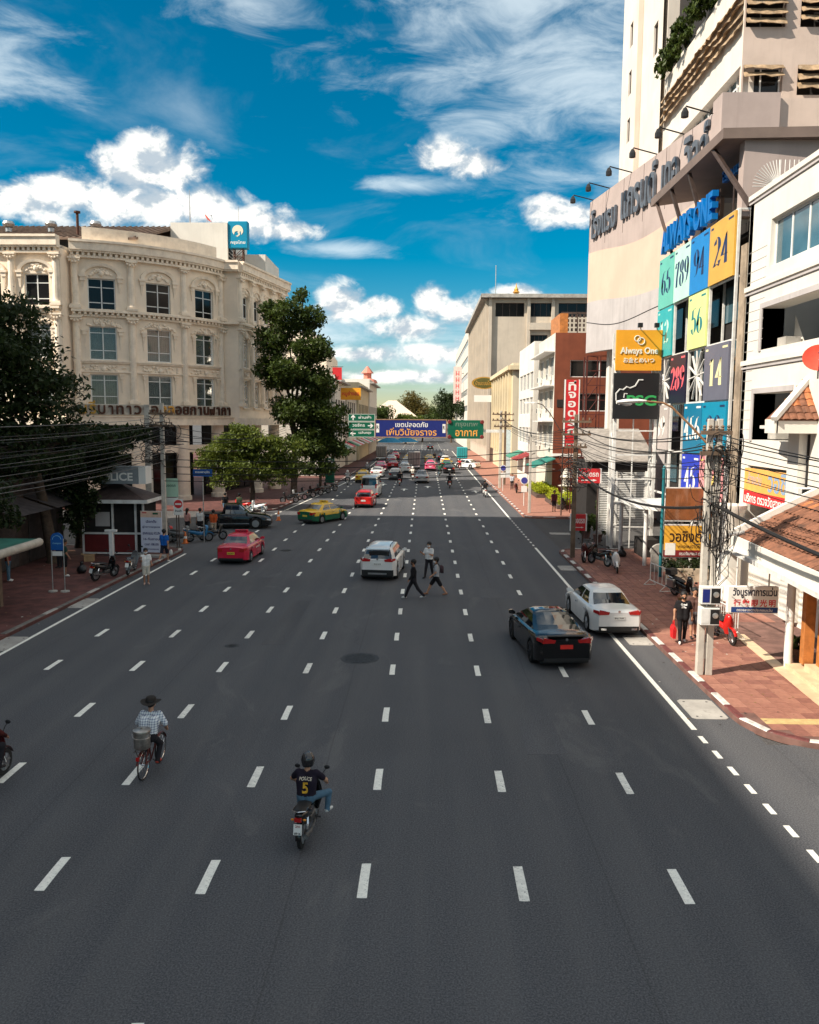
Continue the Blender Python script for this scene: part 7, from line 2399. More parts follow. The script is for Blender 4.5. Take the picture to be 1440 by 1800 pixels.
B().lathe([(.08, 0), (.08, 5.3), (.1, 5.35), (.04, 5.5)], 10, (-1.28, 0, 0)).build('post', mat('teal_post', (.02, .17, .20), .5, var=.15), t, smooth=True)
# white rounded pillar and low walls by the white building
t = thing('round_pillar', 'white rounded pillar beside the white building behind the cables', 'pillar', (13.1, 35.4, .12))
B().lathe([(.75, 0), (.75, .1), (.62, .3), (.6, 3.6), (.75, 3.9), (.75, 4.1)], 18).build('shaft', M_WHITE, t, smooth=True, angle=40)
tag(B().box(11.6, 14.2, 38.9, 39.1, .12, .75).build('planter_wall', mat('planter_stone', (.46, .38, .28), .8, var=.25, scale=2.5)), 'low stone planter wall under the yellow sign board', 'planter')


def barrier(label, x, y, rz, L_=1.5, fine=False):
    t = thing('crowd_barrier', label, 'barrier', (x, y, .12), rad(rz))
    b = B()
    for a, c in (((-L_ / 2, 0, .25), (-L_ / 2, 0, 1.05)), ((L_ / 2, 0, .25), (L_ / 2, 0, 1.05)), ((-L_ / 2, 0, 1.05), (L_ / 2, 0, 1.05)), ((-L_ / 2, 0, .25), (L_ / 2, 0, .25))):
        b.tube([a, c], .022, 6)
    b.build('frame', M_WMET, t)
    n = 9 if fine else 4
    for k in range(1, n):
        x_ = -L_ / 2 + L_ * k / n
        B().tube([(x_, 0, .25), (x_, 0, 1.05)], .012, 5).build('bar', M_WMET, t)
    for s in (-1, 1):
        f = B().tube([(s * L_ / 2, -.3, .03), (s * L_ / 2, 0, .3), (s * L_ / 2, .3, .03)], .018, 5)
        f.tube([(s * L_ / 2, -.3, .03), (s * L_ / 2, .3, .03)], .018, 5)
        f.build('foot', M_WMET, t)


barrier('white wheeled tube barrier beside the touring scooter', 10.75, 37.3, 100, 1.6)
barrier('pale fine-barred fence panel behind the utility pole', 10.95, 29.2, 95, 1.7, True)
barrier('white fence panel between the parked motorcycles', 11.9, 33.4, 100, 1.5, True)
t = thing('stone_slab', 'round-topped pale stone slab standing by the entrance canopy', 'stone slab', (12.0, 39.0 + 2.6, .12))
B().prism([(-.42, 0), (.42, 0), (.42, .9)] + [(.5 * math.cos(rad(a)), .95 + .5 * math.sin(rad(a))) for a in range(10, 171, 20)] + [(-.42, .9)], -.07, .07, 'y').build('slab', M_CONC, t, bevel=.02)
# dark steel scaffold in front of the brown building
t = thing('billboard_frame', 'dark red steel billboard frame beside the white column', 'frame', (13.4, 68.8, .12))
b = B()
for x in (-1.2, -.1, 1.0, 1.9):
    for y in (0, 1.2):
        b.bar((x, y, 0), (x, y, 13.0 if x > -1 else 10), .12 if x == -.1 else .07)
for z in np.arange(2.2, 13, 1.2):
    b.bar((-1.2 if z < 10 else -.1, 0, z), (1.9, 0, z), .06)
    b.bar((-.1, 0, z), (1.0, 1.2, z + 1.2 if z < 11 else z), .05)
b.build('lattice', mat('oxide_red', (.10, .025, .02), .7, .2, var=.2), t)
t = thing('low_roof', 'grey sheet lean-to roof behind the steel billboard frame', 'roof', (14.4, 63, 0))
B().add([(-2.6, -2.5, 4.9), (2.6, -2.5, 4.9), (2.6, 3.0, 7.2), (-2.6, 3.0, 7.2), (-2.6, -2.5, 4.8), (2.6, -2.5, 4.8), (2.6, 3.0, 7.1), (-2.6, 3.0, 7.1)], [[0, 1, 2, 3], [7, 6, 5, 4], [0, 4, 5, 1], [3, 7, 4, 0]]).build('sheet', mat('roof_sheet_grey', (.36, .33, .30), .6, .3, var=.2, streak=.3), t)
B().box(-2.4, 2.6, -2.2, 3, .1, 4.8).build('shed_wall', M_DARK, t)
lamp2 = thing('street_lamp', 'street lamp on a slanting arm beside the red vertical parking sign', 'street lamp', (10.95, 66.2, 6.8))
B().tube([(0, 0, 0), (-1.0, 0, 1.6), (-1.6, 0, 2.25), (-2.1, 0, 2.4)], .04, 6).build('arm', M_STRUT, lamp2)
B().loft([[(x, y, 2.4 + z) for y, z in ((-.12 * s, -.04), (.12 * s, -.04), (.08 * s, .08), (-.08 * s, .08))] for x, s in ((-2.0, .5), (-2.3, 1.2), (-2.8, 1.3), (-3.05, .6))]).build('lamp_head', M_WMET, lamp2)
# far signs on the right
t = thing('oval_sign', 'gold oval shop sign projecting over the right pavement', 'sign', (10.6, 150, 0))
B().lathe([(1.0, -.1), (1.0, .1)], 24, (0, 0, 0), 'y').build('board', M_GOLD, t).scale = (2.3, 1, 1.1)
t.children[0].location = (0, 0, 14.6)
b = B().lathe([(.86, -.13), (.86, -.11)], 24, (0, 0, 0), 'y').build('face', mat('oval_green', (.10, .09, .02), .5), t)
b.scale, b.location = (2.25, 1, 1.05), (0, 0, 14.6)
text('บ้านขนมไทย', 3.2, .8, M_GOLD, t, (0, -.135, 14.6), (1, 0, 0), bold=.02)
B().box(-1.8, 1.8, -.1, .1, 11.2, 12.4).build('lower_board', M_SIGNW, t)
B().tube([(2.2, 0, 14.6), (4, 0, 14.6)], .06, 5).build('bracket', M_STRUT, t)
t = thing('pink_banner', 'pale vertical banner far down the right side', 'sign', (9.6, 250, 0))
B().box(-1.2, 1.2, -.1, .1, 13, 24).build('board', mat('banner_pink', (.75, .55, .50), .6), t)
b = B()
for k in range(5):
    z = 22 - 1.9 * k
    b.box(-.5, -.3, -.112, -.105, z - .7, z + .7)
    b.box(.3, .5, -.112, -.105, z - .7, z + .7)
    b.box(-.3, .3, -.112, -.105, z + .1 * k - .3, z + .1 * k - .1)
b.build('lettering', M_REDS, t)
B().tube([(1.2, 0, 22), (3.5, 0, 22)], .08, 5).build('bracket', M_STRUT, t)
t = thing('orange_sign', 'bright orange shop sign projecting on the left side', 'sign', (-12.0, 133, 0))
B().box(-1.6, 1.6, -.15, .15, 11.0, 12.9).build('sign_box', M_ORB, t)
text('หมูย่างสด', 2.7, .95, M_REDS, t, (0, -.155, 11.95), (1, 0, 0), bold=.03)
B().box(-2.4, -1.6, -.05, .05, 11.9, 12.0).build('bracket', M_STRUT, t)
t = thing('red_banner', 'dark red hanging banner on the left shophouse', 'banner', (-13.3, 124.6, 0))
B().box(-.7, .7, -.06, .06, 13.4, 15.6).build('cloth', M_REDS, t)
B().bar((-.9, 0, 15.7), (.9, 0, 15.7), .08).build('rail', M_STRUT, t)
for i, (x, y, h_) in enumerate(((10.0, 74.2, 2.6), (9.6, 90.2, 2.8))):
    t = thing('parking_disc', ['round blue no-parking sign on a post by the sunlit kerb', 'round blue no-parking sign beside the pole cluster'][i], 'sign', (x - 1.0, y, .12))
    B().tube([(0, 0, 0), (0, 0, h_)], .04, 6).build('post', M_WMET, t)
    B().lathe([(.36, 0), (.36, -.03)], 18, (0, -.04, h_ - .3), 'y').build('rim', M_SIGNW, t)
    B().lathe([(.29, -.03), (.29, -.045)], 18, (0, -.04, h_ - .3), 'y').build('disc', flat('disc_blue', (.05, .05, .28)), t)
    B().box(-.26, .26, -.06, -.03, h_ - 1.35, h_ - .8).build('plate', M_SIGNW, t)
t = thing('green_cabinet', 'tall green cabinet on the left pavement by the road', 'cabinet', (-11.6, 100.0, .12))
B().box(-.55, .55, -.3, .3, 0, 3.0).build('case', M_GREENS, t, bevel=.05)
B().box(-.4, .4, -.31, -.302, 2.2, 2.8).build('label', M_SIGNW, t)
# --- left pavement: police booth, notice board, signs, bus stop
t = thing('police_booth', 'dark police booth with tin roof and grey POLICE sign box', 'booth', (-17.4, 46.0, .12))
M_MAR = mat('maroon_panel', (.13, .014, .014), .6, var=.15)
B().box(-1.7, 1.7, -.75, 1.4, .1, 3.1).build('cabin', M_DARK, t)
for x0_, x1_ in ((-1.65, -.1), (.05, 1.2)):
    B().box(x0_, x1_, -.80, -.75, .15, 1.15).build('panel', M_MAR, t)
B().box(1.7, 1.75, -.7, 1.3, .15, 1.15).build('panel', M_MAR, t)
for x in (-1.7, -.02, 1.27, 1.7):
    B().box(x - .05, x + .05, -.85, -.75, .1, 3.1).build('mullion', M_WMET, t)
B().box(-1.75, 1.75, -.86, -.76, 1.16, 1.26).build('rail', M_WMET, t)
B().box(-1.75, 1.75, -.86, -.76, .05, .13).build('rail', M_WMET, t)
B().box(-1.0, -.2, -.79, -.76, 1.6, 2.4).build('window_blind', M_GREYR, t)
B().add([(-2.2, -1.4, 3.1), (2.1, -1.4, 3.1), (2.1, 1.8, 3.1), (-2.2, 1.8, 3.1), (0, .2, 4.0)], [[0, 1, 4], [1, 2, 4], [2, 3, 4], [3, 0, 4], [3, 2, 1, 0]]).build('roof', mat('tin_roof', (.10, .07, .065), .6, .3, var=.2), t)
B().box(-2.2, 2.1, -1.45, -1.4, 2.95, 3.15).build('fascia', M_WMET, t)
B().box(2.1, 2.15, -1.4, 1.8, 2.95, 3.15).build('fascia', M_WMET, t)
sb = B().box(-1.0, 1.55, -1.0, .1, 4.0, 4.95).build('sign_box', mat('police_grey', (.22, .25, .27), .5, var=.1), t)
text('POLICE', 2.1, .45, M_SIGNW, sb, (.2, -1.005, 4.4), (1, 0, 0), bold=.03)
B().box(1.56, 1.95, -.95, .05, 4.0, 4.95).build('sign_side', M_SIGNW, t)
t = thing('notice_board', 'tall white notice board with blue Thai text on the left pavement', 'notice board', (-15.05, 44.6, .12), rad(-4))
M_NOT = mat('notice_paper', (.62, .64, .74), .6, var=.05, scale=1)
B().box(-.6, .6, -.03, .03, .25, 2.55).build('board', M_NOT, t)
B().box(-.6, .6, -.033, -.031, 2.2, 2.55).build('header', mat('notice_header', (.72, .50, .38), .6), t)
ink = flat('notice_ink', (.05, .05, .16))
for s_, w, h, z in (('เลือกตั้ง', .6, .17, 1.98), ('ผู้ว่าราชการกรุงเทพ', 1.0, .16, 1.66), ('ลงคะแนน KUN', 1.0, .16, 1.32), ('16 กันยายน', .9, .15, 1.0), ('เวลา 08.00', .8, .13, .7), ('สำนักงานเขตพระนคร', .8, .1, .44)):
    text(s_, w, h, ink, t, (0, -.034, z), (1, 0, 0), bold=.03)
B().box(-.5, -.25, -.036, -.034, 2.42, 2.48).build('logo', M_REDS, t)
B().box(.1, .4, -.036, -.034, 2.36, 2.46).build('logo', M_GREENS, t)
B().box(-.75, .8, -.3, .35, 0, .1).build('base', M_CONC, t)
for x in (-.5, .5):
    B().bar((x, .05, .1), (x, .05, 2.4), .05).build('stand', M_WMET, t)
t = thing('no_entry_sign', 'no-entry sign with red disc and white bar on a post', 'sign', (-14.55, 48.0, .12))
B().tube([(0, 0, 0), (0, 0, 2.9)], .035, 6).build('post', M_STRUT, t)
B().box(-.28, .28, -.05, -.035, 1.95, 2.9).build('plate', M_SIGNW, t)
B().lathe([(.25, -.052), (.25, -.06)], 20, (0, 0, 2.6), 'y').build('disc', M_REDS, t)
B().box(-.18, .18, -.066, -.061, 2.55, 2.65).build('bar', M_SIGNW, t)
text('ห้ามเข้า', .4, .14, M_INK, t, (0, -.053, 2.2), (1, 0, 0), bold=.03)
B().lathe([(.2, 0), (.2, .05)], 10).build('foot', M_IRON, t)
t = thing('green_sign', 'pale green information sign above a white plate at the side street', 'sign', (-15.1, 48.2, .12))
B().box(-.5, .5, -.04, .0, 3.0, 4.1).build('panel', mat('pale_green', (.42, .62, .48), .6, var=.05), t)
B().box(-.48, .48, -.04, .0, 2.5, 2.95).build('plate', M_SIGNW, t)
text('ที่จอดรถ', .7, .2, M_GREENS, t, (0, -.043, 3.7), (1, 0, 0), bold=.02)
for x in (-.35, .35):
    B().tube([(x, .02, 0), (x, .02, 4.0)], .03, 6).build('post', M_STRUT, t)
t = thing('blue_street_sign', 'small blue street name sign beside the left pole', 'sign', (-13.9, 51.0, 0))
B().box(-.6, .6, -.03, .03, 4.15, 4.6).build('panel', flat('street_blue', (.01, .08, .30)), t)
text('ถนนพาหุรัด', .9, .18, M_SIGNW, t, (0, -.034, 4.42), (1, 0, 0), bold=.02)
B().tube([(0, .05, 0), (0, .05, 4.6)], .035, 6).build('post', M_STEEL, t)
t = thing('bus_stop_sign', 'blue round-topped bus stop sign on two steel posts', 'bus stop sign', (-16.05, 35.2, .12))
for x in (-.27, .27):
    B().tube([(x, 0, 0), (x, 0, 2.35)], .022, 6).build('post', M_STEEL, t)
    B().lathe([(.2, 0), (.19, .05), (.05, .07)], 12, (x, 0, 0)).build('foot', M_CONC, t)
B().prism([(-.27, 1.85), (.27, 1.85), (.27, 2.35)] + [(.27 * math.cos(rad(a)), 2.35 + .27 * math.sin(rad(a))) for a in range(15, 180, 15)] + [(-.27, 2.35)], -.025, .025, 'y').build('board', flat('bus_blue', (.01, .10, .36), .45), t)
text('ป้ายหยุดรถ', .38, .1, flat('bus_cyan', (.25, .55, .70)), t, (0, -.028, 2.15), (1, 0, 0), bold=.02)
B().tube([(.19 * math.cos(rad(a)), -.03, 2.32 + .17 * math.sin(rad(a))) for a in range(0, 181, 20)], .01, 4).build('arch_mark', flat('bus_cyan', (.25, .55, .70)), t)
B().box(-.22, .22, -.03, -.01, 1.6, 1.8).build('route_plate', M_SIGNW, t)
t = thing('bus_shelter', 'bus shelter with green roof and rounded white edge', 'bus shelter', (-17.2, 28.6, .12))
B().prism([(-1.3, -5.0), (1.15, -5.0), (1.15, 4.9), (-1.3, 4.9)], 2.50, 2.6, 'z').build('roof', mat('shelter_green', (.02, .13, .095), .6, var=.2, scale=2), t)
M_SHW = mat('shelter_white', (.46, .41, .34), .6, var=.15, streak=.3)
B().tube([(1.2, -5.0, 2.46), (1.2, 4.8, 2.46), (1.15, 4.95, 2.46)], .17, 10).build('roof_edge', M_SHW, t, smooth=True)
B().tube([(1.2, 4.9, 2.46), (-1.3, 4.9, 2.46)], .1, 8).build('roof_edge', M_SHW, t, smooth=True)
for y in (3.6, .4, -3.0):
    B().box(-.05, .17, y - .11, y + .11, 0, 2.5).build('post', M_POLED, t)
B().box(-.9, -.5, -3.5, 3.6, .42, .48).build('bench_seat', M_POLED, t)
B().box(-1.2, -1.15, -3.6, 3.9, .8, 2.2).build('rear_panel', mat('purple_poster', (.10, .05, .22), .5, var=.2), t)
t = thing('short_post', 'short white bollard post with cap on the left pavement', 'post', (-16.3, 42.0, .12))
B().box(-.09, .09, -.09, .09, 0, 1.75).build('shaft', M_WMET, t)
B().box(-.3, .3, -.1, .1, 1.75, 1.85).build('cap', M_WMET, t)
for i, (x, y) in enumerate(((-11.25, 62.6), (-14.9, 50.4))):
    t = thing('traffic_cone', ['orange traffic cone on the road by the side street', 'orange traffic cone behind the no-entry sign'][i], 'traffic cone', (x, y, .0))
    B().box(-.18, .18, -.18, .18, 0, .04).build('base', M_ORNG if False else P_ORNG, t)
    B().lathe([(.15, .04), (.10, .35), (.06, .6), (.03, .75)], 12).build('cone', P_ORNG, t, smooth=True)
    B().lathe([(.107, .32), (.086, .46)], 12).build('stripe', M_SIGNW, t)
# market row added behind the left pavement, near-black colour stands for tree shade
t = thing('market_row', 'low market row behind the left pavement, coloured dark for tree shade', 'building', (-24.2, 33.5, .1))
B().box(-4, 3.4, -20, 13, 0, 6.2).build('wall', mat('market_wall', (.05, .035, .03), .85, var=.3), t)
for k in range(7):
    B().add([(3.4, -18 + 4.4 * k, 3.6), (3.4, -14 + 4.4 * k, 3.6), (5.2, -14 + 4.4 * k, 3.0), (5.2, -18 + 4.4 * k, 3.0)], [[0, 1, 2, 3]]).build('awning', mat('market_awning', (.06, .05, .05), .8, var=.3), t)
    B().box(3.41, 3.46, -17.6 + 4.4 * k, -14.4 + 4.4 * k, .1, 2.9).build('shutter', mat('market_shutter', (.055, .045, .042), .7, var=.3), t)
# blue market umbrellas far ahead, awnings on the far right
for i, (x, y) in enumerate(((-8.2, 192), (-4.6, 196))):
    t = thing('market_umbrella', ['wide blue market umbrella at the far left corner', 'second blue market umbrella beside the first, further right'][i], 'umbrella', (x, y, 0))
    B().lathe([(3.2, 2.7), (2.2, 3.25), (1.0, 3.7), (.05, 3.95)], 10).build('canopy', mat('umbrella_blue', (.01, .22, .42), .7, var=.1), t)
    B().tube([(0, 0, 0), (0, 0, 3.9)], .04, 6).build('pole', M_STEEL, t)
for i, (y, c) in enumerate(((74, (.02, .16, .13)), (100, (.25, .03, .03)), (108, (.05, .20, .14)))):
    t = thing('awning', ['teal fabric awning below the brown building', 'dark red awning at the white shophouse', 'green awning further along the right shops'][i], 'awning', (12.6, y + (11 if i == 0 else 0), 0))
    B().add([(.4, -3, 4.1), (.4, 3, 4.1), (-1.8, 3, 3.2), (-1.8, -3, 3.2), (.4, -3, 4.0), (.4, 3, 4.0), (-1.8, 3, 3.1), (-1.8, -3, 3.1)], [[0, 1, 2, 3], [7, 6, 5, 4], [3, 2, 6, 7], [0, 3, 7, 4]]).build('fabric', mat('awning_%d' % i, c, .8, var=.15), t)
    for s in (-1, 1):
        B().tube([(.4, s * 2.8, 3.0), (-1.7, s * 2.8, 3.15)], .03, 5).build('stay', M_STEEL, t)
t = thing('garden_shrine', 'small pale spirit shrine table in the hedge garden', 'shrine', (13.6, 79, .12))
B().lathe([(.6, 0), (.5, .2), (.3, .4), (.3, 1.3), (.7, 1.4), (.8, 1.5), (.5, 1.55), (.4, 2.2), (.6, 2.3), (.1, 3.2)], 8).build('shrine_body', M_TILEW, t)
# ------------------------------------------------------------------ trees and hedges
def leaf_mat(name, dark, light, rough=.55):
    m = bpy.data.materials.new(name)
    m.use_nodes = True
    T = NT(m.node_tree)
    p = m.node_tree.nodes['Principled BSDF']
    g = T.n('ShaderNodeNewGeometry').outputs
    rnd = g['Random Per Island']
    co = T.n('ShaderNodeTexCoord').outputs['Object']
    n = T.noise(co, .55, 3, .6)
    c = T.mix(T.m('ADD', T.m('MULTIPLY', rnd, .6), T.ss(n, .35, .65, 0, .4)), dark, light)
    T.t.links.new(c, p.inputs['Base Color'])
    p.inputs['Roughness'].default_value = rough
    p.inputs['Specular IOR Level'].default_value = .3
    tr = T.n('ShaderNodeBsdfTranslucent', (T.mix(.5, c, light),))
    mx = T.n('ShaderNodeMixShader', (.30, p.outputs[0], tr.outputs[0]))
    T.t.links.new(mx.outputs[0], m.node_tree.nodes['Material Output'].inputs[0])
    return m


def leaves(name, blobs, n, size, m, parent, seed=1, droop=.3, kind=None):
    """leaf sprays spread through the volume of several ellipsoids, thinned by noise so gaps show"""
    rg = np.random.default_rng(seed)
    vol = np.array([b[3] * b[4] * b[5] for b in blobs])
    pick = rg.choice(len(blobs), n, p=vol / vol.sum())
    bl_ = np.array(blobs, float)[pick]
    d = rg.normal(size=(n, 3))
    d /= np.linalg.norm(d, axis=1)[:, None]
    r = rg.random(n) ** .42
    # clump: pull leaves towards random twig centres
    K = max(12, n // 48)
    tw = rg.integers(0, K, n)
    td = rg.normal(size=(K, 3))
    td /= np.linalg.norm(td, axis=1)[:, None]
    tr_ = (.30 + .88 * rg.random(K) ** .6)
    base = bl_[:, :3] + d * r[:, None] * bl_[:, 3:6]
    tc_ = bl_[:, :3] + td[tw] * tr_[tw][:, None] * bl_[:, 3:6]
    P = tc_ + (base - bl_[:, :3]) * .25 * (.6 + .9 * rg.random(K))[tw][:, None]
    s = size * (.6 + .8 * rg.random(n))
    nor = rg.normal(size=(n, 3)) * .8 + np.array([0, 0, .9])
    nor /= np.linalg.norm(nor, axis=1)[:, None]
    ax = np.cross(nor, rg.normal(size=(n, 3)))
    ax /= np.linalg.norm(ax, axis=1)[:, None]
    ax[:, 2] -= droop
    sd = np.cross(nor, ax)
    A = P - ax * s[:, None] * .5
    C = P + ax * s[:, None] * .5
    Bq = P + sd * s[:, None] * .24 + nor * s[:, None] * .08
    Dq = P - sd * s[:, None] * .24 + nor * s[:, None] * .08
    V = np.stack([A, Bq, C, Dq], 1).reshape(-1, 3).astype('f')
    me = bpy.data.meshes.new(name)
    me.vertices.add(4 * n)
    me.vertices.foreach_set('co', V.ravel())
    me.loops.add(4 * n)
    me.loops.foreach_set('vertex_index', np.arange(4 * n, dtype='i'))
    me.polygons.add(n)
    me.polygons.foreach_set('loop_start', np.arange(0, 4 * n, 4, dtype='i'))
    me.polygons.foreach_set('loop_total', np.full(n, 4, 'i'))
    me.materials.append(m)
    me.update(calc_edges=True)
    o = bpy.data.objects.new(name, me)
    COL.objects.link(o)
    if parent is not None:
        o.parent = parent
    return o


M_BARK = mat('bark', (.075, .052, .036), .95, var=.35, scale=5, bump=.8, bscale=18)
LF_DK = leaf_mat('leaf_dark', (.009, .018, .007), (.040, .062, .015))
LF_MID = leaf_mat('leaf_mid', (.014, .032, .007), (.078, .112, .018))
LF_YG = leaf_mat('leaf_yellowgreen', (.016, .038, .007), (.15, .185, .024))
LF_HED = leaf_mat('leaf_hedge', (.14, .20, .012), (.52, .55, .03))
LF_DRY = leaf_mat('leaf_dry', (.05, .06, .012), (.20, .14, .035))


def tree(label, base, trunk_h, r, blobs, n, size, m, seed=1, lean=(0, 0), group=None, name='tree'):
    t = thing(name, label, 'tree', (*base, .1), group=group)
    rel_b = [(x - base[0], y - base[1], z - .1, a, b_, c) for x, y, z, a, b_, c in blobs]
    top = Vector((lean[0], lean[1], trunk_h))
    b = B()
    b.tube([(0, 0, -.2), (0, 0, .25), tuple(top * .45 + Vector((.12, 0, 0))), tuple(top)], [r * 1.5, r, r * .82, r * .62], 10)
    b.build('trunk', M_BARK, t, smooth=True)
    rs = random.Random(seed)
    for (x, y, z, a, b_, c) in rel_b:
        e = Vector((x, y, z))
        st = top * rs.uniform(.65, 1.0)
        mid = st.lerp(e, .5) + Vector((rs.uniform(-.4, .4), rs.uniform(-.4, .4), rs.uniform(.1, .6)))
        lb = B().tube([tuple(st), tuple(mid), tuple(e)], [r * .42, r * .26, r * .10], 6)
        for k in range(5):
            q = e + Vector((rs.uniform(-1, 1) * a, rs.uniform(-1, 1) * b_, rs.uniform(-.6, .9) * c)) * .85
            lb.tube([tuple(mid.lerp(e, .5)), tuple(e.lerp(q, .5) + Vector((0, 0, .15))), tuple(q)], [r * .15, r * .09, .012], 4)
        lb.build('limb', M_BARK, t)
    sub = []
    for (x, y, z, a, b_, c) in rel_b:
        sub.append((x, y, z, a * .82, b_ * .82, c * .85))
        for k in range(9):
            v = Vector((rs.gauss(0, 1), rs.gauss(0, 1), rs.gauss(0, 1))).normalized() * rs.uniform(.6, 1.15)
            f = rs.uniform(.26, .46)
            sub.append((x + v.x * a, y + v.y * b_, z + v.z * c, a * f, b_ * f, c * f * rs.uniform(.7, 1.1)))
    leaves('crown', sub, n, size, m, t, seed)
    return t


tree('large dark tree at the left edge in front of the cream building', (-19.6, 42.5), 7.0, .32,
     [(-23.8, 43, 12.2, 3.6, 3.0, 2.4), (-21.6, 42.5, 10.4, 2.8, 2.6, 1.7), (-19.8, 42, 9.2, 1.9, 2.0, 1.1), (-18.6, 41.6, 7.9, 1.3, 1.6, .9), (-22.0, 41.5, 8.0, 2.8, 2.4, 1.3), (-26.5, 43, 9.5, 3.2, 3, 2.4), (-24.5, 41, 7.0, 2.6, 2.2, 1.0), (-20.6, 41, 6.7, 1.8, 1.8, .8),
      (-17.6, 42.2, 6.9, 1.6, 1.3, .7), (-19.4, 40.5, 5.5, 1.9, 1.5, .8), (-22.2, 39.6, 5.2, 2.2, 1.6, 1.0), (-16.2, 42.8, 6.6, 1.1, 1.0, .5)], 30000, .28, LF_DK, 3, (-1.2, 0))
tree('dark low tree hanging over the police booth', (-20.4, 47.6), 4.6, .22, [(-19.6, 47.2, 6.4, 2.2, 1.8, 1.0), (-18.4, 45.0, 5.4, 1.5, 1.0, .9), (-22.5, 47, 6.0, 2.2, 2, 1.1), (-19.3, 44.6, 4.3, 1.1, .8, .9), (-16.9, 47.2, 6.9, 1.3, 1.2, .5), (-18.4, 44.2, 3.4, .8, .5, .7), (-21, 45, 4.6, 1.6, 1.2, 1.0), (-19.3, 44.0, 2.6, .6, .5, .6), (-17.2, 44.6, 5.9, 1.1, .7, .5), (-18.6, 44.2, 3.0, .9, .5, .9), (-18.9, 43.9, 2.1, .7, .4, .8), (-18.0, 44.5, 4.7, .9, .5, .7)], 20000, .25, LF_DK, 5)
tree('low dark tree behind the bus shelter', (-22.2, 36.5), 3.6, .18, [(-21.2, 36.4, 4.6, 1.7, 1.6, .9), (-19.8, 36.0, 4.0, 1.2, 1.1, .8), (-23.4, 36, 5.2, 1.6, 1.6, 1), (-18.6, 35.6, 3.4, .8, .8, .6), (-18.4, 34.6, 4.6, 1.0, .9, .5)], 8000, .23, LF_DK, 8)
tree('tall leafy tree in front of the cream building street side', (-13.0, 81.0), 8.5, .34,
     [(-13.4, 81, 17.4, 2.2, 2.2, 1.7), (-10.9, 81, 17.7, 1.3, 1.4, 1.1), (-15.0, 81, 15.2, 1.9, 2.2, 1.3), (-11.0, 80.5, 14.6, 2.1, 2.2, 1.6), (-13.4, 80.6, 12.2, 2.9, 2.4, 1.6), (-10.4, 80.8, 11.2, 2.0, 2.0, 1.5), (-15.6, 80.6, 12.6, 1.3, 1.6, .9), (-12.2, 80.5, 8.6, 2.9, 2.4, 1.7), (-9.6, 81, 7.8, 2.0, 2.0, 1.4), (-11.2, 80.5, 5.4, 2.6, 2.2, 1.5), (-15.4, 81, 18.4, 1.0, 1.1, .7), (-12.2, 81, 19.6, .9, 1.0, .8), (-9.2, 81, 5.2, 1.6, 1.8, 1.2), (-10.4, 80.4, 3.2, 1.8, 1.6, 1.0)], 40000, .33, LF_MID, 11)
tree('rounded yellow-green street tree at the side street corner', (-15.0, 70.6), 3.0, .24,
     [(-16.2, 70, 5.3, 2.4, 2.2, 1.3), (-13.4, 70, 4.9, 2.6, 2.2, 1.3), (-15.2, 69.6, 6.3, 1.8, 1.8, .9), (-18.2, 70, 4.0, 1.6, 1.8, 1.0), (-11.8, 70.4, 3.7, 1.7, 1.8, .9), (-15, 69.4, 3.6, 2.4, 1.8, 1.0), (-17, 69, 2.6, 1.2, 1.2, .7), (-12.8, 69.2, 2.9, 1.5, 1.2, .8)], 21000, .25, LF_YG, 13)
tree('slim street tree past the tall tree on the left', (-11.9, 93), 5.2, .18, [(-11.8, 93, 7.4, 1.7, 1.8, 1.6), (-11.2, 92.5, 5.2, 1.6, 1.6, 1.2), (-12.0, 93, 9.6, 1.3, 1.4, 1.4)], 6500, .30, LF_MID, 17)
for i, (x, y, h, w, m, lab) in enumerate(((-4.5, 330, 19, 7, LF_DRY, 'round brownish tree at the end of the street'), (9.5, 300, 19, 6.5, LF_DK, 'dark green tree at the end of the street on the right'), (3.5, 360, 15, 7, LF_MID, 'low green tree closing the street end'),
                                         (-16, 270, 13, 6, LF_MID, 'green tree beside the pavilion roof'), (-6.5, 275, 10, 5, LF_YG, 'low light green tree in front of the pavilion'), (13, 250, 14, 5, LF_DK, 'dark tree against the pale striped block'), (-1, 310, 10, 8, LF_MID, 'broad low tree behind the far crossing'))):
    rr = random.Random(i)
    bb = [(x + rr.uniform(-.6, .6) * w, y + rr.uniform(-3, 3), h * rr.uniform(.5, .85), w * rr.uniform(.35, .6), 3.5, h * rr.uniform(.14, .24)) for _ in range(7)] + [(x, y, h * .75, w * .6, 3.5, h * .2)]
    tree(lab, (x, y), h * .5, .35, bb, 6500, .7, m, 30 + i, group='trees at the end of the street')
# hedges
def hedge(label, x0, x1, y0, y1, h, m, n, size, base=True):
    t = thing('hedge', label, 'hedge', ((x0 + x1) / 2, (y0 + y1) / 2, .12))
    w, d = (x1 - x0) / 2, (y1 - y0) / 2
    if base:
        B().box(-w, w, -d, d, 0, h * .3).build('planter', mat('planter_dark', (.09, .06, .05), .9, var=.2), t)
    bb = []
    rs = random.Random(int(x0 * 10 + y0))
    for i in range(max(3, int(d * 2))):
        for j in range(max(2, int(w * 2))):
            bb.append((-w + 2 * w * (j + .5) / max(2, int(w * 2)), -d + 2 * d * (i + .5) / max(3, int(d * 2)), h * rs.uniform(.55, .75), .55, .6, h * .34))
    leaves('foliage', bb, n, size, m, t, 3, .1)
    return t


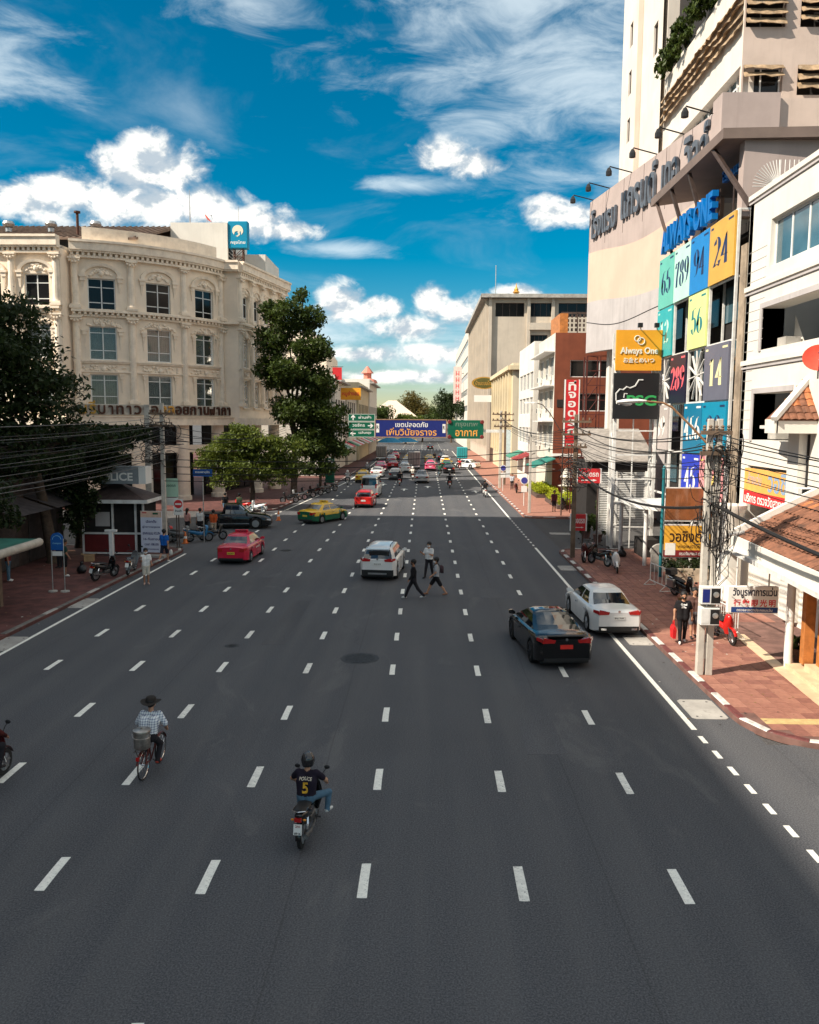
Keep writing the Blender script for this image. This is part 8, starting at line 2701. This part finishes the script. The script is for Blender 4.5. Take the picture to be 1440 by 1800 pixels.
hedge('bright yellow-green hedge in the sunlit garden, nearer one', 11.6, 14.2, 71.5, 79, 1.0, LF_HED, 9000, .16)
hedge('yellow-green hedge block further back in the garden', 11.2, 13.4, 82, 90, 1.1, LF_HED, 6500, .18)
hedge('dark clipped hedge under the yellow sign board', 11.8, 14.3, 39.2, 40.6, 1.0, LF_DK, 5000, .10, False)
for i, (x, y, h) in enumerate(((11.0, 51.8, 2.4), (10.6, 53.5, 1.6), (11.9, 25.7, .9))):
    t = thing('potted_plant', ['tall leafy potted plant behind the low parking sign', 'potted shrub at the side lane corner', 'small potted plant by the porch post'][i], 'plant', (x, y, .12))
    B().lathe([(.22, 0), (.3, .45), (.33, .5), (.28, .5)], 12).build('pot', M_BED, t)
    leaves('foliage', [(0, 0, h * .6, .6 * h * .4, .6 * h * .4, h * .4)], 900, .16, LF_MID, t, i, .3)
# plants hanging from the hotel terrace
for i, (y, L_, z) in enumerate(((64.5, 1.6, 34.3), (61.5, 2.0, 34.6), (57.5, 2.2, 34.8), (54.0, 2.4, 35.2), (51.5, 1.6, 35.0))):
    t = thing('terrace_plant', ['hanging plant at the far end of the hotel terrace', 'second hanging plant on the hotel terrace', 'middle bushy plant on the hotel terrace', 'dense shrub on the hotel terrace', 'shrub at the near corner of the hotel terrace'][i], 'plant', (17.9, y, z), group='plants on the hotel terrace')
    leaves('foliage', [(-.1, 0, .3, .7, L_ * .6, .7), (-.5, .2, -.4, .5, L_ * .5, .5)], 1500, .28, LF_MID, t, 60 + i, .6)
    B().tube([(.3, 0, -.6), (.1, 0, .2), (-.3, .2, .5)], .03, 5).build('stem', M_BARK, t)
for ob_ in bpy.data.objects:
    if ob_.type == 'EMPTY' and not ob_.children:
        print('EMPTY WITHOUT PARTS', ob_.name)

# small clutter on the pavements
random.seed(77)
M_CARD = mat('cardboard', (.36, .23, .12), .85, var=.15, scale=4)
M_BAGK = mat('bin_bag', (.014, .014, .015), .35, var=.2, scale=6)
for i, (x, y, s, lab) in enumerate(((10.9, 33.9, .45, 'cardboard box by the parked motorcycles on the right'), (11.6, 36.4, .4, 'small cardboard box beside the planter wall'), (-17.9, 43.0, .5, 'cardboard box in front of the police booth'))):
    t = thing('cardboard_box', lab, 'box', (x, y, .125), random.uniform(0, 1))
    B().box(-s / 2, s / 2, -s * .4, s * .4, 0, s * .7).build('carton', M_CARD, t, bevel=.01)
    for q in (-1, 1):
        B().add([(q * s / 2, -s * .4, s * .7), (q * s / 2, s * .4, s * .7), (q * s * .8, s * .4, s * .82), (q * s * .8, -s * .4, s * .82)], [[0, 1, 2, 3]]).build('flap', M_CARD, t)
for i, (x, y, lab) in enumerate(((11.5, 34.2, 'black rubbish bag behind the cardboard box on the right pavement'), (11.2, 46.2, 'black rubbish bag by the slatted screen'), (-16.9, 39.6, 'black rubbish bag on the left pavement behind the parked motorcycle'))):
    o = blob_obj('rubbish_bag', [((0, 0, .2), (.05, .03, .22), .2, .19, 0), ((-.1, .05, .15), (.12, -.06, .15), .16, .15, 0), ((0, 0, .4), (.02, 0, .5), .06, .09, 0)], [M_BAGK], None, .03, .05)
    o.location = (x, y, .12)
    tag(o, lab, 'rubbish bag')
b = B()
for i in range(260):
    side = random.random()
    if side < .45:
        x, y, z = random.uniform(8.4, 10.9), random.uniform(20, 48), .129
    elif side < .8:
        x, y, z = random.uniform(-20, -14.9), random.uniform(26, 47), .121
    else:
        x, y, z = random.choice((random.uniform(6.95, 8.0), random.uniform(-14.6, -14.0))), random.uniform(20, 47), .008
    a, s = random.uniform(0, 6.28), random.uniform(.02, .065)
    b.mi = random.choice((0, 0, 1, 2))
    b.quad((x + s * math.cos(a), y + s * math.sin(a), z), (x - s * .6 * math.sin(a), y + s * .6 * math.cos(a), z + .012), (x - s * math.cos(a), y - s * math.sin(a), z), (x + s * .6 * math.sin(a), y - s * .6 * math.cos(a), z + .006))
tag(b.build('litter', [mat('dry_leaf', (.20, .12, .05), .9), mat('paper_scrap', (.55, .53, .48), .9), mat('dark_scrap', (.06, .05, .045), .9)]), 'scattered dry leaves and paper scraps on the pavements', 'litter', kind='stuff')
